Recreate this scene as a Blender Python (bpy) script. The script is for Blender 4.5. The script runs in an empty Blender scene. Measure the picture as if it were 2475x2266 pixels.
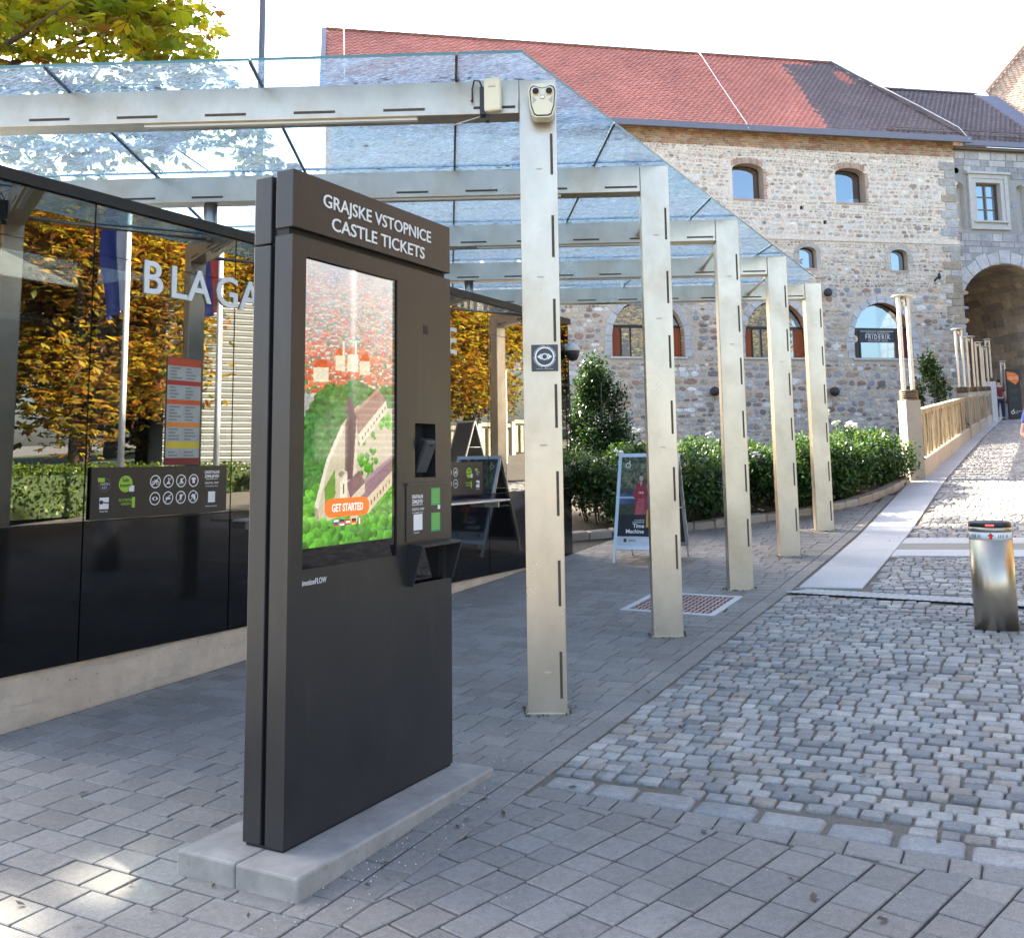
import bpy, bmesh, math, random
import numpy as np
from mathutils import Vector, Matrix, Quaternion
rad = math.radians
random.seed(7); RNG = np.random.default_rng(7)
SC = bpy.context.scene; COL = SC.collection

# ------------------------------------------------------------------ camera
# x = across the lane (c), y = along the lane uphill (s), z up; eye 1.6 above the local datum
YAW, PITCH, ROLL = rad(28.4), 0.125335, -0.013229
F_PX, PX, PY, IW, IH = 2349.36, 1237.5, 816.85, 2475.0, 2266.0
fw0 = Vector((-math.sin(YAW), math.cos(YAW), 0)); rt0 = Vector((math.cos(YAW), math.sin(YAW), 0)); up0 = Vector((0, 0, 1))
fw = fw0*math.cos(PITCH) + up0*math.sin(PITCH); upc = up0*math.cos(PITCH) - fw0*math.sin(PITCH)
cr, sr = math.cos(ROLL), math.sin(ROLL)
rt2 = rt0*cr + upc*sr; up2 = upc*cr - rt0*sr
cam = bpy.data.cameras.new('camera'); camo = bpy.data.objects.new('camera', cam); COL.objects.link(camo)
camo.matrix_world = Matrix(((rt2.x, up2.x, -fw.x, 0), (rt2.y, up2.y, -fw.y, 0), (rt2.z, up2.z, -fw.z, 1.6), (0, 0, 0, 1)))
cam.sensor_fit = 'HORIZONTAL'; cam.sensor_width = 36.0; cam.lens = 36.0*F_PX/IW
cam.shift_x = (IW/2 - PX)/IW; cam.shift_y = -(IH/2 - PY)/IW
cam.clip_start = 0.05; cam.clip_end = 2000
SC.camera = camo

# ------------------------------------------------------------------ sky, sun, exposure
SUN_AZ, SUN_EL = rad(-72.0), rad(34.0)
world = bpy.data.worlds.new('World'); SC.world = world; world.use_nodes = True
wn, wl = world.node_tree.nodes, world.node_tree.links
sky = wn.new('ShaderNodeTexSky'); sky.sky_type = 'NISHITA'; sky.sun_disc = False
sky.sun_elevation = SUN_EL; sky.sun_rotation = SUN_AZ; sky.air_density = 1.0; sky.dust_density = 3.4; sky.ozone_density = 0.5
wl.new(sky.outputs[0], wn['Background'].inputs[0]); wn['Background'].inputs[1].default_value = 0.066
sv = Vector((math.cos(SUN_EL)*math.sin(SUN_AZ), math.cos(SUN_EL)*math.cos(SUN_AZ), math.sin(SUN_EL)))
sl = bpy.data.lights.new('sun', 'SUN'); sl.energy = 5.0; sl.angle = rad(0.53); sl.color = (1.0, 0.89, 0.72)
so = bpy.data.objects.new('sun', sl); COL.objects.link(so); so.rotation_euler = sv.to_track_quat('Z', 'Y').to_euler(); so.location = (-20, 20, 40)
SC.view_settings.view_transform = 'Standard'; SC.view_settings.look = 'None'
SC.view_settings.gamma = 1.0; SC.view_settings.use_curve_mapping = False
SC.view_settings.exposure = 3.36
SC.cycles.use_denoising = True
SC.cycles.max_bounces = 8; SC.cycles.transparent_max_bounces = 16; SC.cycles.sample_clamp_indirect = 8.0
SC.cycles.caustics_reflective = False; SC.cycles.caustics_refractive = False

# ------------------------------------------------------------------ helpers: materials
MATS = {}
class N:
    """small node-tree helper"""
    def __init__(s, name):
        m = bpy.data.materials.new(name); m.use_nodes = True; s.m = m; s.t = m.node_tree; s.n = s.t.nodes; s.l = s.t.links
        s.b = s.n['Principled BSDF']; s.out = s.n['Material Output']; MATS[name] = m
    def new(s, typ, **kw):
        x = s.n.new(typ)
        for k, v in kw.items(): setattr(x, k, v)
        return x
    def link(s, a, b): s.l.new(a, b)
    def coord(s, kind='Object', scale=None):
        tc = s.new('ShaderNodeTexCoord'); o = tc.outputs[kind]
        if scale is not None:
            mp = s.new('ShaderNodeMapping'); mp.inputs['Scale'].default_value = scale; s.link(o, mp.inputs[0]); o = mp.outputs[0]
        return o
    def pos(s, scale=None):
        g = s.new('ShaderNodeNewGeometry'); o = g.outputs['Position']
        if scale is not None:
            mp = s.new('ShaderNodeMapping'); mp.inputs['Scale'].default_value = scale; s.link(o, mp.inputs[0]); o = mp.outputs[0]
        return o
    def noise(s, vec, scale, detail=4, rough=0.55, dist=0.0):
        x = s.new('ShaderNodeTexNoise'); x.inputs['Scale'].default_value = scale; x.inputs['Detail'].default_value = detail
        x.inputs['Roughness'].default_value = rough; x.inputs['Distortion'].default_value = dist
        if vec is not None: s.link(vec, x.inputs['Vector'])
        return x.outputs['Fac']
    def ramp(s, fac, stops):
        r = s.new('ShaderNodeValToRGB'); e = r.color_ramp.elements
        while len(e) < len(stops): e.new(0.5)
        for el, (p, c) in zip(e, stops):
            el.position = p; el.color = (c, c, c, 1) if isinstance(c, (int, float)) else (*c, 1)
        s.link(fac, r.inputs[0]); return r.outputs[0]
    def mix(s, a, b, fac, mode='MIX'):
        x = s.new('ShaderNodeMix', data_type='RGBA', blend_type=mode)
        for sock, v in ((x.inputs[6], a), (x.inputs[7], b)):
            if isinstance(v, (tuple, list)): sock.default_value = (*v[:3], 1)
            else: s.link(v, sock)
        if isinstance(fac, (int, float)): x.inputs[0].default_value = fac
        else: s.link(fac, x.inputs[0])
        return x.outputs[2]
    def math(s, op, a, b=0.0):
        x = s.new('ShaderNodeMath', operation=op)
        for sock, v in ((x.inputs[0], a), (x.inputs[1], b)):
            if isinstance(v, (int, float)): sock.default_value = v
            else: s.link(v, sock)
        return x.outputs[0]
    def bump(s, h, strength=0.3, dist=0.02):
        b = s.new('ShaderNodeBump'); b.inputs['Strength'].default_value = strength; b.inputs['Distance'].default_value = dist
        s.link(h, b.inputs['Height']); s.link(b.outputs[0], s.b.inputs['Normal'])
    def attr(s, name='Col'):
        a = s.new('ShaderNodeAttribute'); a.attribute_name = name; return a.outputs['Color']
    def set(s, col=None, rough=None, metal=None, spec=None):
        if col is not None:
            if isinstance(col, (tuple, list)): s.b.inputs['Base Color'].default_value = (*col[:3], 1)
            else: s.link(col, s.b.inputs['Base Color'])
        if rough is not None:
            if isinstance(rough, (int, float)): s.b.inputs['Roughness'].default_value = rough
            else: s.link(rough, s.b.inputs['Roughness'])
        if metal is not None: s.b.inputs['Metallic'].default_value = metal
        if spec is not None: s.b.inputs['Specular IOR Level'].default_value = spec

def plain(name, col, rough=0.5, metal=0.0, var=0.12, scale=14.0, bump=0.0, spec=None, world=True):
    a = N(name); v = a.pos() if world else a.coord()
    n1 = a.noise(v, scale, 5); n2 = a.noise(v, scale*0.13, 3)
    k = a.ramp(a.math('ADD', a.math('MULTIPLY', n1, 0.6), a.math('MULTIPLY', n2, 0.4)), [(0.3, 1-var), (0.7, 1+var)])
    a.set(a.mix(col, k, 1.0, 'MULTIPLY'), None, metal, spec)
    a.link(a.math('ADD', a.math('MULTIPLY', n2, 0.2), rough-0.1), a.b.inputs['Roughness'])
    if bump: a.bump(n1, bump, 0.01)
    return a.m
def emit(name, col, strength):
    a = N(name); a.b.inputs['Emission Color'].default_value = (*col, 1); a.b.inputs['Emission Strength'].default_value = strength; a.set(col, 0.4); return a.m

def M(n): return MATS[n]

# pieces: colour attribute carried by the mesh, grain by noise
def piece_mat(name, rough=0.75, spk=0.25, scale=90.0, bump=0.35, patch=0.18, pscale=2.2, bdist=0.004, stain=None):
    a = N(name); v = a.pos(); c = a.attr()
    n1 = a.noise(v, scale, 3, 0.7); n2 = a.noise(v, pscale, 4, 0.6); n3 = a.noise(v, scale*0.22, 4, 0.6)
    c = a.mix(c, a.ramp(n1, [(0.3, 1-spk), (0.72, 1+spk)]), 1.0, 'MULTIPLY')
    c = a.mix(c, a.ramp(n2, [(0.3, 1-patch), (0.7, 1+patch)]), 1.0, 'MULTIPLY')
    c = a.mix(c, a.ramp(n3, [(0.35, 0.88), (0.65, 1.08)]), 1.0, 'MULTIPLY')
    c = a.mix(c, a.ramp(a.noise(v, pscale*0.22, 5, 0.6), [(0.32, 1-patch), (0.68, 1+patch)]), 1.0, 'MULTIPLY')      # broad weathering
    if stain: c = a.mix(c, stain, a.ramp(a.noise(v, 7.0, 5, 0.7), [(0.62, 0.0), (0.72, 0.5)]))
    a.set(c, rough); a.bump(a.math('ADD', n1, a.math('MULTIPLY', n3, 1.5)), bump, bdist); return a.m

def glass_mat(name, tint, refl_ior=1.9, gloss_rough=0.0, base=(0.02, 0.022, 0.025), trans=0.75, coat=(0.95, 0.97, 1.0)):
    """window glass: clear tinted pane with a mirror-like coat"""
    a = N(name); a.n.remove(a.b)
    fr = a.new('ShaderNodeFresnel'); geo = a.new('ShaderNodeNewGeometry')      # thin pane: same reflectance from both sides
    a.link(a.math('POWER', refl_ior, a.math('SUBTRACT', 1.0, a.math('MULTIPLY', geo.outputs['Backfacing'], 2.0))), fr.inputs['IOR'])
    g = a.new('ShaderNodeBsdfGlossy'); g.inputs['Roughness'].default_value = gloss_rough; g.inputs['Color'].default_value = (*coat, 1)
    t = a.new('ShaderNodeBsdfTransparent'); t.inputs['Color'].default_value = (*tint, 1)
    d = a.new('ShaderNodeBsdfDiffuse'); d.inputs['Color'].default_value = (*base, 1)
    m1 = a.new('ShaderNodeMixShader'); m1.inputs[0].default_value = 1-trans; a.link(t.outputs[0], m1.inputs[1]); a.link(d.outputs[0], m1.inputs[2])
    m2 = a.new('ShaderNodeMixShader'); a.link(fr.outputs[0], m2.inputs[0]); a.link(m1.outputs[0], m2.inputs[1]); a.link(g.outputs[0], m2.inputs[2])
    a.link(m2.outputs[0], a.out.inputs['Surface']); return a.m

def leaf_mat(name, trans=0.45, rough=0.45):
    a = N(name); c = a.attr(); a.set(c, rough, 0, 0.35)
    tr = a.new('ShaderNodeBsdfTranslucent'); a.link(a.mix(c, (1.35, 1.25, 0.55), 1.0, 'MULTIPLY'), tr.inputs['Color'])
    mx = a.new('ShaderNodeMixShader'); mx.inputs[0].default_value = trans
    a.link(a.b.outputs[0], mx.inputs[1]); a.link(tr.outputs[0], mx.inputs[2]); a.link(mx.outputs[0], a.out.inputs['Surface']); return a.m

piece_mat('paver', 0.78, 0.26, 160, 0.5, 0.13, 1.3, 0.003, stain=(0.085, 0.08, 0.072))
piece_mat('cobble', 0.58, 0.20, 70, 0.7, 0.14, 3.0, 0.007, stain=(0.12, 0.105, 0.085))
piece_mat('granite', 0.7, 0.22, 240, 0.25, 0.08, 1.0, 0.002)
piece_mat('rubble', 0.85, 0.28, 14, 0.8, 0.15, 1.2, 0.03)
piece_mat('ashlar', 0.85, 0.16, 9, 0.6, 0.14, 0.7, 0.02, stain=(0.2, 0.2, 0.2))
piece_mat('tile', 0.8, 0.12, 20, 0.3, 0.12, 0.5, 0.02)
piece_mat('print', 0.45, 0.0, 30, 0.0, 0.0, 1.0)
plain('mortar_road', (0.15, 0.13, 0.105), 0.95, 0, 0.3, 70, 0.6)
a = N('joint_sand'); v = a.pos(); n1 = a.noise(v, 60, 4, .6); n2 = a.noise(v, 3.1, 4, .6)
a.set(a.mix(a.mix((0.036, 0.034, 0.032), (0.03, 0.045, 0.014), a.ramp(n2, [(0.52, 0), (0.66, 0.9)])), a.ramp(n1, [(0.3, 0.65), (0.7, 1.35)]), 1.0, 'MULTIPLY'), 0.95); a.bump(n1, 0.6, 0.01)
plain('terrain', (0.16, 0.15, 0.13), 0.95, 0, 0.25, 6, 0.4)
plain('lawn_soil', (0.06, 0.085, 0.03), 0.95, 0, 0.4, 8, 0.6)
plain('soil', (0.045, 0.032, 0.024), 0.95, 0, 0.4, 25, 0.8)
a = N('kiosk_paint'); v = a.pos(); n1 = a.noise(v, 420, 3, .6); n2 = a.noise(v, 2.3, 5, .65); n3 = a.noise(v, 55, 3, .7); n4 = a.noise(a.pos((9, 9, 1.2)), 2.0, 4, .6)
c = a.mix((0.019, 0.019, 0.021), (0.027, 0.026, 0.028), a.ramp(n2, [(0.4, 0), (0.7, 1)])); c = a.mix(c, (0.16, 0.15, 0.14), a.ramp(n3, [(0.70, 0), (0.76, 0.45)])); c = a.mix(c, (0.040, 0.037, 0.036), a.ramp(n4, [(0.55, 0), (0.72, 0.5)]))
a.set(c, a.math('ADD', a.math('MULTIPLY', n2, 0.30), 0.20)); a.bump(n1, 0.04, 0.002)
plain('black_gap', (0.006, 0.006, 0.007), 0.6, 0, 0.1, 20)
plain('slot_dark', (0.085, 0.060, 0.040), 0.8, 0, 0.4, 60)
plain('ui_navy', (0.012, 0.018, 0.05), 0.4, 0, 0.1, 10)
plain('black_plastic', (0.02, 0.02, 0.024), 0.4, 0, 0.1, 60)
plain('dark_grey', (0.06, 0.062, 0.066), 0.5, 0, 0.08, 60)
plain('black_frame', (0.022, 0.023, 0.026), 0.35, 0.2, 0.08, 40)
plain('white_paint', (0.78, 0.78, 0.76), 0.4, 0, 0.05, 20)
plain('cream_plastic', (0.78, 0.70, 0.52), 0.4, 0, 0.05, 20)
plain('white_ink', (0.80, 0.80, 0.80), 0.6, 0, 0.02, 20)
plain('orange_ink', (0.85, 0.20, 0.03), 0.5, 0, 0.05, 20)
plain('green_ink', (0.05, 0.36, 0.12), 0.5, 0, 0.05, 20)
plain('lime_ink', (0.32, 0.55, 0.05), 0.5, 0, 0.05, 20)
plain('aluminium', (0.68, 0.70, 0.73), 0.35, 0.8, 0.05, 30)
plain('zinc', (0.19, 0.19, 0.235), 0.5, 0.3, 0.1, 3)
plain('bronze', (0.16, 0.115, 0.075), 0.4, 0.6, 0.15, 30)
plain('bark', (0.085, 0.062, 0.045), 0.9, 0, 0.35, 12, 0.9)
plain('rust_panel', (0.30, 0.075, 0.025), 0.75, 0, 0.15, 6)
plain('oxide_red', (0.16, 0.03, 0.035), 0.5, 0, 0.08, 30)
plain('stele_black', (0.026, 0.026, 0.028), 0.45, 0, 0.1, 20)
plain('interior', (0.10, 0.10, 0.095), 0.8, 0, 0.2, 2)
plain('interior_pale', (0.42, 0.43, 0.40), 0.7, 0, 0.1, 2)
plain('pink_stone', (0.52, 0.42, 0.35), 0.85, 0, 0.2, 8, 0.5)
plain('brick_red', (0.50, 0.30, 0.22), 0.85, 0, 0.2, 10, 0.4)
plain('pale_stone', (0.56, 0.56, 0.55), 0.8, 0, 0.12, 5, 0.4)
plain('mortar_pale', (0.36, 0.36, 0.36), 0.92, 0, 0.2, 9, 0.9)
a = N('mortar_wall'); v = a.pos(); n1 = a.noise(v, 9, 5, .6); n2 = a.noise(v, 1.1, 4, .6); sx = a.new('ShaderNodeSeparateXYZ'); a.link(v, sx.inputs[0])
hf = a.ramp(a.math('ADD', a.math('MULTIPLY', sx.outputs[2], 0.05), a.math('MULTIPLY', n2, 0.3)), [(0.55, 0.0), (0.85, 1.0)])     # rough bedding low down, lime render higher up
a.set(a.mix(a.mix((0.56, 0.49, 0.41), (0.85, 0.77, 0.67), hf), a.ramp(n1, [(0.3, 0.78), (0.7, 1.15)]), 1.0, 'MULTIPLY'), 0.92); a.bump(n1, 0.9, 0.02)
plain('moss', (0.05, 0.055, 0.02), 0.95, 0, 0.4, 40)
plain('petal', (0.80, 0.78, 0.70), 0.6, 0, 0.08, 40)
plain('skin', (0.55, 0.33, 0.24), 0.5, 0, 0.05, 30)
leaf_mat('leaf_tree', 0.62); leaf_mat('leaf_shrub', 0.25, 0.35)
glass_mat('window_glass', (0.40, 0.43, 0.43), 2.6, 0.0, (0.012, 0.013, 0.013), 0.85)
glass_mat('clear_glass', (0.9, 0.92, 0.92), 1.45, 0.0, (0.02, 0.022, 0.022), 0.97)
glass_mat('castle_glass', (0.2, 0.22, 0.25), 3.0, 0.0, (0.01, 0.012, 0.016), 0.3, (0.62, 0.84, 1.0))
# black enamelled glass
a = N('black_glass'); a.set((0.004, 0.0045, 0.006), 0.06, 0, 0.5)
# screen cover
a = N('screen_bezel'); a.set((0.006, 0.006, 0.008), 0.03, 0, 0.5)
# screen: lit picture
a = N('screen_lit'); c = a.attr(); a.link(c, a.b.inputs['Emission Color']); a.b.inputs['Emission Strength'].default_value = 0.105; a.set((0.01, 0.01, 0.012), 0.04, 0, 0.5)
# weathered stainless sheet
def steel(name, col, metal, rough):
    a = N(name); v = a.pos()
    s1 = a.noise(a.pos((1.6, 1.6, 0.8)), 2.0, 5, 0.65); s2 = a.noise(v, 1.7, 5, 0.65); s3 = a.noise(v, 38, 3, 0.6)
    c = a.mix(col, a.ramp(s1, [(0.3, 0.82), (0.7, 1.08)]), 1.0, 'MULTIPLY')
    c = a.mix(c, (col[0]*0.72, col[1]*0.62, col[2]*0.48), a.ramp(s2, [(0.5, 0.0), (0.72, 0.55)]))
    c = a.mix(c, (0.2, 0.17, 0.13), a.ramp(s3, [(0.68, 0.0), (0.76, 0.35)]))
    a.set(c, None, metal); a.link(a.math('ADD', a.math('MULTIPLY', s2, 0.3), rough-0.15), a.b.inputs['Roughness'])
    a.bump(s3, 0.06, 0.002); return a.m
steel('steel', (0.60, 0.525, 0.435), 0.80, 0.32)
steel('polished_steel', (0.52, 0.45, 0.36), 1.0, 0.36)
steel('lamp_steel', (0.70, 0.69, 0.66), 0.75, 0.35)
# concrete
a = N('concrete_plinth'); v = a.pos(); n1 = a.noise(v, 5, 6, 0.65); n2 = a.noise(v, 45, 3, 0.6); n3 = a.noise(a.pos((1, 1, 6)), 3.0, 4)
c = a.mix((0.70, 0.58, 0.45), (0.52, 0.43, 0.34), a.ramp(n1, [(0.35, 0), (0.7, 1)]))
c = a.mix(c, (0.13, 0.10, 0.08), a.ramp(n2, [(0.66, 0), (0.74, 0.8)])); c = a.mix(c, (0.22, 0.18, 0.14), a.ramp(n3, [(0.55, 0), (0.8, 0.5)]))
a.set(c, 0.9); a.bump(n2, 0.4, 0.01)
a = N('slab_concrete'); v = a.pos(); n1 = a.noise(v, 5.5, 6, .65); n2 = a.noise(v, 70, 3, .7); n3 = a.noise(v, 190, 2, .6); n4 = a.noise(v, 16, 4, .7)
c = a.mix((0.37, 0.34, 0.31), (0.25, 0.23, 0.21), a.ramp(n1, [(0.4, 0), (0.68, 1)])); c = a.mix(c, (0.12, 0.10, 0.085), a.ramp(n2, [(0.66, 0), (0.75, 0.7)])); c = a.mix(c, (0.20, 0.175, 0.15), a.ramp(n4, [(0.60, 0), (0.70, 0.5)]))
a.set(c, 0.8); a.bump(n3, 0.15, 0.003)
# weathered concrete planks (algae streaks down the face)
a = N('plank_concrete'); n1 = a.noise(a.pos((9, 9, 0.5)), 2.0, 5, 0.6); n2 = a.noise(a.pos(), 12, 4)
c = a.mix((0.50, 0.42, 0.30), (0.13, 0.12, 0.06), a.ramp(n1, [(0.46, 0), (0.62, 0.9)])); c = a.mix(c, a.ramp(n2, [(0.3, 0.85), (0.7, 1.1)]), 1.0, 'MULTIPLY')
a.set(c, 0.9); a.bump(n2, 0.3, 0.01)
# dirty canopy glass: clear tinted pane under a film of dust, streaks and leaf litter
a = N('canopy_glass'); a.n.remove(a.b); v = a.pos()
ga = a.noise(a.pos((1.2, 3.2, 1)), 2.6, 6, 0.62, 0.6); gb = a.noise(a.pos((6, 22, 6)), 3.2, 4, 0.7); gc = a.noise(v, 26, 3, 0.6)
dirt = a.ramp(a.math('ADD', a.math('MULTIPLY', ga, 0.55), a.math('MULTIPLY', gb, 0.45)), [(0.32, 0.16), (0.5, 0.55), (0.66, 0.95)])
tr = a.new('ShaderNodeBsdfTransparent'); tr.inputs['Color'].default_value = (0.48, 0.75, 0.90, 1)
tl = a.new('ShaderNodeBsdfTranslucent'); df = a.new('ShaderNodeBsdfDiffuse'); gl = a.new('ShaderNodeBsdfGlossy'); gl.inputs['Roughness'].default_value = 0.03
a.link(a.mix((0.20, 0.36, 0.54), (0.60, 0.72, 0.80), a.ramp(gb, [(0.4, 0), (0.66, 1)])), tl.inputs['Color']); df.inputs['Color'].default_value = (0.26, 0.34, 0.44, 1)
m0 = a.new('ShaderNodeMixShader'); m0.inputs[0].default_value = 0.30; a.link(tl.outputs[0], m0.inputs[1]); a.link(df.outputs[0], m0.inputs[2])
m1 = a.new('ShaderNodeMixShader'); a.link(dirt, m1.inputs[0]); a.link(tr.outputs[0], m1.inputs[1]); a.link(m0.outputs[0], m1.inputs[2])
sp = a.new('ShaderNodeBsdfDiffuse'); sp.inputs['Color'].default_value = (0.03, 0.03, 0.03, 1)
m2 = a.new('ShaderNodeMixShader'); a.link(a.ramp(gc, [(0.735, 0.0), (0.755, 0.85)]), m2.inputs[0]); a.link(m1.outputs[0], m2.inputs[1]); a.link(sp.outputs[0], m2.inputs[2])
fr = a.new('ShaderNodeFresnel'); fr.inputs['IOR'].default_value = 1.4
m3 = a.new('ShaderNodeMixShader'); a.link(a.math('MULTIPLY', fr.outputs[0], 0.8), m3.inputs[0]); a.link(m2.outputs[0], m3.inputs[1]); a.link(gl.outputs[0], m3.inputs[2])
a.link(m3.outputs[0], a.out.inputs['Surface'])
plain('glass_edge', (0.10, 0.22, 0.24), 0.2, 0, 0.05, 10)
emit('led_red', (1.0, 0.06, 0.03), 0.35)

# ------------------------------------------------------------------ helpers: objects
def link(o, parent=None):
    COL.objects.link(o)
    if parent is not None: o.parent = parent
    return o
def tag(o, label=None, cat=None, group=None, kind=None):
    if label: o['label'] = label
    if cat: o['category'] = cat
    if group: o['group'] = group
    if kind: o['kind'] = kind
    return o
def empty(name, loc=(0, 0, 0), rz=0.0):
    o = bpy.data.objects.new(name, None); o.location = loc; o.rotation_euler = (0, 0, rz); o.empty_display_size = 0.2; return link(o)
def thing(name, label, cat, loc=(0, 0, 0), rz=0.0, group=None): return tag(empty(name, loc, rz), label, cat, group)
def mesh_obj(name, verts, faces, mat, parent=None, cols=None, smooth=False, fcols=None):
    me = bpy.data.meshes.new(name); me.from_pydata([tuple(v) for v in verts], [], faces); 
    if mat is not None: me.materials.append(M(mat) if isinstance(mat, str) else mat)
    if cols is not None:
        at = me.color_attributes.new('Col', 'FLOAT_COLOR', 'POINT'); c = np.ones((len(verts), 4), np.float32); c[:, :3] = np.asarray(cols, np.float32); at.data.foreach_set('color', c.ravel())
    if fcols is not None:
        at = me.color_attributes.new('Col', 'FLOAT_COLOR', 'CORNER'); n = [len(f) for f in faces]
        c = np.ones((sum(n), 4), np.float32); c[:, :3] = np.repeat(np.asarray(fcols, np.float32), n, axis=0); at.data.foreach_set('color', c.ravel())
    if smooth: me.polygons.foreach_set('use_smooth', [True]*len(me.polygons))
    me.update(); return link(bpy.data.objects.new(name, me), parent)
def raw_obj(name, V, Fidx, mat, parent=None, cols=None):
    """large mesh from numpy arrays; Fidx (n,k)"""
    me = bpy.data.meshes.new(name); V = np.asarray(V, np.float32); Fidx = np.asarray(Fidx, np.int32); n, k = Fidx.shape
    me.vertices.add(len(V)); me.vertices.foreach_set('co', V.ravel()); me.loops.add(n*k); me.loops.foreach_set('vertex_index', Fidx.ravel())
    me.polygons.add(n); me.polygons.foreach_set('loop_start', np.arange(0, n*k, k, dtype=np.int32)); me.polygons.foreach_set('loop_total', np.full(n, k, np.int32))
    me.materials.append(M(mat)); me.update(calc_edges=True)
    if cols is not None:
        at = me.color_attributes.new('Col', 'FLOAT_COLOR', 'POINT'); c = np.ones((len(V), 4), np.float32); c[:, :3] = cols; at.data.foreach_set('color', c.ravel())
    return link(bpy.data.objects.new(name, me), parent)
class MB:
    """collects boxes, prisms, tubes, lathes; build() links ONE mesh"""
    def __init__(s): s.v = []; s.f = []; s.sm = []
    def add(s, vs, fs, smooth=False):
        o = len(s.v); s.v += [tuple(p) for p in vs]; s.f += [[i+o for i in f] for f in fs]; s.sm += [smooth]*len(fs); return s
    def box(s, c, d, R=None, bev=0.0):
        hx, hy, hz = d[0]/2, d[1]/2, d[2]/2
        if bev <= 0:
            P = [(x, y, z) for x in (-hx, hx) for y in (-hy, hy) for z in (-hz, hz)]
            Fq = [[0, 1, 3, 2], [4, 6, 7, 5], [0, 4, 5, 1], [2, 3, 7, 6], [0, 2, 6, 4], [1, 5, 7, 3]]
            P = [Vector(p) for p in P]
        else:
            bm = bmesh.new(); bmesh.ops.create_cube(bm, size=1.0)
            for v in bm.verts: v.co = Vector((v.co.x*d[0], v.co.y*d[1], v.co.z*d[2]))
            bmesh.ops.bevel(bm, geom=list(bm.edges), offset=bev, segments=2, affect='EDGES', profile=0.5)
            bm.verts.ensure_lookup_table(); P = [v.co.copy() for v in bm.verts]; Fq = [[v.index for v in f.verts] for f in bm.faces]; bm.free()
        if R is not None: P = [R @ p for p in P]
        return s.add([p + Vector(c) for p in P], Fq)
    def bb(s, x0, x1, y0, y1, z0, z1, bev=0.0): return s.box(((x0+x1)/2, (y0+y1)/2, (z0+z1)/2), (x1-x0, y1-y0, z1-z0), None, bev)
    def prism(s, poly, a, ax, bx, nx, depth):
        """poly [(u,v)] in plane (ax,bx) at a, extruded along nx by depth"""
        a, ax, bx, nx = Vector(a), Vector(ax), Vector(bx), Vector(nx); n = len(poly)
        P = [a + ax*u + bx*v for u, v in poly]; P += [p + nx*depth for p in P]
        Fq = [list(range(n))[::-1], list(range(n, 2*n))] + [[i, (i+1) % n, n+(i+1) % n, n+i] for i in range(n)]
        return s.add(P, Fq)
    def tube(s, pts, rads, n=10, cap=True, smooth=True):
        pts = [Vector(p) for p in pts]; rads = [rads]*len(pts) if isinstance(rads, (int, float)) else rads; V = []; up = None
        for i, p in enumerate(pts):
            t = (pts[min(i+1, len(pts)-1)] - pts[max(i-1, 0)]).normalized()
            if up is None: up = t.orthogonal().normalized()
            up = (up - t*up.dot(t)).normalized(); b = t.cross(up)
            for j in range(n):
                w = 2*math.pi*j/n; V.append(p + (up*math.cos(w) + b*math.sin(w))*rads[i])
        Fq = [[i*n+j, i*n+(j+1) % n, (i+1)*n+(j+1) % n, (i+1)*n+j] for i in range(len(pts)-1) for j in range(n)]
        s.add(V, Fq, smooth)
        if cap: o = len(s.v)-len(V); s.f += [[o+j for j in range(n)][::-1], [o+(len(pts)-1)*n+j for j in range(n)]]; s.sm += [False, False]
        return s
    def lathe(s, c, prof, n=24, smooth=True):
        V = []; c = Vector(c)
        for r, z in prof:
            for j in range(n): w = 2*math.pi*j/n; V.append(c + Vector((r*math.cos(w), r*math.sin(w), z)))
        Fq = [[i*n+j, i*n+(j+1) % n, (i+1)*n+(j+1) % n, (i+1)*n+j] for i in range(len(prof)-1) for j in range(n)]
        Fq += [[j for j in range(n)][::-1], [(len(prof)-1)*n+j for j in range(n)]]
        return s.add(V, Fq, smooth)
    def build(s, name, mat, parent=None):
        me = bpy.data.meshes.new(name); me.from_pydata(s.v, [], s.f); me.materials.append(M(mat)); me.polygons.foreach_set('use_smooth', s.sm); me.update()
        return link(bpy.data.objects.new(name, me), parent)
def part(name, mat, parent, *boxes, bev=0.0):
    m = MB()
    for b in boxes: m.bb(*b, bev=bev)
    return m.build(name, mat, parent)
def copy_tree(o, parent=None):
    c = o.copy(); COL.objects.link(c); c.parent = parent
    for ch in list(o.children): copy_tree(ch, c)
    return c
def text_mesh(name, body, size, mat, parent, origin, ax, up, depth=0.002, align='LEFT', space=1.0, xs=1.0, bold=0.0):
    """lettering as flat mesh: origin = baseline start, ax = reading direction, up = letter up"""
    cu = bpy.data.curves.new(name, 'FONT'); cu.body = body; cu.size = size; cu.align_x = align; cu.extrude = depth/2; cu.space_character = space; cu.offset = bold
    cu.resolution_u = 3
    tmp = bpy.data.objects.new('tmp_text', cu); COL.objects.link(tmp); dg = bpy.context.evaluated_depsgraph_get()
    me = bpy.data.meshes.new_from_object(tmp.evaluated_get(dg)); bpy.data.objects.remove(tmp); bpy.data.curves.remove(cu)
    ax, up = Vector(ax).normalized(), Vector(up).normalized(); nx = ax.cross(up); o = Vector(origin)
    for v in me.vertices: v.co = o + ax*(v.co.x*xs) + up*v.co.y + nx*(v.co.z + depth/2)
    me.materials.clear(); me.materials.append(M(mat)); me.name = name
    return link(bpy.data.objects.new(name, me), parent)
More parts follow.
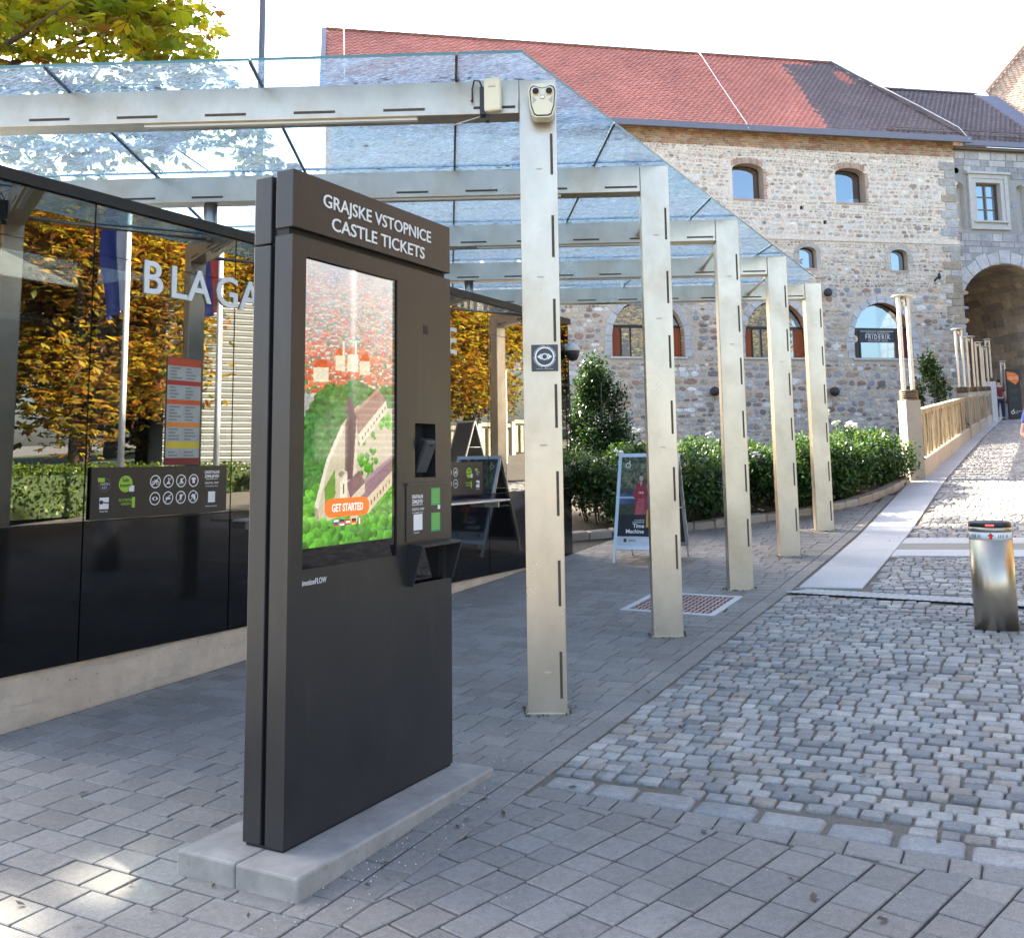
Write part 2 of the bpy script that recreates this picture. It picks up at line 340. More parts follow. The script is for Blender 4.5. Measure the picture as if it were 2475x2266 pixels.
def print_panel(name, img, mat, parent, origin, ax, up, w, h):
    """flat print: picture cells img[row from top][col] as coloured faces"""
    H, Wd = img.shape[:2]; ax, up, o = np.array(ax, float), np.array(up, float), np.array(origin, float)
    us = np.linspace(0, w, Wd+1); vs = np.linspace(h, 0, H+1)
    V = (o[None, None] + us[None, :, None]*ax + vs[:, None, None]*up).reshape(-1, 3)
    i = np.arange(H)[:, None]*(Wd+1) + np.arange(Wd)[None]; Fq = np.stack([i+Wd+1, i+Wd+2, i+1, i], -1).reshape(-1, 4)
    me = bpy.data.meshes.new(name); n = len(Fq)
    me.vertices.add(len(V)); me.vertices.foreach_set('co', V.astype(np.float32).ravel()); me.loops.add(n*4); me.loops.foreach_set('vertex_index', Fq.astype(np.int32).ravel())
    me.polygons.add(n); me.polygons.foreach_set('loop_start', np.arange(0, n*4, 4, dtype=np.int32)); me.polygons.foreach_set('loop_total', np.full(n, 4, np.int32))
    me.materials.append(M(mat)); me.update(calc_edges=True)
    at = me.color_attributes.new('Col', 'FLOAT_COLOR', 'CORNER'); c = np.ones((n, 4, 4), np.float32); c[:, :, :3] = img.reshape(-1, 1, 3); at.data.foreach_set('color', c.ravel())
    return link(bpy.data.objects.new(name, me), parent)
def srgb(r, g, b):
    f = lambda x: (x/255/12.92) if x/255 <= 0.04045 else ((x/255+0.055)/1.055)**2.4
    return (f(r), f(g), f(b))
def vnoise(H, Wd, cell, rng=RNG):
    h, w = int(H/cell)+3, int(Wd/cell)+3; g = rng.random((h, w)); y, x = np.mgrid[0:H, 0:Wd]/cell
    yi, xi = y.astype(int), x.astype(int); fy, fx = y-yi, x-xi; fy, fx = fy*fy*(3-2*fy), fx*fx*(3-2*fx)
    return (g[yi, xi]*(1-fx)+g[yi, xi+1]*fx)*(1-fy) + (g[yi+1, xi]*(1-fx)+g[yi+1, xi+1]*fx)*fy
def in_poly(X, Y, poly):
    r = np.zeros(X.shape, bool); n = len(poly)
    for i in range(n):
        (x1, y1), (x2, y2) = poly[i], poly[(i+1) % n]
        if y1 == y2: continue
        r ^= ((Y > min(y1, y2)) & (Y <= max(y1, y2)) & (X < (x2-x1)*(Y-y1)/(y2-y1)+x1))
    return r

# ------------------------------------------------------------------ terrain height
GS = [-60, -4, 2.92, 4.37, 5.35, 7.49, 9.7, 11.8, 13.95, 16, 19.5, 33, 54, 75, 400]
GZ = [-.6, -.14, .01, .06, .095, .198, .308, .435, .58, .78, 1.12, 2.06, 3.34, 4.1, 4.1]
def gz(c, s):
    z = float(np.interp(s, GS, GZ)) + 0.03*min(max(0.0, c+2.68), 5.0)
    if c < -2.8 and s > 19.5: t = min(1.0, (-2.8-c)/2.5); z = z*(1-t)+min(z, 1.12+0.015*(s-19.5))*t      # the moat side stays low below the ramp
    return z
# ------------------------------------------------------------------ ground and paving
def view_px(p):
    d = Vector(p) - Vector((0, 0, 1.6)); z = d.dot(fw)
    if z < 0.2: return None
    return (PX + F_PX*d.dot(rt2)/z, PY - F_PX*d.dot(up2)/z, z)
def in_view(p, m=40):
    q = view_px(p); return q is not None and -m < q[0] < IW+m and -m < q[1] < IH+m
def sheet(name, c0, c1, s0, s1, dz, mat, nc=8, ds=0.5, kind='structure', shape=None):
    cs = np.linspace(c0, c1, nc+1); ss = sorted(set([s0, s1] + [x for x in GS if s0 < x < s1] + list(np.arange(s0, s1, ds))))
    V = [(c, s, gz(c, s)+dz) for s in ss for c in cs]; w = nc+1
    Fq = [[j*w+i, j*w+i+1, (j+1)*w+i+1, (j+1)*w+i] for j in range(len(ss)-1) for i in range(nc)]
    if shape: Fq = [f for f in Fq if shape(sum(V[k][0] for k in f)/4, sum(V[k][1] for k in f)/4)]
    return tag(mesh_obj(name, V, Fq, mat), kind=kind)
def clip(poly, a, b, c):
    """keep a*x+b*y<=c"""
    out = []; n = len(poly)
    for i in range(n):
        p, q = poly[i], poly[(i+1) % n]; dp, dq = a*p[0]+b*p[1]-c, a*q[0]+b*q[1]-c
        if dp <= 0: out.append(p)
        if dp*dq < 0: t = dp/(dp-dq); out.append((p[0]+(q[0]-p[0])*t, p[1]+(q[1]-p[1])*t))
    return out
def area(poly): return abs(sum(poly[i][0]*poly[(i+1) % len(poly)][1]-poly[(i+1) % len(poly)][0]*poly[i][1] for i in range(len(poly))))/2
def inset(poly, d):
    n = len(poly); cx, cy = sum(p[0] for p in poly)/n, sum(p[1] for p in poly)/n; r = []
    for x, y in poly:
        L = math.hypot(x-cx, y-cy); k = max(0.3, 1-1.3*d/max(L, 1e-6)); r.append((cx+(x-cx)*k, cy+(y-cy)*k))
    return r
def flat_piece(poly, h=0.0, bev=0.006, tx=0.0, ty=0.0):
    """paver: sides, chamfer, flat top"""
    n = len(poly); cx, cy = sum(p[0] for p in poly)/n, sum(p[1] for p in poly)/n; ip = inset(poly, bev)
    zf = lambda x, y: gz(x, y)+h+(x-cx)*tx+(y-cy)*ty
    V = [(x, y, zf(x, y)-0.05) for x, y in poly]+[(x, y, zf(x, y)-bev*0.8) for x, y in poly]+[(x, y, zf(x, y)) for x, y in ip]
    Fq = [[i, (i+1) % n, n+(i+1) % n, n+i] for i in range(n)]+[[n+i, n+(i+1) % n, 2*n+(i+1) % n, 2*n+i] for i in range(n)]+[list(range(2*n, 3*n))]
    return V, Fq
def dome_piece(poly, h, dome):
    n = len(poly); cx, cy = sum(p[0] for p in poly)/n, sum(p[1] for p in poly)/n; V = []
    for k, dz in ((1.0, -0.045), (1.0, -dome), (0.93, -dome*0.25), (0.80, 0.0)):
        for x, y in poly: X, Y = cx+(x-cx)*k, cy+(y-cy)*k; V.append((X, Y, gz(X, Y)+h+dz+random.uniform(-1, 1)*dome*0.12*(dz > -0.04)))
    Fq = [[r*n+i, r*n+(i+1) % n, (r+1)*n+(i+1) % n, (r+1)*n+i] for r in range(3) for i in range(n)]+[list(range(3*n, 4*n))]
    return V, Fq
def lay(pieces, name, mat, parent, smooth=False, limit=300, rest=None):
    """pieces (V, F, colour): the nearest ones in view as objects, the rest as one mesh"""
    cen = [np.mean(np.array(p[0]), axis=0) for p in pieces]
    vis = sorted([i for i in range(len(pieces)) if in_view(cen[i])], key=lambda i: float(np.linalg.norm(cen[i]-np.array((0, 0, 1.6)))))
    top = set(vis[:limit])
    for i in vis[:limit]:
        V, Fq, c = pieces[i]; mesh_obj(name, V, Fq, mat, parent, [c]*len(V), smooth)
    V, Fq, C = [], [], []
    for i, (v, f, c) in enumerate(pieces):
        if i in top: continue
        o = len(V); V += v; Fq += [[k+o for k in q] for q in f]; C += [c]*len(v)
    if V: tag(mesh_obj(rest or name+'_mass', V, Fq, mat, parent, C, smooth), kind='stuff')
def grey(base, var, tint=0.0):
    k = 1+random.uniform(-var, var); t = random.uniform(-tint, tint)
    return (base[0]*k*(1+t), base[1]*k, base[2]*k*(1-t))

cs = [-400, -120, -60, -30, -12, -6, -2.68, 0, 2.3, 6, 12, 30, 80, 200, 400]; ss = [-400, -120, -60, -20] + GS[1:-1] + [110, 200, 400]
w = len(cs); V = [(c, s, gz(c, s)-0.07) for s in ss for c in cs]
tag(mesh_obj('ground', V, [[j*w+i, j*w+i+1, (j+1)*w+i+1, (j+1)*w+i] for j in range(len(ss)-1) for i in range(w-1)], 'terrain'), kind='structure')

PAV = (0.236, 0.217, 0.196)
WALLC = lambda s: -5.49 + 0.0187*(s-5.77)
CB = -2.24                                   # line between walkway and cobbles
kerb_top = lambda c: 4.47 - 0.10*(c+2.2)
bed_pts = [(-14.0, 10.6), (-6.6, 11.9), (-5.89, 12.55), (-5.2, 13.23), (-4.09, 14.25), (-3.17, 15.45), (-2.55, 16.7), (-2.3, 18.2), (-2.2, 19.3)]
def bed_s(c): return float(np.interp(c, [p[0] for p in bed_pts], [p[1] for p in bed_pts]))
def in_slab(c, s): return -3.0 < c < -2.62 and 3.02 < s < 4.27
MAN = (-3.42, -2.66, 8.48, 9.30)
def in_man(c, s, m=0.0): return MAN[0]-m < c < MAN[1]+m and MAN[2]-m < s < MAN[3]+m

# walkway under the canopy: courses run across, 0.16 deep
walk = sheet('paved_walkway', -6.0, CB-0.01, -3.0, 19.0, -0.012, 'joint_sand', 10, 0.4, shape=lambda c, s: s < bed_s(c)+0.25)
P = []; r = 0; s0 = -1.0
while s0 < 18.4:
    c = WALLC(s0)+0.02+random.uniform(-0.2, 0); lim = CB-0.15
    while c < lim:
        L = random.choice([0.16, 0.21, 0.21, 0.24, 0.27]); c1 = min(c+L, lim)
        if c1 > lim-0.06: c1 = lim
        g = 0.0038; j = lambda: random.uniform(-0.002, 0.002)
        poly = [(max(c, WALLC(s0)+0.02)+g+j(), s0+g+j()), (c1-g+j(), s0+g+j()), (c1-g+j(), s0+0.16-g+j()), (max(c, WALLC(s0)+0.02)+g+j(), s0+0.16-g+j())]
        m = ((c+c1)/2, s0+0.08)
        if s0+0.16 < bed_s(m[0]) and not in_slab(*m) and not in_man(*m, 0.06) and c1-max(c, WALLC(s0)) > 0.05:
            V, Fq = flat_piece(poly, random.uniform(-0.0012, 0.0014), 0.0042, random.uniform(-.005, .005), random.uniform(-.005, .005)); P.append((V, Fq, grey(PAV, 0.13, 0.02)))
        c = c1
    s0 += 0.16
# border course along the cobbles
s = -1.0
while s < 17.5:
    L = random.choice([0.2, 0.24, 0.28])
    if s+L < bed_s(CB-0.08):
        g = 0.003; V, Fq = flat_piece([(CB-0.145+g, s+g), (CB-0.003, s+g), (CB-0.003, s+L-g), (CB-0.145+g, s+L-g)], 0.001, 0.007); P.append((V, Fq, grey(PAV, 0.1, 0.02)))
    s += L
lay(P, 'paver', 'paver', walk)

# forecourt in front: courses turned about 16 degrees
fore = sheet('paved_forecourt', CB-.012, 4.0, -3.0, 5.2, -0.024, 'joint_sand', 10, 0.4)
a1, a2 = Vector((0.275, 0.961)), Vector((0.961, -0.275)); P = []; edge = lambda c: kerb_top(c)-0.30
for rI in range(-14, 46):
    t = -4.0+random.uniform(0, 0.2)
    while t < 6.5:
        L = random.choice([0.15, 0.19, 0.19, 0.235]); o = Vector((CB, 3.0)) + a2*(rI*0.157) + a1*t; g = 0.0042; j = lambda: random.uniform(-0.002, 0.002)
        q = [o+a2*g+a1*g, o+a2*(0.157-g)+a1*g, o+a2*(0.157-g)+a1*(L-g), o+a2*g+a1*(L-g)]; poly = [(v.x+j(), v.y+j()) for v in q]
        t += L
        m = (sum(p[0] for p in poly)/4, sum(p[1] for p in poly)/4)
        if not (-2.6 < m[0] < 3.6 and 0.2 < m[1] < 4.9): continue
        poly = clip(poly, -1, 0, -(CB+0.003)); 
        if len(poly) < 3: continue
        poly = clip(poly, 0.10, 1, 4.17+0.10*(-2.2)-0.006)
        if len(poly) < 3 or area(poly) < 0.0015: continue
        V, Fq = flat_piece(poly, random.uniform(-0.002, 0.0015), 0.0045, random.uniform(-.005, .005), random.uniform(-.005, .005)); P.append((V, Fq, grey(PAV, 0.13, 0.02)))
c = CB+0.02                                  # soldier course below the kerb stones
while c < 3.2:
    L = random.choice([0.11, 0.16, 0.21]); g = 0.004
    V, Fq = flat_piece([(c+g, edge(c+g)+g), (c+L-g, edge(c+L-g)+g), (c+L-g, edge(c+L-g)+0.135), (c+g, edge(c+g)+0.135)], random.uniform(-.002, .002), 0.007); P.append((V, Fq, grey(PAV, 0.12, 0.02))); c += L
lay(P, 'paver', 'paver', fore)

# cobbled lane
drain_s = lambda c: 9.72 - 0.20*(c+2.2)
lane = sheet('cobbled_lane', CB-.01, 7.0, 4.0, 66.0, -0.014, 'mortar_road', 12, 0.6)
def cob(cx, cy, lx, ly, h, dome, jit=0.085):
    pts = []
    for (ux, uy) in ((-1, -.80), (-.88, -1), (.88, -1), (1, -.80), (1, .80), (.88, 1), (-.88, 1), (-1, .80)):
        pts.append((cx+ux*lx/2*(1+random.uniform(-jit, jit)*0.7), cy+uy*ly/2*(1+random.uniform(-jit, jit))))
    return dome_piece(pts, h, dome)
COBC = [(0.292, 0.277, 0.258), (0.232, 0.224, 0.215), (0.323, 0.304, 0.28), (0.37, 0.344, 0.314), (0.176, 0.174, 0.172), (0.284, 0.243, 0.205), (0.262, 0.252, 0.241), (0.292, 0.277, 0.26)]
P = []; s0 = 4.3; STRIP = (-2.20, -1.60)
while s0 < 50:
    wob = random.uniform(0, 6.28); far = s0 > 13.5
    c = CB+0.004+random.uniform(0, 0.015); rowd = random.uniform(0.090, 0.104) if not far else random.uniform(.11, .13)
    while c < 3.0:
        L = random.uniform(0.085, 0.130); m = c+L/2; sy = s0+0.018*math.sin(m*1.7+wob)+0.5*rowd
        ok = sy-0.05 > kerb_top(m)-0.008 and abs(sy-drain_s(m)) > 0.20
        if sy > drain_s(m) and STRIP[0]-0.04 < m < STRIP[1]+0.05: ok = False
        if 11.86 < sy-0.18*(-0.9-m)*0 < 13.32 or (sy > 13.3 and not in_view((m, sy, gz(m, sy)), 10)): ok = False
        if math.hypot(m+0.37, sy-8.40) < 0.20: ok = False
        if ok:
            V, Fq = cob(m, sy, L-random.uniform(0.008, 0.016), rowd-random.uniform(0.009, 0.016), random.uniform(-0.004, 0.005), random.uniform(0.007, 0.011))
            b = random.choice(COBC); P.append((V, Fq, grey(b, 0.14, 0.02)))
        c += L
    s0 += rowd
lay(P, 'cobble', 'cobble', lane, smooth=True)
c = CB+0.03                                  # large kerb stones
while c < 3.2:
    L = random.uniform(0.22, 0.30); V, Fq = cob(c+L/2, kerb_top(c+L/2)-0.085, L-0.02, 0.145, 0.004, 0.018, 0.06)
    mesh_obj('kerb_stone', V, Fq, 'cobble', lane, [grey((0.27, 0.26, 0.255), 0.12, 0.03)]*len(V), True); c += L
# granite strip along the lane and the two bands across it
gr = sheet('granite_strip', STRIP[0], STRIP[1], 9.9, 56.0, -0.010, 'joint_sand', 2, 0.5)
def slabs(poly, col=(0.46, 0.455, 0.46)):
    V, Fq = flat_piece(poly, 0.004, 0.006); mesh_obj('granite_slab', V, Fq, 'granite', gr, [grey(col, 0.05, 0.01)]*len(V))
s = 9.90
while s < 55:
    L = 1.22 if s < 11.5 else random.uniform(1.1, 1.5); slabs([(STRIP[0]+.003, s+.003), (STRIP[1]-.003, s+.003), (STRIP[1]-.003, s+L-.003), (STRIP[0]+.003, s+L-.003)]); s += L
c = STRIP[1]
while c < 3.0:
    L = random.uniform(0.9, 1.2); k = 0.0
    slabs([(c+.003, 11.90), (c+L-.003, 11.90), (c+L-.003, 12.36), (c+.003, 12.36)]); slabs([(c+.003, 12.84), (c+L-.003, 12.84), (c+L-.003, 13.29), (c+.003, 13.29)])
    for i in range(3): slabs([(c+.003, 12.375+i*0.155), (c+L-.003, 12.375+i*0.155), (c+L-.003, 12.375+i*0.155+0.148), (c+.003, 12.375+i*0.155+0.148)], (0.25, 0.235, 0.20))
    c += L
# slot drain
dr = thing('drain_channel', 'slotted black drainage channel crossing the cobbled lane beside the bollard', 'drain', (0, 0, 0))
V = []; 
for c in np.linspace(CB+0.02, 3.0, 30): V += [(c, drain_s(c)-0.13, gz(c, drain_s(c))-0.006), (c, drain_s(c)+0.13, gz(c, drain_s(c))-0.006)]
mesh_obj('trough', V, [[2*i, 2*i+2, 2*i+3, 2*i+1] for i in range(29)], 'black_gap', dr)
bar = None; ang = math.atan2(-0.2, 1)
for i in range(66):
    c = CB+0.08+i*0.062; p = (c, drain_s(c), gz(c, drain_s(c))+0.003)
    if bar is None: bar = MB().box((0, 0, -0.004), (0.026, 0.275, 0.012), Matrix.Rotation(-0.5, 3, 'Z')).build('grate_bar', 'pale_stone', dr); o = bar
    else: o = bar.copy(); COL.objects.link(o); o.parent = dr
    o.location = p; o.rotation_euler = (0, -0.03, ang)
for e in (-0.142, 0.142):
    V = []
    for c in np.linspace(CB+0.02, 3.0, 30):
        for d in (-0.012, 0.012): V.append((c, drain_s(c)+e+d, gz(c, drain_s(c))+0.004))
    mesh_obj('edge_rail', V, [[2*i, 2*i+2, 2*i+3, 2*i+1] for i in range(29)], 'aluminium', dr)
# manhole plate with a pale frame
mh = thing('manhole_cover', 'square ribbed brown manhole plate with a pale frame behind the second column', 'manhole cover')
mc, ms = (MAN[0]+MAN[1])/2, (MAN[2]+MAN[3])/2; mz = gz(mc, ms); tilt = (gz(mc, MAN[3])-gz(mc, MAN[2]))/(MAN[3]-MAN[2]); mh.location = (mc, ms, mz); mh.rotation_euler = (math.atan(tilt), 0, 0)
hx, hy = (MAN[1]-MAN[0])/2, (MAN[3]-MAN[2])/2; m = MB()
for x0, x1, y0, y1 in ((-hx-.06, hx+.06, -hy-.06, -hy), (-hx-.06, hx+.06, hy, hy+.06), (-hx-.06, -hx, -hy, hy), (hx, hx+.06, -hy, hy)): m.bb(x0, x1, y0, y1, -0.03, 0.004)
m.build('frame', 'pale_stone', mh); part('plate', 'pink_stone', mh, (-hx+.004, hx-.004, -hy+.004, hy-.004, -0.03, -0.004)); m = MB()
for i in range(15):
    for k in range(15):
        x, y = -hx+0.03+i*(2*hx-.06)/14, -hy+0.03+k*(2*hy-.06)/14; m.box((x, y, -0.002), (0.036, 0.012, 0.007), Matrix.Rotation(0.78 if (i+k) % 2 else -0.78, 3, 'Z'))
tag(m.build('tread_pattern', 'oxide_red', mh), kind='stuff')
# bed: soil and kerb stones
V = []; n = 40
for i in range(n+1):
    c = -13.5+(11.25)*i/n; s = bed_s(c); V += [(c, s+0.1, gz(c, s)+0.05), (c-0.3, s+3.0, gz(c, s+3)+0.25), (c-1.2, s+14, gz(c-1.2, s+14)+0.15), (c-1.8, s+40, gz(c-1.8, s+40)+0.15)]
tag(mesh_obj('planting_bed', V, [[4*i+k, 4*i+4+k, 4*i+5+k, 4*i+1+k] for i in range(n) for k in range(3)], 'soil'), kind='structure')
kb = thing('bed_kerb', 'low rough stone kerb curving round the rose bed', 'kerb')
L = 0; pts = []
for i in range(len(bed_pts)-1):
    p, q = Vector(bed_pts[i]), Vector(bed_pts[i+1])
    for t in np.arange(0, 1, 0.02): pts.append(p.lerp(q, t))
i = 0
while i < len(pts)-1:
    l = random.uniform(0.3, 0.5); k = i
    while k < len(pts)-1 and (pts[k]-pts[i]).length < l: k += 1
    a_, b_ = pts[i], pts[k]; d = (b_-a_).normalized(); nn = Vector((-d.y, d.x)); poly = [tuple(a_+d*0.008-nn*0.02), tuple(b_-d*0.008-nn*0.02), tuple(b_-d*0.008+nn*0.17), tuple(a_+d*0.008+nn*0.17)]
    V, Fq = flat_piece(poly, 0.10+random.uniform(-.012, .012), 0.02); V = [(x, y, z-0.08) if z < gz(x, y)+0.06 else (x, y, z) for x, y, z in V]
    mesh_obj('kerb_stone', V, Fq, 'granite', kb, [grey((0.33, 0.29, 0.25), 0.15, 0.04)]*len(V)); i = k
# ------------------------------------------------------------------ ticket pavilion (glass wall along the walkway)
pa = math.atan(0.0187)                       # wall runs along local +Y; local x = 0 is the glass face
def wloc(s): return (-5.49+0.0187*(s-5.77), s)
pv = thing('ticket_pavilion', 'black glass ticket pavilion on a pale concrete plinth beside the walkway', 'pavilion', (*wloc(0), 0), -pa)
S0, S1, ZT = 3.58, 11.52, 3.44; DEP = 4.2
JO = [4.31+1.285*i for i in range(0, 6)]
MB().bb(-DEP, -0.02, S0, S1-0.02, -0.8, 0.357).build('plinth', 'concrete_plinth', pv)
part('floor_slab', 'interior', pv, (-DEP+.1, -0.12, S0+.1, S1-.1, 0.36, 0.42))
part('back_wall', 'interior', pv, (-DEP, -DEP+.1, S0, S1-.02, 0.357, ZT-.08))
part('near_pane', 'clear_glass', pv, (-DEP+.1, -0.02, S0+.001, S0+.012, 1.245, ZT-.08)); part('near_lower_panel', 'black_glass', pv, (-DEP+.1, -0.02, S0, S0+.012, 0.362, 1.235))  # unseen end pane kept clear so sun passes on to the slab
SK = (-3.2, -0.35, 3.62, 6.6)                 # unseen glazed roof opening, added to pass sun dapples to the slab
part('ceiling', 'interior_pale', pv, (-DEP+.1, -0.09, SK[3], S1-.1, ZT-0.42, ZT-0.36), (-DEP+.1, SK[0], SK[2], SK[3], ZT-0.42, ZT-0.36), (SK[1], -0.09, SK[2], SK[3], ZT-0.42, ZT-0.36))
rf = part('roof', 'black_frame', pv, (-DEP, -0.015, S0, SK[2], ZT-0.05, ZT-0.002), (-DEP, -0.015, SK[3], S1, ZT-0.08, ZT-0.002), (-DEP, SK[0], SK[2], SK[3], ZT-0.08, ZT-0.002), (SK[1], -0.015, SK[2], SK[3], ZT-0.08, ZT-0.002))
part('added_rooflight', 'clear_glass', rf, (SK[0], SK[1], SK[2], SK[3], ZT-.03, ZT-.015))
part('roof_edge', 'black_frame', rf, (-0.015, 0.03, S0, S1+.01, ZT-0.075, ZT))
edges = [S0] + JO + [S1]
edges = sorted(set(round(e, 3) for e in edges if S0 <= e <= S1))
for i in range(len(edges)-1):
    y0, y1 = edges[i]+0.006, edges[i+1]-0.006
    part('lower_panel', 'black_glass', pv, (-0.012, 0.0, y0, y1, 0.362, 1.235))
    part('window_pane', 'window_glass', pv, (-0.012, -0.001, y0, y1, 1.245, 3.02))
    part('upper_panel', 'window_glass', pv, (-0.012, -0.001, y0, y1, 3.025, ZT-0.08))
    part('backing', 'black_frame', pv, (-0.08, -0.03, y0, y1, 3.02, ZT-0.08))
for e in edges[1:-1]:
    part('mullion', 'black_frame', pv, (-0.10, -0.014, e-0.045, e+0.045, 0.36, ZT-0.08))
part('sill_rail', 'black_frame', pv, (-0.09, -0.014, S0, S1-.02, 1.18, 1.24))
# end wall toward the castle
part('end_lower_panel', 'black_glass', pv, (-DEP+.01, -0.02, S1-0.012, S1, 0.362, 1.235)); part('end_pane', 'window_glass', pv, (-DEP+.01, -0.02, S1-0.012, S1-0.001, 1.245, ZT-.08))
# pale interior partition, counter, blind slats and pillar
part('partition', 'interior_pale', pv, (-1.75, -1.68, 3.75, 4.75, 0.42, 1.95))
part('counter', 'dark_grey', pv, (-1.1, -0.4, 3.8, 8.2, 0.42, 1.10)); part('counter_top', 'white_paint', pv, (-1.15, -0.35, 3.75, 8.25, 1.11, 1.14))
part('pillar', 'dark_grey', pv, (-0.95, -0.55, 5.0, 5.25, 0.42, 3.0))
part('pillar_cladding', 'interior_pale', pv, (-0.75, -0.30, 5.30, 5.56, 0.42, 3.0))
# shelves outside
for a_, b_ in ((5.62, 7.1), (8.0, 9.5)):
    part('ledge', 'aluminium', pv, (0.0, 0.24, a_, b_, 1.165, 1.185), bev=0.004)
    for y in (a_+.15, b_-.15): part('ledge_bracket', 'aluminium', pv, (0.0, 0.18, y-.012, y+.012, 1.10, 1.164))
def wp(x, y, z): return pv.matrix_basis @ Vector((x, y, z))
# lettering on the glass
X0 = 0.001; AX, UPV = (0, 1, 0), (0, 0, 1)
for ch, y in zip('BLAGAJNA', (4.70, 4.945, 5.115, 5.385, 5.64, 5.90, 6.11, 6.35)):
    text_mesh('letter', ch, 0.335, 'white_ink', pv, (X0, y, 2.815), AX, UPV, 0.01, bold=0.004)
for ch, y in zip('OFFICE', (7.24, 7.54, 7.76, 7.98, 8.08, 8.60)):
    text_mesh('letter', ch, 0.40, 'white_ink', pv, (X0, y, 2.735), AX, UPV, 0.01, bold=0.004)

# info plates on the wall ------------------------------------------------
def disc(n=28, r=1.0, ph=0.0): return [(r*math.cos(2*math.pi*i/n+ph), r*math.sin(2*math.pi*i/n+ph)) for i in range(n)]
def ring_mesh(m, c, ax, up, nx, r0, r1, n=32, d=0.0012):
    a0 = Vector(c); ax, up, nx = Vector(ax), Vector(up), Vector(nx); V = []
    for i in range(n):
        w = 2*math.pi*i/n; e = ax*math.cos(w)+up*math.sin(w); V += [a0+e*r0+nx*d, a0+e*r1+nx*d]
    m.add(V, [[2*i, 2*i+1, (2*i+3) % (2*n), (2*i+2) % (2*n)] for i in range(n)])
def flatpoly(m, c, ax, up, nx, poly, d=0.0012):
    a0 = Vector(c); V = [a0+Vector(ax)*u+Vector(up)*v+Vector(nx)*d for u, v in poly]; m.add(V, [list(range(len(V)))])
def stroke(m, c, ax, up, nx, p, q, wd, d=0.0012):
    dx, dy = q[0]-p[0], q[1]-p[1]; L = math.hypot(dx, dy); ex, ey = -dy/L*wd/2, dx/L*wd/2
    flatpoly(m, c, ax, up, nx, [(p[0]+ex, p[1]+ey), (p[0]-ex, p[1]-ey), (q[0]-ex, q[1]-ey), (q[0]+ex, q[1]+ey)][::-1], d)
def ban_icon(parent, c, ax, up, nx, kind, r=0.052):
    m = MB(); S = lambda p, q, w=0.10, d=0.0016: stroke(m, c, ax, up, nx, (p[0]*r, p[1]*r), (q[0]*r, q[1]*r), w*r, d)
    Fp = lambda poly, d=0.0016: flatpoly(m, c, ax, up, nx, [(u*r, v*r) for u, v in poly], d)
    R = lambda cx, cy, r0, r1: ring_mesh(m, Vector(c)+Vector(ax)*cx*r+Vector(up)*cy*r, ax, up, nx, r0*r, r1*r, 16, 0.0016)
    ring_mesh(m, c, ax, up, nx, r*0.84, r)
    if kind == 'bike': R(-.38, -.18, .2, .29); R(.38, -.18, .2, .29); S((-.38, -.18), (-.1, .25)); S((-.1, .25), (.3, .25)); S((.3, .25), (.38, -.18)); S((-.1, .25), (.1, -.18)); S((.1, -.18), (.3, .25))
    if kind == 'scooter': S((-.35, -.35), (.35, -.35), .14); S((.2, -.35), (-.02, .45), .1); S((-.15, .45), (.12, .45), .1); Fp([(-.35, -.3), (.1, -.3), (0, .1)])
    if kind == 'skate': Fp([(-.15, .4), (.15, .4), (.15, 0), (.42, -.15), (.42, -.3), (-.15, -.3)]); S((-.25, -.42), (.45, -.42), .1)
    if kind == 'shirt': Fp([(-.5, .3), (-.2, .5), (.2, .5), (.5, .3), (.35, .1), (.25, .2), (.25, -.4), (-.25, -.4), (-.25, .2), (-.35, .1)])
    if kind == 'eye': Fp([(-.6, 0), (-.3, .24), (0, .3), (.3, .24), (.6, 0), (.3, -.24), (0, -.3), (-.3, -.24)])
    if kind == 'drone': S((-.45, -.1), (.45, -.1), .24); S((-.2, .05), (.35, .4), .07); S((-.45, .05), (-.1, .1), .08)
    if kind == 'cone': Fp([(0, -.6), (.2, .05), (-.2, .05)]); Fp([(u*.26, v*.26+.25) for u, v in disc(14)])
    if kind == 'phone': Fp([(-.5, .05), (-.2, .45), (.45, .35), (.2, -.0), (-.1, -.1)]); Fp([(.0, -.1), (.4, .2), (.5, -.5), (.2, -.6)])
    if kind not in ('eye', 'shirt'): S((-.62, -.62), (.62, .62), .1, 0.002)
    o = m.build('pictogram', 'white_ink', parent)
    if kind == 'eye':
        m = MB(); flatpoly(m, c, ax, up, nx, [(u*.24*r, v*.24*r) for u, v in disc(16)], 0.0022); m.build('pupil', 'kiosk_paint', parent)
    return o
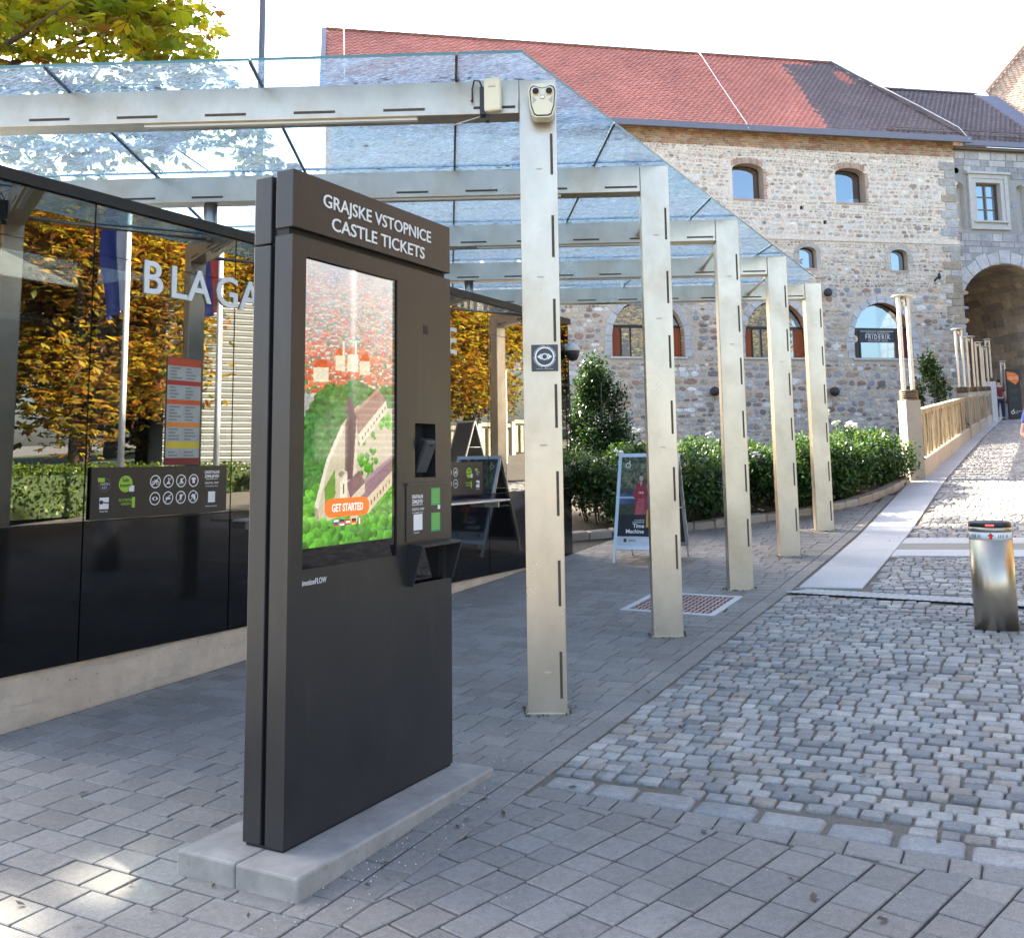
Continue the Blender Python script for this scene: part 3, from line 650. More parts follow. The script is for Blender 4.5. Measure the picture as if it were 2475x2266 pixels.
def info_plate(y0, y1, label, order):
    t = thing('info_plate', label, 'sign', wp(0.0, 0, 0), -pa, 'info plates on the pavilion glass')
    part('plate', 'kiosk_paint', t, (0.014, 0.022, y0, y1, 1.250, 1.592)); nx = (1, 0, 0); X = 0.022
    Wd = y1-y0; f = lambda u: (y0+u*Wd) if order > 0 else (y1-u*Wd)
    kinds = ['bike', 'scooter', 'skate', 'shirt', 'eye', 'drone', 'cone', 'phone']
    for i, kd in enumerate(kinds):
        ban_icon(t, (X, f(0.435+0.097*(i % 4)), 1.487-0.117*(i//4)), AX, UPV, nx, kd, 0.046)
    u = f(0.085); m = MB(); ring_mesh(m, (X, u, 1.475), AX, UPV, nx, 0.036, 0.050); m.build('green_ring', 'dark_grey', t)
    m = MB(); flatpoly(m, (X, u-0.03, 1.51), AX, UPV, nx, [(-.025, -.013), (.028, -.017), (.028, .010), (-.025, .014)], 0.002); m.build('green_tab', 'lime_ink', t)
    text_mesh('lettering', 'GREEN\nKEY', 0.024, 'pale_stone', t, (X, u, 1.473), AX, UPV, 0.001, 'CENTER')
    u = f(0.225); m = MB(); flatpoly(m, (X, u, 1.478), AX, UPV, nx, disc(28, 0.056)); m.build('green_badge', 'lime_ink', t)
    text_mesh('lettering', 'Safe\ntravels', 0.034, 'kiosk_paint', t, (X+.001, u, 1.492), AX, UPV, 0.001, 'CENTER', bold=0.0006)
    m = MB(); flatpoly(m, (X, u+0.05, 1.445), AX, UPV, nx, [(-.02, -.02), (.02, -.02), (.02, .02), (-.02, .02)], 0.002); m.build('badge_tab', 'white_ink', t)
    u = f(0.085); m = MB(); flatpoly(m, (X, u, 1.355), AX, UPV, nx, [(-.036, -.038), (.036, -.038), (.036, .038), (-.036, .038)]); m.build('key_emblem', 'white_ink', t)
    m = MB(); ring_mesh(m, (X, u-0.022, 1.362), AX, UPV, nx, 0.0, 0.014, 16, 0.002); stroke(m, (X, u, 1.362), AX, UPV, nx, (-.02, 0), (.036, -.006), 0.008, 0.002); m.build('key_shape', 'kiosk_paint', t)
    text_mesh('lettering', 'Green Key', 0.014, 'white_ink', t, (X, u, 1.298), AX, UPV, 0.001, 'CENTER')
    u = f(0.235); text_mesh('lettering', 'SLOVENIA\nGREEN', 0.026, 'lime_ink', t, (X, u-0.005, 1.362), AX, UPV, 0.001, 'CENTER')
    m = MB(); flatpoly(m, (X, u+0.055, 1.352), AX, UPV, nx, [(-.012, -.035), (.014, -.035), (.014, .035), (-.012, .035)]); m.build('green_bar', 'lime_ink', t)
    u = f(0.875)
    text_mesh('lettering', 'DIGITALNI\nZEMLJEVID', 0.030, 'white_ink', t, (X, u, 1.535), AX, UPV, 0.001, 'CENTER', bold=0.0008)
    text_mesh('lettering', 'LJUBLJANSKEGA GRADU', 0.0105, 'white_ink', t, (X, u, 1.490), AX, UPV, 0.001, 'CENTER')
    text_mesh('lettering', 'DIGITAL MAP', 0.022, 'white_ink', t, (X, u, 1.458), AX, UPV, 0.001, 'CENTER')
    text_mesh('lettering', 'OF THE LJUBLJANA CASTLE', 0.010, 'white_ink', t, (X, u, 1.438), AX, UPV, 0.001, 'CENTER')
    text_mesh('lettering', 'Skeniraj me. Scan me.', 0.013, 'white_ink', t, (X, u, 1.292), AX, UPV, 0.001, 'CENTER')
    m = MB(); flatpoly(m, (X, u, 1.362), AX, UPV, nx, [(-.034, -.04), (.034, -.04), (.034, .04), (-.034, .04)]); m.build('white_patch', 'white_ink', t)
    return t
info_plate(4.345, 5.53, 'long dark plate with white pictograms on the pavilion window left of the ticket machine', 1)
info_plate(8.02, 9.28, 'dark plate with pictograms on the pavilion window just right of the ticket machine', -1)
# price list on the pillar, behind the glass
img = np.zeros((66, 26, 3)); img[:] = srgb(172, 178, 176); rr = np.random.default_rng(3)
for r0, r1, c in ((0, 5, (196, 74, 48)), (14, 17, (178, 48, 52)), (26, 29, (214, 92, 44)), (40, 43, (232, 142, 60)), (52, 56, (222, 196, 60)), (62, 66, (128, 36, 44))): img[r0:r1] = srgb(*c)
for r in range(66):
    if r % 2 == 0 and not any(a0-1 <= r <= b0 for a0, b0 in ((0, 5), (14, 17), (26, 29), (40, 43), (52, 56), (62, 66))):
        L = rr.integers(4, 10); img[r, 2:2+L] *= 0.55; img[r, 14:14+rr.integers(4, 10)] *= 0.55
t = thing('price_list', 'tall price list with red and orange bars on the pavilion window', 'poster', wp(0, 0, 0), -pa)
part('board', 'dark_grey', t, (0.001, 0.004, 4.95, 5.27, 1.60, 2.38)); print_panel('sheet', img*.8, 'print', t, (0.0046, 4.955, 1.605), AX, UPV, 0.31, 0.77)
# small dome camera at the pavilion's far corner
t = thing('dome_camera', 'black dome security camera under a white bracket at the pavilion corner', 'camera', (*wloc(11.42), 3.02))
MB().lathe((0.10, 0, 0), [(0.015, -0.15), (0.06, -0.13), (0.085, -0.085), (0.095, -0.04), (0.095, -0.02)], 20).build('dome', 'black_plastic', t)
MB().lathe((0.10, 0, 0), [(0.10, -0.02), (0.105, 0.02), (0.07, 0.05), (0.03, 0.08)], 20).build('cap', 'white_paint', t)
part('bracket', 'white_paint', t, (0.0, 0.10, -0.02, 0.02, 0.03, 0.08))
MB().tube([(0.02, 0.03, -0.1), (0.03, 0.05, -0.8), (0.02, 0.04, -1.3)], 0.008, 6).build('cable', 'black_plastic', t)
# ------------------------------------------------------------------ steel and glass canopy
cy = thing('glass_canopy', 'long canopy of steel portal frames carrying dusty glass panes over the walkway', 'canopy')
EB = Vector((-0.898, -0.44, 0)); NB = Vector((0.44, -0.898, 0)); UZ = Vector((0, 0, 1)); ZR = 4.037; BH, CWD, CDP = 0.222, 0.236, 0.17
RB = Matrix(((-EB.x, -NB.x, 0), (-EB.y, -NB.y, 0), (0, 0, 1)))        # local x right along beam, y away from camera, z up
COLS = [(-2.593, 5.43+2.15*i) for i in range(5)]
def slot_mesh(name, L, horiz):
    m = MB(); w = 0.017
    if horiz: m.bb(-L/2, L/2, -0.0015, 0.004, -w/2, w/2)
    else: m.bb(-w/2, w/2, -0.0015, 0.004, -L/2, L/2)
    return m
SLV = None; SLH = None
rs = random.Random(5)
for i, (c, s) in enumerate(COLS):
    P0 = Vector((c, s, 0)); g0 = gz(c-0.1, s-0.05)
    # column: folded sheet box, origin at right front edge
    col = empty('column'); col.parent = cy; col.location = (c, s, 0); col.rotation_euler = (0, 0, math.atan2(RB[1][0], RB[0][0]))
    bm_ = MB(); bm_.box((-CWD/2, CDP/2, (g0-0.1+ZR)/2), (CWD, CDP, ZR-g0+0.1), None, 0.006); bm_.build('shaft', 'steel', col)
    zt = ZR-0.36; k = 0
    while zt-0.29 > g0+0.02:
        m = slot_mesh('slot', 0.27, False); o = m.build('slot', 'slot_dark', col); o.location = (-0.034, 0, zt-0.14); zt -= 0.535; k += 1
    for zz in (ZR-0.6, ZR-1.3, ZR-2.35, ZR-3.7):
        if zz > g0+.1: part('stamp_mark', 'pink_stone', col, (-CWD*0.58, -CWD*0.40, -0.001, 0.004, zz, zz+0.009))
    part('foot_plate', 'steel', col, (-CWD-.012, .012, -.012, CDP+.012, g0-0.08, g0+0.012))
    # beam
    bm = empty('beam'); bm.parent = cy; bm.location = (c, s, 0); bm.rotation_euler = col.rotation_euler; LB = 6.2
    MB().box((-CWD-LB/2, CDP/2, ZR-BH/2), (LB-0.004, CDP-.002, BH), None, 0.005).build('box_section', 'steel', bm)
    x = -CWD-0.16
    while x > -LB:
        o = slot_mesh('slot', 0.27, True).build('slot', 'slot_dark', bm); o.location = (x, 0.0, ZR-BH+0.042); x -= 0.585
    part('flange_sun_strip', 'white_paint', bm, (-2.7, -0.9, 0.03, 0.07, ZR-BH-0.016, ZR-BH-0.001))  # white strip painted in for sunlight along the beam's lower flange
    # rear post rising through the pavilion roof
    x = (Vector((-6.1, 0, 0)).x - c)/EB.x; rp = P0+EB*x-NB*(CDP/2)
    MB().tube([(rp.x, rp.y, 3.43), (rp.x, rp.y, ZR-BH)], 0.058, 16).build('rear_post', 'steel', cy)
    # tie rod to the next frame
    if i < 4:
        a_ = P0+EB*0.10-NB*CDP+UZ*(ZR-0.12); q = Vector((*COLS[i+1], 0)); b_ = q+EB*1.02+UZ*(ZR-0.13)
        MB().tube([a_, b_], 0.019, 10).build('tie_rod', 'steel', cy); MB().tube([b_+(b_-a_).normalized()*-0.06, b_+(b_-a_).normalized()*0.004], 0.032, 10).build('rod_end', 'steel', cy)
        a_ = P0+EB*0.30-NB*CDP+UZ*(ZR-0.17); b_ = q+EB*2.3+UZ*(ZR-0.13)
    else: pass
# glass panes: laid between joints square to the beams, cut along the skewed edge
ROOFZ = ZR+0.028
near = 0.36; org = Vector((-2.62, 5.02, 0)); far_d = 9.15
# local frame: u to the left along EB, v away from camera (-NB)
JD = Vector((-0.532, 0.847, 0))                                # direction of the pane joints
def uv_to(u, v): return org + EB*u + JD*v
ed = Vector((0, 1, 0)); _d = EB.x*JD.y-EB.y*JD.x; eu, ev = (0*JD.y-1*JD.x)/_d, (EB.x*1-EB.y*0)/_d          # canopy edge runs along +s
joints = [-4.6, -3.34, -2.06, -0.78, 0.40, 1.68, 2.97, 4.27, 5.57]; vj = [0, 0.36+0.0, 2.28, 4.21, 6.15, 8.08, far_d]
for a_ in range(len(joints)-1):
    for b_ in range(1):
        u0, u1, v0, v1 = joints[a_]+.004, joints[a_+1]-.004, 0.0, far_d
        poly = [(u0, v0), (u1, v0), (u1, v1), (u0, v1)]
        # keep right of the skew line: u >= v*eu/ev
        poly = clip(poly, -1, eu/ev, -0.0)
        if len(poly) < 3: continue
        # split into lengths over the frames
        for k in range(len(vj)-2):
            lo, hi = (0.0 if k == 0 else vj[k+1]+.003), vj[k+2]-.003
            q = clip(clip(poly, 0, -1, -lo), 0, 1, hi)
            if len(q) < 3 or area(q) < 0.01: continue
            P = [uv_to(u, v) for u, v in q]; n = len(P)
            V = [(p.x, p.y, ROOFZ) for p in P]
            gp = mesh_obj('glass_pane', V, [list(range(n))], 'canopy_glass', cy)
            m = MB()
            for e in range(n):
                p, r = P[e], P[(e+1) % n]; d = (r-p)
                if d.length < 0.02: continue
                nn = Vector((d.y, -d.x, 0)).normalized()
                m.add([(p.x, p.y, ROOFZ-.001), (r.x, r.y, ROOFZ-.001), (r.x, r.y, ROOFZ+.018), (p.x, p.y, ROOFZ+.018)], [[0, 1, 2, 3]])
            m.build('pane_edge', 'glass_edge', gp)
for u in joints[1:-1]:
    v1 = far_d if u >= 0 else None
    vs_ = 0.0; 
    # skew line v range: u >= v*eu/ev  (eu<0): v >= u*ev/eu
    if u < 0: vs_ = u*ev/eu
    if vs_ < far_d-0.1:
        a_, b_ = uv_to(u, vs_), uv_to(u, far_d); d = (b_-a_).normalized()
        MB().box(((a_+b_)/2+UZ*(ROOFZ-0.006)), ((b_-a_).length, 0.016, 0.010), Matrix(((d.x, -d.y, 0), (d.y, d.x, 0), (0, 0, 1)))).build('joint_seal', 'dark_grey', cy)
# litter on the glass: fallen leaves and twigs lying above the beams
lv = thing('leaf_litter', 'dead leaves and twigs lying on the canopy glass', 'leaves'); lv['kind'] = 'stuff'
m = MB()
for i in range(420):
    v = random.choice([vj[k]+abs(random.gauss(0, 0.10)) for k in range(1, 6)] + [random.uniform(0, far_d)]); u = random.uniform(-4.0, 5.4)
    if u < v*eu/ev+0.05: continue
    p = uv_to(u, v); w = random.uniform(0, 6.28); L = random.uniform(0.012, 0.045); e = Vector((math.cos(w), math.sin(w), 0)); f_ = Vector((-e.y, e.x, 0))*L*random.uniform(.25, .6)
    z = ROOFZ+0.006; m.add([p-e*L+UZ*z, p-f_+UZ*z, p+e*L+UZ*(z+.004), p+f_+UZ*z], [[0, 1, 2, 3]])
m.build('litter', 'bark', lv)

# ------------------------------------------------------------------ things on the first frame
c1 = Vector((*COLS[0], 0))
def onface(r, z, out=0.0): return c1 + EB*r + NB*out + UZ*z       # r = distance left of the right edge
rzc = math.atan2(RB[1][0], RB[0][0])
t = thing('security_camera', 'cream two-lens security camera with owl-like face on the first column', 'camera', onface(0.085, ZR-0.20, 0.0), rzc); t.scale = (.72, .72, .72)
part('mount_plate', 'cream_plastic', t, (-0.105, 0.105, -0.012, -0.001, 0.02, 0.235), bev=0.004)
MB().lathe((0, 0, 0), [(0.062, 0), (0.07, 0.05), (0.05, 0.10), (0.02, 0.115)], 20).build('swivel', 'cream_plastic', t).matrix_local = Matrix.Translation((0, -0.045, 0.10))
face = [(-.10, .0), (-.108, .10), (-.112, .13), (-.10, .168), (-.07, .182), (-.03, .165), (0, .16), (.03, .165), (.07, .182), (.10, .168), (.112, .13), (.108, .10), (.10, 0), (.075, -.075), (.05, -.09), (-.05, -.09), (-.075, -.075)]
face = [(x, z-0.045) for x, z in face]
MB().prism([(x*1.12, (z-.0)*1.10) for x, z in face], (0, -0.20, 0.0), (1, 0, 0), (0, 0, 1), (0, 1, 0), 0.13).build('housing', 'cream_plastic', t)
m = MB(); m.prism([(x*1.02, z*1.02) for x, z in face], (0, -0.204, 0), (1, 0, 0), (0, 0, 1), (0, 1, 0), 0.004); m.build('seal', 'black_plastic', t)
m = MB(); m.prism([(x*.93, z*.94) for x, z in face], (0, -0.209, 0), (1, 0, 0), (0, 0, 1), (0, 1, 0), 0.005); m.build('face_plate', 'cream_plastic', t)
for x in (-0.058, 0.058):
    o = MB().lathe((0, 0, 0), [(0.036, 0), (0.038, 0.008), (0.026, 0.012)], 24).build('lens_ring', 'cream_plastic', t); ML = Matrix.Translation((x, -0.209, 0.082)) @ Matrix.Rotation(rad(90), 4, 'X'); o.matrix_local = ML
    o2 = MB().lathe((0, 0, 0), [(0.0285, 0.0), (0.0285, 0.016), (0.014, 0.0165)], 24).build('lens', 'black_gap', t); o2.matrix_local = ML
o = MB().lathe((0, 0, 0), [(0.021, 0), (0.021, 0.008), (0.012, 0.012)], 20).build('sensor', 'aluminium', t); o.matrix_local = Matrix.Translation((0, -0.209, 0.032)) @ Matrix.Rotation(rad(90), 4, 'X')
for sx in (-1, 1): MB().prism([(sx*.09, .045), (sx*.05, .005), (sx*.085, -.03)] if sx > 0 else [(sx*.085, -.03), (sx*.05, .005), (sx*.09, .045)], (0, -0.2098, 0), (1, 0, 0), (0, 0, 1), (0, -1, 0), 0.001).build('cheek', 'interior_pale', t)
t = thing('wireless_box', 'cream outdoor wireless box with black bracket and loop of cable on the first beam', 'antenna', onface(0.40, ZR-0.13, 0), rzc)
MB().box((0.0, -0.085, 0.0), (0.112, 0.05, 0.222), Matrix.Rotation(rad(-14), 3, 'Z'), 0.016).build('case', 'cream_plastic', t)
part('bracket', 'black_plastic', t, (-0.085, -0.045, -0.075, -0.001, -0.12, 0.06)); part('clip', 'black_plastic', t, (-0.05, -0.03, -0.05, -0.001, -0.155, -0.12))
MB().tube([(-0.07, -0.06, 0.06), (-0.085, -0.07, 0.10), (-0.12, -0.06, 0.11), (-0.135, -0.04, 0.06), (-0.135, -0.03, -0.0), (-0.138, -0.03, -0.02)], [0.006]*5+[0.010], 8).build('cable_loop', 'black_plastic', t)
MB().tube([(-0.06, -0.02, -0.11), (-0.14, -0.012, -0.13), (-0.26, -0.010, -0.165)], 0.004, 6).build('thin_cable', 'pale_stone', t)
text_mesh('lettering', 'wibas', 0.022, 'dark_grey', t, (-0.028, -0.103, 0.042), (0.97, -0.24, 0), (0, 0, 1), 0.001)
# camera-surveillance sign
t = thing('surveillance_sign', 'dark green square sign with a white eye in a ring on the first column', 'sign', onface(0.10, 2.23, 0), rzc)
part('plate', 'dark_grey', t, (-0.083, 0.083, -0.004, -0.001, -0.083, 0.083)); m = MB(); A3, U3, N3 = (1, 0, 0), (0, 0, 1), (0, -1, 0); c0 = (0, -0.004, 0.008)
ring_mesh(m, c0, A3, U3, N3, 0.052, 0.062, 40); ring_mesh(m, c0, A3, U3, N3, 0.0145, 0.0215, 24, 0.0022)
for sx in (-1, 1):
    poly = [(sx*.047, 0), (sx*.026, .016), (sx*.018, .020), (sx*.024, 0), (sx*.018, -.020), (sx*.026, -.016)]; flatpoly(m, c0, A3, U3, N3, poly if sx < 0 else poly[::-1], 0.002)
for kx in range(36):
    if kx % 9 in (8,): continue
    w0 = 2*math.pi*kx/36; stroke(m, c0, A3, U3, N3, (.0675*math.cos(w0), .0675*math.sin(w0)), (.0675*math.cos(w0+.11), .0675*math.sin(w0+.11)), 0.0035)
m.build('eye_symbol', 'white_ink', t)
text_mesh('lettering', 'Videonadzor / Video surveillance', 0.0078, 'white_ink', t, (0, -0.004, -0.070), A3, U3, 0.001, 'CENTER')
# lamp mast far behind the canopy
t = thing('tall_mast', 'tall thin grey mast rising behind the canopy glass', 'mast', (-15.6, 16.57, 0))
MB().tube([(0, 0, 0), (0, 0, 16)], [0.09, 0.07], 12).build('shaft', 'zinc', t); part('base_plate', 'zinc', t, (-.2, .2, -.2, .2, 0, .04))

# round glass clamps where the pane joints cross the frames; moss and grit round the column feet
cl0 = None
for u in joints[1:-1]:
    for k in range(1, 6):
        v = vj[k]+.06
        if u < v*eu/ev+.06: continue
        p = uv_to(u, v)
        if cl0 is None: cl0 = MB().lathe((0, 0, 0), [(.030, -.035), (.034, -.030), (.034, -.022), (.010, -.020), (.010, .0)], 14).build('glass_clamp', 'aluminium', cy); o = cl0
        else: o = cl0.copy(); COL.objects.link(o); o.parent = cy
        o.location = (p.x, p.y, ROOFZ-.002)
ms_ = thing('moss_tufts', 'moss and dirt gathered round the feet of the columns', 'moss'); ms_['kind'] = 'stuff'; m = MB(); rm = random.Random(3)
for (c, s) in COLS:
    for k in range(45):
        e = rm.choice([0, 1, 2, 3]); a_ = rm.uniform(-.02, CWD+.02); b_ = rm.uniform(-.01, CDP); d = abs(rm.gauss(0, .018))+.006
        q = Vector((c, s, 0))+(EB*a_+NB*d if e < 2 else (EB*-d-NB*b_ if e == 2 else EB*(CWD+d)-NB*b_)); z = gz(q.x, q.y)+.003; w = rm.uniform(0, 6.28); L = rm.uniform(.005, .013); f_ = Vector((math.cos(w), math.sin(w), 0))*L; g_ = Vector((-f_.y, f_.x, 0))*.6
        m.add([q-f_+UZ*z, q-g_+UZ*(z+L*.6), q+f_+UZ*(z+L), q+g_+UZ*z], [[0, 1, 2, 3]])
m.build('tufts', 'moss', ms_)
# ------------------------------------------------------------------ ticket machine
XF = -2.698
sb = thing('concrete_base', 'long pale concrete slab under the ticket machine', 'slab', (-2.8, 3.645, 0))
MB().bb(-0.31, -0.004, -0.725, 0.725, -0.12, 0.1, bev=0.01).build('rear_slab', 'slab_concrete', sb); MB().bb(-0.001, 0.305, -0.725, 0.725, -0.12, 0.1, bev=0.01).build('front_slab', 'slab_concrete', sb)
kk = thing('ticket_machine', 'tall dark grey castle ticket machine with a lit touch screen', 'ticket machine', (XF, 3.07, 0.1))
# local: x=0 front face, +y along the front, z from slab top
KW = 1.238
part('back_panel', 'kiosk_paint', kk, (-0.212, -0.118, 0, KW, 0.012, 2.42), (-0.212, -0.118, 0, KW, 2.428, 2.722), bev=0.004)
part('core', 'black_gap', kk, (-0.125, -0.085, 0.02, KW-0.02, 0.012, 2.70))
part('header', 'kiosk_paint', kk, (-0.094, 0.0, 0, KW, 2.488, 2.738), bev=0.003)
part('shadow_gap', 'black_gap', kk, (-0.094, -0.03, 0.012, KW-0.012, 2.44, 2.49))
# body with cut-outs: screen, sensor, reader recess, ticket tray
ys = [0, 0.089, 0.756, 0.908, 0.985, 1.021, 1.091, KW]
holes = [(0.089, 0.756, 1.067, 2.374), (0.908, 1.091, 1.419, 1.689), (0.86, 1.16, 0.92, 1.10)]
def cut_plate(m, W_, z0, z1, x0, x1, holes):
    ysx = sorted(set([0, W_]+[h[0] for h in holes]+[h[1] for h in holes])); zsx = sorted(set([z0, z1]+[h[2] for h in holes]+[h[3] for h in holes]))
    for i in range(len(ysx)-1):
        for k in range(len(zsx)-1):
            yc, zc = (ysx[i]+ysx[i+1])/2, (zsx[k]+zsx[k+1])/2
            if any(h[0] < yc < h[1] and h[2] < zc < h[3] for h in holes): continue
            m.add([(x1, ysx[i], zsx[k]), (x1, ysx[i+1], zsx[k]), (x1, ysx[i+1], zsx[k+1]), (x1, ysx[i], zsx[k+1])], [[0, 1, 2, 3]])
    for h in holes:
        a_, b_, c_, d_ = h
        m.add([(x1, a_, c_), (x1, b_, c_), (x1, b_, d_), (x1, a_, d_), (x0, a_, c_), (x0, b_, c_), (x0, b_, d_), (x0, a_, d_)], [[0, 4, 5, 1], [1, 5, 6, 2], [2, 6, 7, 3], [3, 7, 4, 0]])
m = MB(); cut_plate(m, KW, 0.012, 2.455, -0.08, 0.0, holes)
m.add([(0, 0, .012), (-.094, 0, .012), (-.094, 0, 2.455), (0, 0, 2.455)], [[0, 1, 2, 3][::-1]]); m.add([(0, KW, .012), (-.094, KW, .012), (-.094, KW, 2.455), (0, KW, 2.455)], [[0, 1, 2, 3]])
m.add([(0, 0, 2.455), (-.094, 0, 2.455), (-.094, KW, 2.455), (0, KW, 2.455)], [[0, 1, 2, 3][::-1]]); m.add([(-.094, 0, .012), (-.094, KW, .012), (-.094, KW, 2.455), (-.094, 0, 2.455)], [[0, 1, 2, 3]])
m.build('body', 'kiosk_paint', kk)
part('foot', 'black_gap', kk, (-0.20, -0.008, 0.01, KW-.01, 0.0, 0.012))
part('sensor_eye', 'black_gap', kk, (-0.005, 0.0015, 0.982, 1.022, 2.138, 2.182))
scn = part('screen', 'screen_bezel', kk, (-0.03, -0.008, 0.089, 0.756, 1.067, 2.374))
# screen picture: aerial view of a hill castle above a town -----------------------------------------
H, Wd = 420, 214; R5 = np.random.default_rng(5); Yg, Xg = np.mgrid[0:H, 0:Wd]; Xn, Yn = (Xg+.5)/Wd, (Yg+.5)/H
n1, n2, n3 = vnoise(H, Wd, 3, R5), vnoise(H, Wd, 9, R5), vnoise(H, Wd, 30, R5)
img = np.zeros((H, Wd, 3)); lin = lambda *c: np.array(srgb(*c)); img[:] = lin(166, 170, 168); img *= (.75+.5*n1)[..., None]
def disc_at(cx, cy, r, col):
    y0, y1, x0, x1 = max(0, int(cy-r)), min(H, int(cy+r)+2), max(0, int(cx-r)), min(Wd, int(cx+r)+2)
    if y1 <= y0 or x1 <= x0: return
    yy, xx = np.mgrid[y0:y1, x0:x1]; d2 = ((xx-cx)**2+((yy-cy)*1.05)**2)/r**2; mk = d2 < 1; sh = np.clip(1.12-.55*((xx-cx)*.5+(yy-cy)*.85)/r, .35, 1.7)
    img[y0:y1, x0:x1][mk] = (np.asarray(col)*sh[..., None]*(.75+.5*n1[y0:y1, x0:x1, None]))[mk]
def quad(poly, col, tex=.2):
    xs_, ys_ = [p[0] for p in poly], [p[1] for p in poly]; y0, y1, x0, x1 = max(0, int(min(ys_))), min(H, int(max(ys_))+2), max(0, int(min(xs_))), min(Wd, int(max(xs_))+2)
    if y1 <= y0 or x1 <= x0: return
    mk = in_poly(Xg[y0:y1, x0:x1]+.5, Yg[y0:y1, x0:x1]+.5, poly); img[y0:y1, x0:x1][mk] = (np.asarray(col)*(1-tex/2+tex*n1[y0:y1, x0:x1, None]))[mk]
def house(x, y, w, h, rc, wc):
    sk = w*R5.uniform(-.25, .25); quad([(x, y+h), (x+w, y+h*.85), (x+w, y+h*1.55), (x, y+h*1.75)], wc, .25)
    for k in range(int(w/3)): quad([(x+1+k*3, y+h*1.15), (x+2.2+k*3, y+h*1.13), (x+2.2+k*3, y+h*1.38), (x+1+k*3, y+h*1.40)], np.asarray(wc)*.3, 0)
    quad([(x-1, y+h), (x+sk+w*.15, y), (x+sk+w*.9, y-h*.1), (x+w+1, y+h*.85)], rc, .35); quad([(x+sk+w*.15, y), (x+sk+w*.9, y-h*.1), (x+sk+w*.95, y+h*.12), (x+sk+w*.2, y+h*.2)], np.asarray(rc)*1.25, .2)
roofs = [lin(206, 108, 76), lin(190, 92, 70), lin(216, 132, 98), lin(168, 120, 104), lin(150, 146, 150), lin(120, 128, 122), lin(196, 150, 124)]; walls = [lin(234, 226, 208), lin(222, 214, 206), lin(240, 232, 200), lin(214, 206, 190)]
for y in np.arange(4, 190, 3.2):
    f = y/190; x = R5.uniform(-8, 0)
    while x < Wd:
        w = R5.uniform(6, 12)*(.5+.9*f); h = w*R5.uniform(.35, .6); r = R5.random()
        if r < .16: disc_at(x+w/2, y+h, w*.42, lin(92, 118, 70))
        elif r < .9:
            rc = roofs[R5.integers(0, 7)] if f < .62 else roofs[R5.integers(0, 4)]; house(x, y+R5.uniform(-2, 2), w, h, rc, walls[R5.integers(0, 4)])
        x += w*R5.uniform(.8, 1.3)
haze = np.clip(1-Yn/0.40, 0, 1)[..., None]*0.62; img = img*(1-haze)+lin(226, 232, 240)*haze
for x, y, w, h in ((70, 128, 22, 14), (98, 124, 26, 16), (128, 132, 26, 13), (20, 150, 34, 13)): quad([(x, y+8), (x+w, y+6), (x+w, y+8+h*1.6), (x, y+10+h*1.6)], lin(230, 222, 196), .3); quad([(x-1, y+9), (x+w*.3, y-3), (x+w*.8, y-4), (x+w+1, y+7)], lin(206, 100, 66), .3)
for x, y in ((86, 112), (116, 108)): quad([(x, y), (x+5, y), (x+5, y+34), (x, y+34)], lin(226, 226, 206), .2); quad([(x-1, y+1), (x+2.5, y-12), (x+6, y+1)], lin(110, 158, 140), .2)
wood_edge = lambda x: (0.56-.12*min(1, x/.30)-.03*math.sin(x*9)) if x < .35 else .43-.015*math.sin(x*14)
cands = []
for i in range(2600):
    x, y = R5.random(), R5.uniform(.38, 1.02)
    if y > wood_edge(x): cands.append((y, x))
def S(poly, col, tex=.2): quad([(a_*Wd, b_*H) for a_, b_ in poly], lin(*col), tex)
wd_ = Yn > np.vectorize(wood_edge)(Xn); img[wd_] = lin(40, 74, 34)*(.5+n1[wd_, None])
for y, x in sorted(cands):
    if y > .80 and R5.random() < .75: disc_at(x*Wd, y*H, R5.uniform(5, 11), lin(86, 146, 52)*R5.uniform(.55, 1.35))
    else: disc_at(x*Wd, y*H, R5.uniform(3.5, 7.5), lin(58, 106, 48)*R5.uniform(.6, 1.35))
# the hill castle: yard, walls, ranges and tower
S([(.16, .925), (.12, .86), (.24, .70), (.40, .575), (.58, .50), (1, .505), (1, .74), (.86, .80), (.5, .86), (.38, .90)], (204, 192, 170), .22)
S([(.12, .86), (.24, .70), (.40, .575), (.43, .585), (.27, .71), (.155, .87)], (232, 224, 206), .2); S([(.12, .86), (.155, .87), (.185, .93), (.16, .945)], (170, 156, 138), .2)
for i in range(70): disc_at(R5.uniform(.60, .80)*Wd, R5.uniform(.60, .78)*H, R5.uniform(3, 6), lin(84, 150, 48)*R5.uniform(.6, 1.3)) if R5.random() < .55 else disc_at(R5.uniform(.84, 1.0)*Wd, R5.uniform(.53, .58)*H, R5.uniform(3, 5), lin(96, 170, 50)*R5.uniform(.7, 1.2))
S([(.585, .61), (.92, .475), (.94, .515), (.61, .655)], (228, 216, 196), .25); S([(.53, .525), (.82, .43), (.92, .475), (.585, .61)], (160, 122, 112), .3); S([(.53, .525), (.82, .43), (.835, .44), (.545, .535)], (188, 150, 138), .2)
for k in range(9): S([(.63+k*.034, .618-k*.0145), (.643+k*.034, .612-k*.0145), (.643+k*.034, .624-k*.0145), (.63+k*.034, .630-k*.0145)], (90, 80, 74), 0)
S([(.52, .56), (.57, .55), (.57, .77), (.52, .78)], (222, 208, 188), .25); S([(.44, .575), (.50, .505), (.57, .54), (.525, .77), (.44, .775)], (104, 78, 76), .3); S([(.44, .575), (.50, .505), (.515, .512), (.46, .60), (.46, .775), (.44, .775)], (134, 104, 100), .2)
S([(.43, .52), (.48, .465), (.55, .51), (.50, .555)], (118, 92, 92), .3)
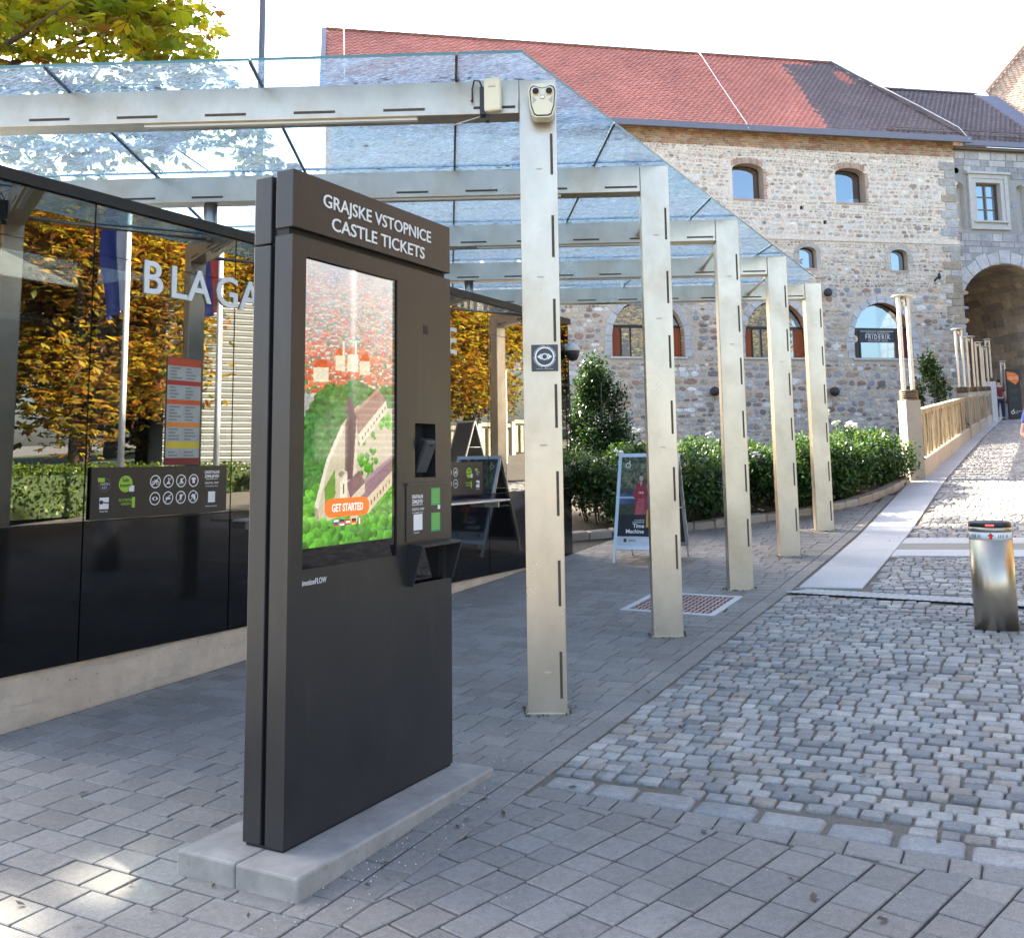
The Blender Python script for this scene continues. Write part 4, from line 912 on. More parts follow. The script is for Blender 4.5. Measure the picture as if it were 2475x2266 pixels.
S([(.44, .87), (.56, .80), (1, .685), (1, .745), (.64, .86), (.50, .905)], (150, 116, 130), .3); S([(.50, .905), (.64, .86), (1, .745), (1, .80), (.66, .915), (.54, .95)], (224, 204, 178), .3); S([(.44, .87), (.56, .80), (1, .685), (1, .70), (.57, .815), (.46, .885)], (176, 142, 156), .2)
for k in range(12): S([(.56+k*.036, .915-k*.0122), (.572+k*.036, .911-k*.0122), (.572+k*.036, .927-k*.0122), (.56+k*.036, .931-k*.0122)], (96, 84, 78), 0)
S([(.46, .785), (.60, .74), (.67, .785), (.50, .84)], (134, 100, 106), .3); S([(.50, .84), (.67, .785), (.67, .82), (.52, .87)], (222, 204, 182), .2)
S([(.335, .76), (.39, .775), (.39, .895), (.345, .885)], (208, 194, 172), .2); S([(.39, .775), (.465, .75), (.47, .865), (.39, .895)], (238, 228, 206), .2); S([(.33, .755), (.40, .73), (.47, .745), (.395, .78)], (214, 200, 180), .2); S([(.36, .752), (.40, .74), (.44, .748), (.398, .765)], (150, 132, 118), .2); S([(.42, .79), (.435, .785), (.435, .82), (.42, .825)], (80, 70, 66), 0)
S([(.22, .80), (.33, .735), (.34, .82), (.24, .90)], (104, 146, 60), .3)
for poly_y, n_ in ((.94, 60), (.985, 60)):
    for i in range(n_): disc_at(R5.random()*Wd, (poly_y+R5.uniform(-.02, .035))*H, R5.uniform(6, 12), lin(90, 152, 54)*R5.uniform(.45, 1.35))
lum_ = img.mean(-1, keepdims=True); img = np.clip((lum_+(img-lum_)*1.12)*.98+.008, 0.002, 1.0)
print_panel('picture', img, 'screen_lit', scn, (-0.0065, 0.092, 1.150), AX, UPV, 0.634, 1.216)
# start button, lettering and flags on the screen
def ui(name, poly, col, y, z, d=0.0):
    a_ = N('ui_'+name+str(len(MATS))); a_.set((0.01, 0.01, 0.01), 0.2); a_.b.inputs['Emission Color'].default_value = (*srgb(*col), 1); a_.b.inputs['Emission Strength'].default_value = 0.11
    m = MB(); flatpoly(m, (-0.0055+d, y, z), AX, UPV, (1, 0, 0), poly, 0.0002); return m.build(name, a_.m.name, scn)
pill = [(0.118+0.04*math.cos(w), 0.04*math.sin(w)) for w in np.linspace(-math.pi/2, math.pi/2, 10)]+[(-0.118+0.04*math.cos(w), 0.04*math.sin(w)) for w in np.linspace(math.pi/2, 3*math.pi/2, 10)]
ui('start_button', pill, (255, 122, 40), 0.391, 1.308)
a = N('screen_white'); a.set((0.01, 0.01, 0.01), 0.2); a.b.inputs['Emission Color'].default_value = (1, 1, 1, 1); a.b.inputs['Emission Strength'].default_value = 0.11
text_mesh('lettering', 'GET STARTED', 0.046, 'screen_white', scn, (-0.0048, 0.391, 1.292), AX, UPV, 0.0004, 'CENTER', xs=0.76, bold=0.001)
fl = [[(255, 255, 255), (40, 60, 180), (210, 40, 50)], [(30, 40, 120), (230, 60, 70), (240, 240, 240)], [(215, 50, 60), (255, 255, 255), (215, 50, 60)], [(20, 20, 20), (210, 40, 40), (240, 200, 50)], [(30, 140, 70), (255, 255, 255), (205, 50, 55)]]
for i, f_ in enumerate(fl):
    for k in range(3):
        y = 0.312+i*0.041
        if i == 4: ui('flag_icon', [(-.0155+.0103*k, -.013), (-.0155+.0103*(k+1), -.013), (-.0155+.0103*(k+1), .013), (-.0155+.0103*k, .013)], f_[k], y, 1.243)
        else: ui('flag_icon', [(-.0155, .013-.0087*(k+1)), (.0155, .013-.0087*(k+1)), (.0155, .013-.0087*k), (-.0155, .013-.0087*k)], f_[k], y, 1.243)
# lettering
text_mesh('lettering', 'GRAJSKE VSTOPNICE', 0.0835, 'white_ink', kk, (0.0005, 0.622, 2.617), AX, UPV, 0.003, 'CENTER', xs=1.10, bold=0.0007)
text_mesh('lettering', 'CASTLE TICKETS', 0.0835, 'white_ink', kk, (0.0005, 0.622, 2.522), AX, UPV, 0.003, 'CENTER', xs=1.19, bold=0.0007)
text_mesh('maker_name', 'imotionFLOW', 0.034, 'white_ink', kk, (0.0005, 0.088, 1.003), AX, UPV, 0.001, 'LEFT', xs=0.76)
# card reader in its recess
part('recess_back', 'black_plastic', kk, (-0.081, -0.078, 0.90, 1.10, 1.41, 1.70)); part('recess_shelf', 'kiosk_paint', kk, (-0.079, -0.001, 0.909, 1.09, 1.4195, 1.424))
tr_ = Matrix.Rotation(rad(24), 3, 'Y')
rd = MB().box((-0.012, 0.995, 1.53), (0.045, 0.098, 0.175), tr_, 0.008).build('card_reader', 'black_plastic', kk); MB().box(Vector((-0.012, 0.995, 1.53))+tr_ @ Vector((0.0235, 0, 0)), (0.004, 0.088, 0.160), tr_, 0.0015).build('reader_face', 'dark_grey', rd)
MB().box(Vector((-0.012, 0.995, 1.53))+tr_ @ Vector((0.026, 0, 0.066)), (0.002, 0.03, 0.008), tr_).build('reader_slot', 'black_gap', rd)
# notice plate under the reader
npl = part('notice_plate', 'kiosk_paint', kk, (0.0, 0.006, 0.828, 1.170, 1.120, 1.396), bev=0.002); part('plate_lip', 'dark_grey', npl, (0.0, 0.018, 0.826, 1.172, 1.390, 1.398))
XN = 0.0065
text_mesh('lettering', 'DIGITALNI\nZEMLJEVID', 0.0235, 'white_ink', npl, (XN, 0.872, 1.325), AX, UPV, 0.0006, 'LEFT', xs=0.84, bold=0.0006)
text_mesh('lettering', 'LJUBLJANSKEGA GRADU', 0.0085, 'white_ink', npl, (XN, 0.872, 1.291), AX, UPV, 0.0006, 'LEFT')
text_mesh('lettering', 'DIGITAL MAP', 0.0185, 'white_ink', npl, (XN, 0.872, 1.266), AX, UPV, 0.0006, 'LEFT', xs=0.95)
text_mesh('lettering', 'OF THE LJUBLJANA CASTLE', 0.0078, 'white_ink', npl, (XN, 0.872, 1.253), AX, UPV, 0.0006, 'LEFT')
part('white_patch', 'white_ink', npl, (0.006, 0.0068, 0.886, 0.962, 1.172, 1.248)); text_mesh('lettering', 'Skeniraj me', 0.010, 'white_ink', npl, (XN, 0.888, 1.158), AX, UPV, 0.0006)
for z0, z1 in ((1.285, 1.370), (1.158, 1.248)):
    st = part('green_sticker', 'green_ink', npl, (0.006, 0.0068, 1.040, 1.122, z0, z1)); part('sticker_print', 'lime_ink', st, *[(0.0068, 0.0072, 1.048, 1.114, z, z+0.003) for z in np.arange(z0+0.012, z1-0.008, 0.010)])
part('white_tab', 'white_ink', npl, (0.006, 0.007, 1.100, 1.122, 1.264, 1.284))
# ticket tray hood: sloping sides and top
hd = MB(); y0, y1 = 0.842, 1.205; zt, zb = 1.112, 0.915; dx = 0.085
hd.add([(0, y0, zt), (dx, y0, zt-.006), (dx, y1, zt-.006), (0, y1, zt), (0, y0, zt-.012), (dx, y0, zt-.016), (dx, y1, zt-.016), (0, y1, zt-.012)], [[0, 1, 2, 3], [7, 6, 5, 4], [0, 4, 5, 1], [1, 5, 6, 2], [2, 6, 7, 3], [3, 7, 4, 0]])
hd.build('tray_hood', 'black_plastic', kk)
for ya in (y0, y1-0.012):
    s_ = MB(); s_.prism([(0, zt-.012), (0, zb), (0.03, zb+.004), (dx, zt-.016)], (0, ya, 0), (1, 0, 0), (0, 0, 1), (0, 1, 0), 0.012); s_.build('tray_side', 'black_plastic', kk)
part('tray_window', 'screen_bezel', kk, (-0.04, -0.03, 0.86, 1.16, 0.92, 1.10)); part('tray_floor', 'black_plastic', kk, (-0.05, 0.02, 0.86, 1.16, 0.912, 0.92))

# ------------------------------------------------------------------ rising bollard
bx, by = -0.40, 8.36; bz = gz(bx, by)
bl = thing('rising_bollard', 'brushed steel rising bollard with red light ring on the cobbled lane', 'bollard', (bx, by, bz)); bl.scale = (.90, .90, .93)
MB().lathe((0, 0, 0), [(0.168, -0.05), (0.168, 0.70)], 48).build('cylinder', 'polished_steel', bl); MB().lathe((0, 0, 0), [(0.1665, 0.70), (0.1665, 0.765)], 48).build('band', 'white_paint', bl)
MB().lathe((0, 0, 0), [(0.168, 0.765), (0.168, 0.80)], 48).build('upper_ring', 'polished_steel', bl)
MB().lathe((0, 0, 0), [(0.165, 0.80), (0.165, 0.835), (0.155, 0.842)], 48).build('head', 'black_plastic', bl)
vd = Vector((0-bx, 0-by, 0)).normalized(); va = math.atan2(vd.y, vd.x)
def on_cyl(ang, z, r=0.1672): return (r*math.cos(va+ang), r*math.sin(va+ang), z)
m = MB(); 
for dz, da in ((0, 0),):
    for k in range(-4, 4): m.add([on_cyl(k*.05, .812, .1655), on_cyl((k+1)*.05, .812, .1655), on_cyl((k+1)*.05, .826, .1655), on_cyl(k*.05, .826, .1655)], [[0, 1, 2, 3]])
m.build('red_light', 'led_red', bl)
def wrap(name, mat, poly, a0):
    m = MB(); m.add([on_cyl(a0+u/0.167, 0.733+v) for u, v in poly], [list(range(len(poly)))]); return m.build(name, mat, bl)
emark = N('arrow_red'); emark.set((0.65, 0.03, 0.02), 0.5)
for a0 in (0.02, 1.45, -1.5):
    wrap('red_arrow', 'arrow_red', [(-.012, -.024), (.012, -.024), (.012, .0), (.028, .0), (0, .027), (-.028, .0), (-.012, .0)], a0)
for a0 in (0.62, -0.75):
    for k in range(7):
        if k != 4: wrap('band_print', 'black_plastic', [(-.004+.014*k-.04, -.014), (.001+.014*k-.04, -.014), (.005+.014*k-.04, .012), (.0+.014*k-.04, .012)], a0)

# ------------------------------------------------------------------ A-frame poster stand
def a_frame(name, label, loc, rz, img, texts, w=0.74, h=1.33, group=None):
    t = thing(name, label, 'poster stand', loc, rz, group); tl = rad(18.0)
    for sgn, nm in ((1, 'front'), (-1, 'rear')):
        R = Matrix.Rotation(-tl*sgn, 3, 'X'); base = Vector((0, -0.41*sgn, 0)); T = lambda p: base + R @ Vector(p)
        def bx_(nm_, mat, x0, x1, y0, y1, z0, z1, par):
            m = MB(); m.box(T(((x0+x1)/2, (y0+y1)/2, (z0+z1)/2)), (x1-x0, y1-y0, z1-z0), R); return m.build(nm_, mat, par)
        fr_ = bx_(nm+'_frame', 'aluminium', -w/2, w/2, -.012, .012, 0.16, 0.205, t)
        bx_('frame_rail', 'aluminium', -w/2, w/2, -.012, .012, h-.045, h, fr_); bx_('frame_rail', 'aluminium', -w/2, -w/2+.04, -.012, .012, .205, h-.045, fr_); bx_('frame_rail', 'aluminium', w/2-.04, w/2, -.012, .012, .205, h-.045, fr_)
        bx_('back_sheet', 'dark_grey', -w/2+.04, w/2-.04, -.004*sgn-.003, -.004*sgn+.003, .205, h-.045, fr_)
        for sx in (-1, 1): bx_('leg', 'aluminium', sx*(w/2-.02)-.012, sx*(w/2-.02)+.012, -.012, .012, -0.0, 0.16, t)
        if sgn == 1:
            Y = -0.0085
            o = T((-w/2+.04, Y, .205)); ax = R @ Vector((1, 0, 0)); up = R @ Vector((0, 0, 1))
            print_panel('poster', img, 'print', fr_, o, ax, up, w-.08, h-.25); nx = -(R @ Vector((0, 1, 0)))
            for body, size, x, z, al, b_ in texts: text_mesh('lettering', body, size, 'white_ink', fr_, T((x, Y-.0015, z)), ax, up, 0.0008, al, bold=b_)
            m = MB(); ring_mesh(m, T((-w/2+.125, Y-.001, h-.15)), ax, up, nx, 0.024, 0.034, 28); stroke(m, T((-w/2+.125, Y-.001, h-.15)), ax, up, nx, (0.01, .03), (0.018, .058), .012); m.build('ring_emblem', 'white_ink', fr_)
        else: pass
    m = MB(); m.tube([(-w/2+.02, 0, 1.235), (w/2-.02, 0, 1.235)], 0.012, 8); m.build('hinge', 'aluminium', t)
    for sx in (-1, 1): MB().tube([(sx*(w/2-.03), -0.21, 0.62), (sx*(w/2-.03), 0.21, 0.62)], 0.006, 6).build('stay', 'white_paint', t)
    return t
H, Wd = 128, 74; R6 = np.random.default_rng(11); Yg, Xg = np.mgrid[0:H, 0:Wd]; Xn, Yn = (Xg+.5)/Wd, (Yg+.5)/H; q1, q2, q3 = vnoise(H, Wd, 2.2, R6), vnoise(H, Wd, 6, R6), vnoise(H, Wd, 18, R6)
pim = np.zeros((H, Wd, 3)); pim[:] = lin(62, 66, 58)*(0.25+1.3*q1*q2)[..., None]*2.0; up_ = Yn < .36; pim[up_] = (lin(92, 96, 70)*(0.2+1.7*q1[up_, None])*(0.4+q2[up_, None])); b = up_ & (q2 > .62) & (Xn > .5); pim[b] = lin(170, 180, 190)
b = (Yn > .42) & (Yn < .54); pim[b] = lin(70, 92, 132)*(0.5+0.8*q3[b, None]); b = (Yn > .455) & (Yn < .475) & (Xn < .45); pim[b] = lin(170, 184, 200)
b = Yn > .62; pim[b] = lin(24, 27, 30)*(0.6+0.6*q2[b, None]); b = (Yn > .54) & (Yn <= .66); pim[b] = lin(58, 62, 40)*(0.4+q1[b, None])
def pshp(poly, col, tex=0.5):
    b = in_poly(Xn, Yn, poly); pim[b] = lin(*col)*(1-tex/2+tex*q1[b, None])
for dx, cd, cs_ in ((-.155, (150, 44, 52), (206, 164, 146)), (.09, (96, 34, 42), (196, 150, 132))):
    pshp([(.46+dx, .30), (.62+dx, .30), (.70+dx, .44), (.66+dx, .50), (.68+dx, .66), (.44+dx, .66), (.46+dx, .50), (.40+dx, .44)], cd); pshp([(.49+dx, .48), (.61+dx, .48), (.64+dx, .66), (.46+dx, .66)], (176, 82, 88)); pshp([(.51+dx, .20), (.57+dx, .20), (.58+dx, .26), (.545+dx, .29), (.505+dx, .26)], cs_, .2); pshp([(.50+dx, .20), (.54+dx, .175), (.58+dx, .20), (.575+dx, .215), (.505+dx, .215)], (70, 46, 40)); pshp([(.51+dx, .29), (.57+dx, .29), (.545+dx, .34)], cs_, .2); pshp([(.50+dx, .40), (.60+dx, .40), (.60+dx, .42), (.50+dx, .42)], cs_, .2)
pshp([(.52, .60), (.58, .60), (.59, .80), (.52, .80)], (214, 158, 74), .2)
b = Yn > .895; pim[b] = lin(206, 212, 216); b = (Yn > .925) & (Yn < .96) & (((Xn > .12) & (Xn < .17)) | ((Xn > .66) & (Xn < .72))); pim[b] = lin(70, 72, 80); b = (Yn > .93) & (Yn < .95) & (Xn > .22) & (Xn < .34); pim[b] = lin(150, 155, 160)
ax_, ay_ = -4.19, 11.19
a_frame('poster_stand', 'aluminium poster stand with the Time Machine poster beside the rose bed', (ax_, ay_, gz(ax_, ay_)), rad(6), np.clip(pim, 0, 1),
        [('A UNIQUE\nEXPERIENCE', .026, -.01, .50, 'RIGHT', 0), ('Time\nMachine', .066, -.01, .42, 'RIGHT', .0016), ('10, 11, 12 in 16 uri', .022, -.01, .305, 'RIGHT', 0), ('by the castle guides', .018, -.01, .272, 'RIGHT', 0)])
# ------------------------------------------------------------------ castle wing
KX, KY = -3.39, 57.28; CU = Vector((0.776, 0.630, 0)); CN = Vector((0.630, -0.776, 0)); CK = Vector((KX, KY, 0))    # u along wall (to the right), CN faces the camera
def cw(u, z, out=0.0): return CK + CU*u + CN*out + UZ*z
ca = thing('castle_wing', 'long rubble stone castle wing with a red and dark tiled roof', 'building')
def arch_loop(u0, u1, z0, zs, rise, n=12):
    """opening outline: straight sides to zs then arch of given rise"""
    uc, r = (u0+u1)/2, (u1-u0)/2; return [(u0, z0), (u1, z0), (u1, zs)] + [(uc+r*math.cos(w), zs+rise*math.sin(w)) for w in np.linspace(0, math.pi, n)[1:-1]] + [(u0, zs)]
def holed(name, outer, holes, mat, parent, out, place=cw):
    bm = bmesh.new(); 
    for loop in [outer]+holes:
        vs = [bm.verts.new(place(u, z, out)) for u, z in loop]
        for i in range(len(vs)): bm.edges.new((vs[i], vs[(i+1) % len(vs)]))
    bmesh.ops.triangle_fill(bm, use_beauty=True, use_dissolve=False, edges=list(bm.edges)); bmesh.ops.recalc_face_normals(bm, faces=list(bm.faces))
    me = bpy.data.meshes.new(name); bm.to_mesh(me); bm.free(); me.materials.append(M(mat)); return link(bpy.data.objects.new(name, me), parent)
def reveal(name, loop, d0, d1, mat, parent, place=cw, skip=()):
    V = [place(u, z, d0) for u, z in loop]+[place(u, z, d1) for u, z in loop]; n = len(loop)
    return mesh_obj(name, V, [[i, (i+1) % n, n+(i+1) % n, n+i] for i in range(n) if i not in skip], mat, parent)
def fill(name, loop, d, mat, parent, place=cw): return mesh_obj(name, [place(u, z, d) for u, z in loop], [list(range(len(loop)))], mat, parent)
def band(name, loop, d0, d1, th, mat, parent, place=cw):
    """frame bar following a loop, th wide inward"""
    n = len(loop); uc, zc = sum(p[0] for p in loop)/n, sum(p[1] for p in loop)/n
    inn = [(u-math.copysign(min(th, abs(u-uc)), u-uc), z-math.copysign(min(th, abs(z-zc)), z-zc)) for u, z in loop]
    V = [place(u, z, d1) for u, z in loop]+[place(u, z, d1) for u, z in inn]+[place(u, z, d0) for u, z in inn]
    return mesh_obj(name, V, [[i, (i+1) % n, n+(i+1) % n, n+i] for i in range(n)]+[[n+i, n+(i+1) % n, 2*n+(i+1) % n, 2*n+i] for i in range(n)], mat, parent)
def cbox(m, u0, u1, z0, z1, o0, o1, place=cw):
    P = [place(u, z, o) for u in (u0, u1) for o in (o0, o1) for z in (z0, z1)]
    m.add(P, [[0, 1, 3, 2], [4, 6, 7, 5], [0, 4, 5, 1], [2, 3, 7, 6], [0, 2, 6, 4], [1, 5, 7, 3]]); return m
UL, UR, ZE, ZB = -33.6, 0.25, 18.75, -0.5
BIG = [(-19.60, -15.75), (-12.50, -8.95), (-6.38, -2.98)]
big_loops = [arch_loop(a_, b_, 6.70, 7.75, 1.95) for a_, b_ in BIG]
up_loops = [arch_loop(u, u+1.72, 15.08, 16.70, 0.30, 8) for u in (-12.80, -6.93, -18.7, -24.6)]
sm_loops = [arch_loop(u, u+0.98, 11.45, 12.32, 0.28, 8) for u in (-9.25, -3.95, -14.6)]
small_holes = [[(u, z), (u+.22, z), (u+.22, z+.22), (u, z+.22)] for u, z in ((-13.15, 4.35), (-9.05, 14.6), (-7.75, 13.85))]
wallo = holed('wall', [(UL, ZB), (UR, ZB), (UR, ZE), (UL, ZE)], big_loops+up_loops+sm_loops+small_holes, 'mortar_wall', ca, 0.0)
for lp in small_holes: fill('putlog_hole', lp, -0.2, 'black_gap', wallo); reveal('putlog_side', lp, 0, -0.2, 'mortar_wall', wallo)
# rubble stones ----------------------------------------------------------------
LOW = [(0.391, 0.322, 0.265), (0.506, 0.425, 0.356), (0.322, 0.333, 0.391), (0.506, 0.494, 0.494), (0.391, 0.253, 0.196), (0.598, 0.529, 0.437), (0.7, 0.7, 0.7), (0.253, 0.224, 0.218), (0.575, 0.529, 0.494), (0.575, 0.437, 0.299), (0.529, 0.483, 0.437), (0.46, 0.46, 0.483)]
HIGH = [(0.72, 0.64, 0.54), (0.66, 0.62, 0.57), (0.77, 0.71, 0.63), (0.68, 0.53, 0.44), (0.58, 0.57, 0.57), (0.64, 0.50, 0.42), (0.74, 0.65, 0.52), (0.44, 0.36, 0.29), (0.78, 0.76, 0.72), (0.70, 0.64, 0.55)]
boxes = []
for lp in big_loops: boxes.append((min(p[0] for p in lp)-0.42, max(p[0] for p in lp)+0.42, min(p[1] for p in lp)-0.02, max(p[1] for p in lp)+0.42, lp, 0.40))
for lp in up_loops+sm_loops: boxes.append((min(p[0] for p in lp)-0.12, max(p[0] for p in lp)+0.12, min(p[1] for p in lp)-0.02, max(p[1] for p in lp)+0.2, lp, 0.12))
for lp in small_holes: boxes.append((lp[0][0]-.05, lp[1][0]+.05, lp[0][1]-.05, lp[2][1]+.05, lp, 0.05))
def blocked(u, z, ru, rz):
    for a_, b_, c_, d_, lp, mg in boxes:
        if a_-ru < u < b_+ru and c_-rz < z < d_+rz:
            # arched: test against ellipse of the head
            u0, u1 = min(p[0] for p in lp), max(p[0] for p in lp); zs = lp[2][1]; zt = max(p[1] for p in lp); uc, r = (u0+u1)/2, (u1-u0)/2
            if z <= zs: return True
            if ((u-uc)/(r+mg+ru*0.8))**2+((z-zs)/(zt-zs+mg+rz*0.8+1e-3))**2 < 1: return True
    return False
def stone(u, z, lu, lz, prot, place=cw, jit=0.28, base=0.0, nn=7):
    pts = []; ph = random.uniform(0, 6.28)
    for i in range(nn):
        w = 2*math.pi*i/nn+ph+random.uniform(-.22, .22); cx_, sz_ = math.cos(w), math.sin(w); k = (abs(cx_)**3.2+abs(sz_)**3.2)**(-1/3.2)*(1+random.uniform(-jit, jit*0.4))
        pts.append((u+cx_*k*lu/2, z+sz_*k*lz/2))
    V = [place(a_, b_, base-0.02) for a_, b_ in pts]+[place(u+(a_-u)*.90, z+(b_-z)*.90, base+prot*random.uniform(.6, 1)) for a_, b_ in pts]+[place(u+(a_-u)*.55, z+(b_-z)*.55, base+prot*random.uniform(.85, 1.2)) for a_, b_ in pts]
    Fq = [[i, (i+1) % nn, nn+(i+1) % nn, nn+i] for i in range(nn)]+[[nn+i, nn+(i+1) % nn, 2*nn+(i+1) % nn, 2*nn+i] for i in range(nn)]+[list(range(2*nn, 3*nn))]
    return V, Fq
stones = []; z = 1.0
while z < ZE-0.9:
    hi = z > 10.5; rh = random.choice([0.15, 0.19, 0.24, 0.30, 0.38]) if not hi else random.choice([0.10, 0.13, 0.16, 0.2, 0.26]); u = (UL if z > 4 else -30)+random.uniform(0, .3); drift = random.uniform(0, 6.28)
    while u < UR-0.12:
        L = min(1.0, rh*random.uniform(0.9, 2.4)); um = u+L/2; zc = z+rh/2+0.05*math.sin(um*0.9+drift); hh = rh*random.uniform(.72, 1.12)
        if not blocked(um, zc, L/2, hh/2) and abs(zc-12.98) > hh/2+0.03:
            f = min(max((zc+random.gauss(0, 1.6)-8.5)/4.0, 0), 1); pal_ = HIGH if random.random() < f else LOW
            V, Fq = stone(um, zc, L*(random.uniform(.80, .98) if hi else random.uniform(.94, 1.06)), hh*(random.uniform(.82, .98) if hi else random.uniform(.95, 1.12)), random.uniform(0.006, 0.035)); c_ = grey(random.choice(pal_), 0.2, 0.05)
            stones.append((V, Fq, c_, L*rh))
        u += L
    z += rh
# big pale quoins at the gate corner
z = 2.0; k = 0
while z < 17.4:
    h_ = random.uniform(.35, .55); L = (0.95 if k % 2 else 0.6)+random.uniform(-.1, .15)
    if abs(z+h_/2-12.98) > h_/2: 
        V = []; 
        for o_, g in ((-.02, 0.0), (.055, 0.015)):
            V += [cw(UR-L+g, z+g, o_), cw(UR-0.03-g, z+g, o_), cw(UR-0.03-g, z+h_-.03-g, o_), cw(UR-L+g, z+h_-.03-g, o_)]
        stones.append((V, [[0, 1, 5, 4], [1, 2, 6, 5], [2, 3, 7, 6], [3, 0, 4, 7], [4, 5, 6, 7]], grey(random.choice([(0.50, 0.50, 0.51), (0.46, 0.45, 0.43), (0.42, 0.35, 0.27)]), .08, .02), 0.6))
    z += h_; k += 1
stv = [i for i, s_ in enumerate(stones) if in_view(np.mean(np.array(s_[0]), axis=0), -30)]
stv = sorted(stv, key=lambda i: -stones[i][3])[:300]; sset = set(stv)
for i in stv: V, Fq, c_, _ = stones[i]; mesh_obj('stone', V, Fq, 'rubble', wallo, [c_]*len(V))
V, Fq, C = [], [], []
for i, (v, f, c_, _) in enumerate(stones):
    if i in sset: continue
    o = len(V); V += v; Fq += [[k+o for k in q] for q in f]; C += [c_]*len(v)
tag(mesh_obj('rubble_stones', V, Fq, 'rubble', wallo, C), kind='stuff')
# brick courses under the eaves
V, Fq, C = [], [], []; z = ZE-0.86
while z < ZE-0.02:
    u = UL+random.uniform(0, .3)
    while u < UR-.05:
        L = random.uniform(.26, .34); o = len(V)
        u1_ = min(u+L-.025, UR-.02); pr = 0.03+0.10*max(0, (z-ZE+.5))+random.uniform(0, .015)
        V += [cw(a_, b_, o_) for o_ in (-.01, pr) for a_, b_ in ((u, z), (u1_, z), (u1_, z+.09), (u, z+.09))]
        Fq += [[k+o for k in q] for q in ([0, 1, 5, 4], [1, 2, 6, 5], [2, 3, 7, 6], [3, 0, 4, 7], [4, 5, 6, 7])]; C += [grey(random.choice([(0.44, 0.27, 0.17), (0.46, 0.34, 0.22), (0.38, 0.22, 0.16), (0.46, 0.38, 0.28)]), .15, .03)]*8; u += L
    z += 0.118
tag(mesh_obj('eaves_bricks', V, Fq, 'rubble', wallo, C), kind='stuff')
m = MB(); cbox(m, UL, UR-.02, 12.94, 13.02, 0, 0.07); m.build('string_course', 'mortar_wall', ca)
# large arched windows -------------------------------------------------------------
def voussoirs(loop, wd, parent, place=cw, col=(0.52, 0.53, 0.55), out=0.05):
    n = len(loop); uc = (loop[0][0]+loop[1][0])/2; zs = loop[2][1]; r = (loop[1][0]-loop[0][0])/2; zt = max(p[1] for p in loop)
    ws = np.linspace(0, math.pi, 12)
    for i in range(11):
        P = []
        for w, k in ((ws[i]+.012, 0), (ws[i+1]-.012, 0), (ws[i+1]-.012, wd), (ws[i]+.012, wd)): P.append((uc+(r+k)*math.cos(w), zs+(zt-zs+k)*math.sin(w)))
        V = [place(u, z, -.02) for u, z in P]+[place(u, z, out) for u, z in P]
        mesh_obj('voussoir', V, [[4, 5, 6, 7][::-1], [0, 1, 5, 4], [1, 2, 6, 5], [2, 3, 7, 6], [3, 0, 4, 7]], 'ashlar', parent, [grey(col, .08, .02)]*8)
    for sx, u in ((-1, loop[0][0]), (1, loop[1][0])):
        z = loop[0][1]
        while z < zs-.05:
            h_ = min(random.uniform(.35, .5), zs-z); w_ = wd*random.uniform(.85, 1.35); a_, b_ = sorted((u, u+sx*w_))
            m = MB(); cbox(m, a_, b_, z+.01, z+h_-.01, -.02, out); o = m.build('jamb_stone', 'ashlar', parent); at = o.data.color_attributes.new('Col', 'FLOAT_COLOR', 'POINT'); g_ = grey(col, .08, .02); at.data.foreach_set('color', np.tile(np.array((*g_, 1), np.float32), 8)); z += h_
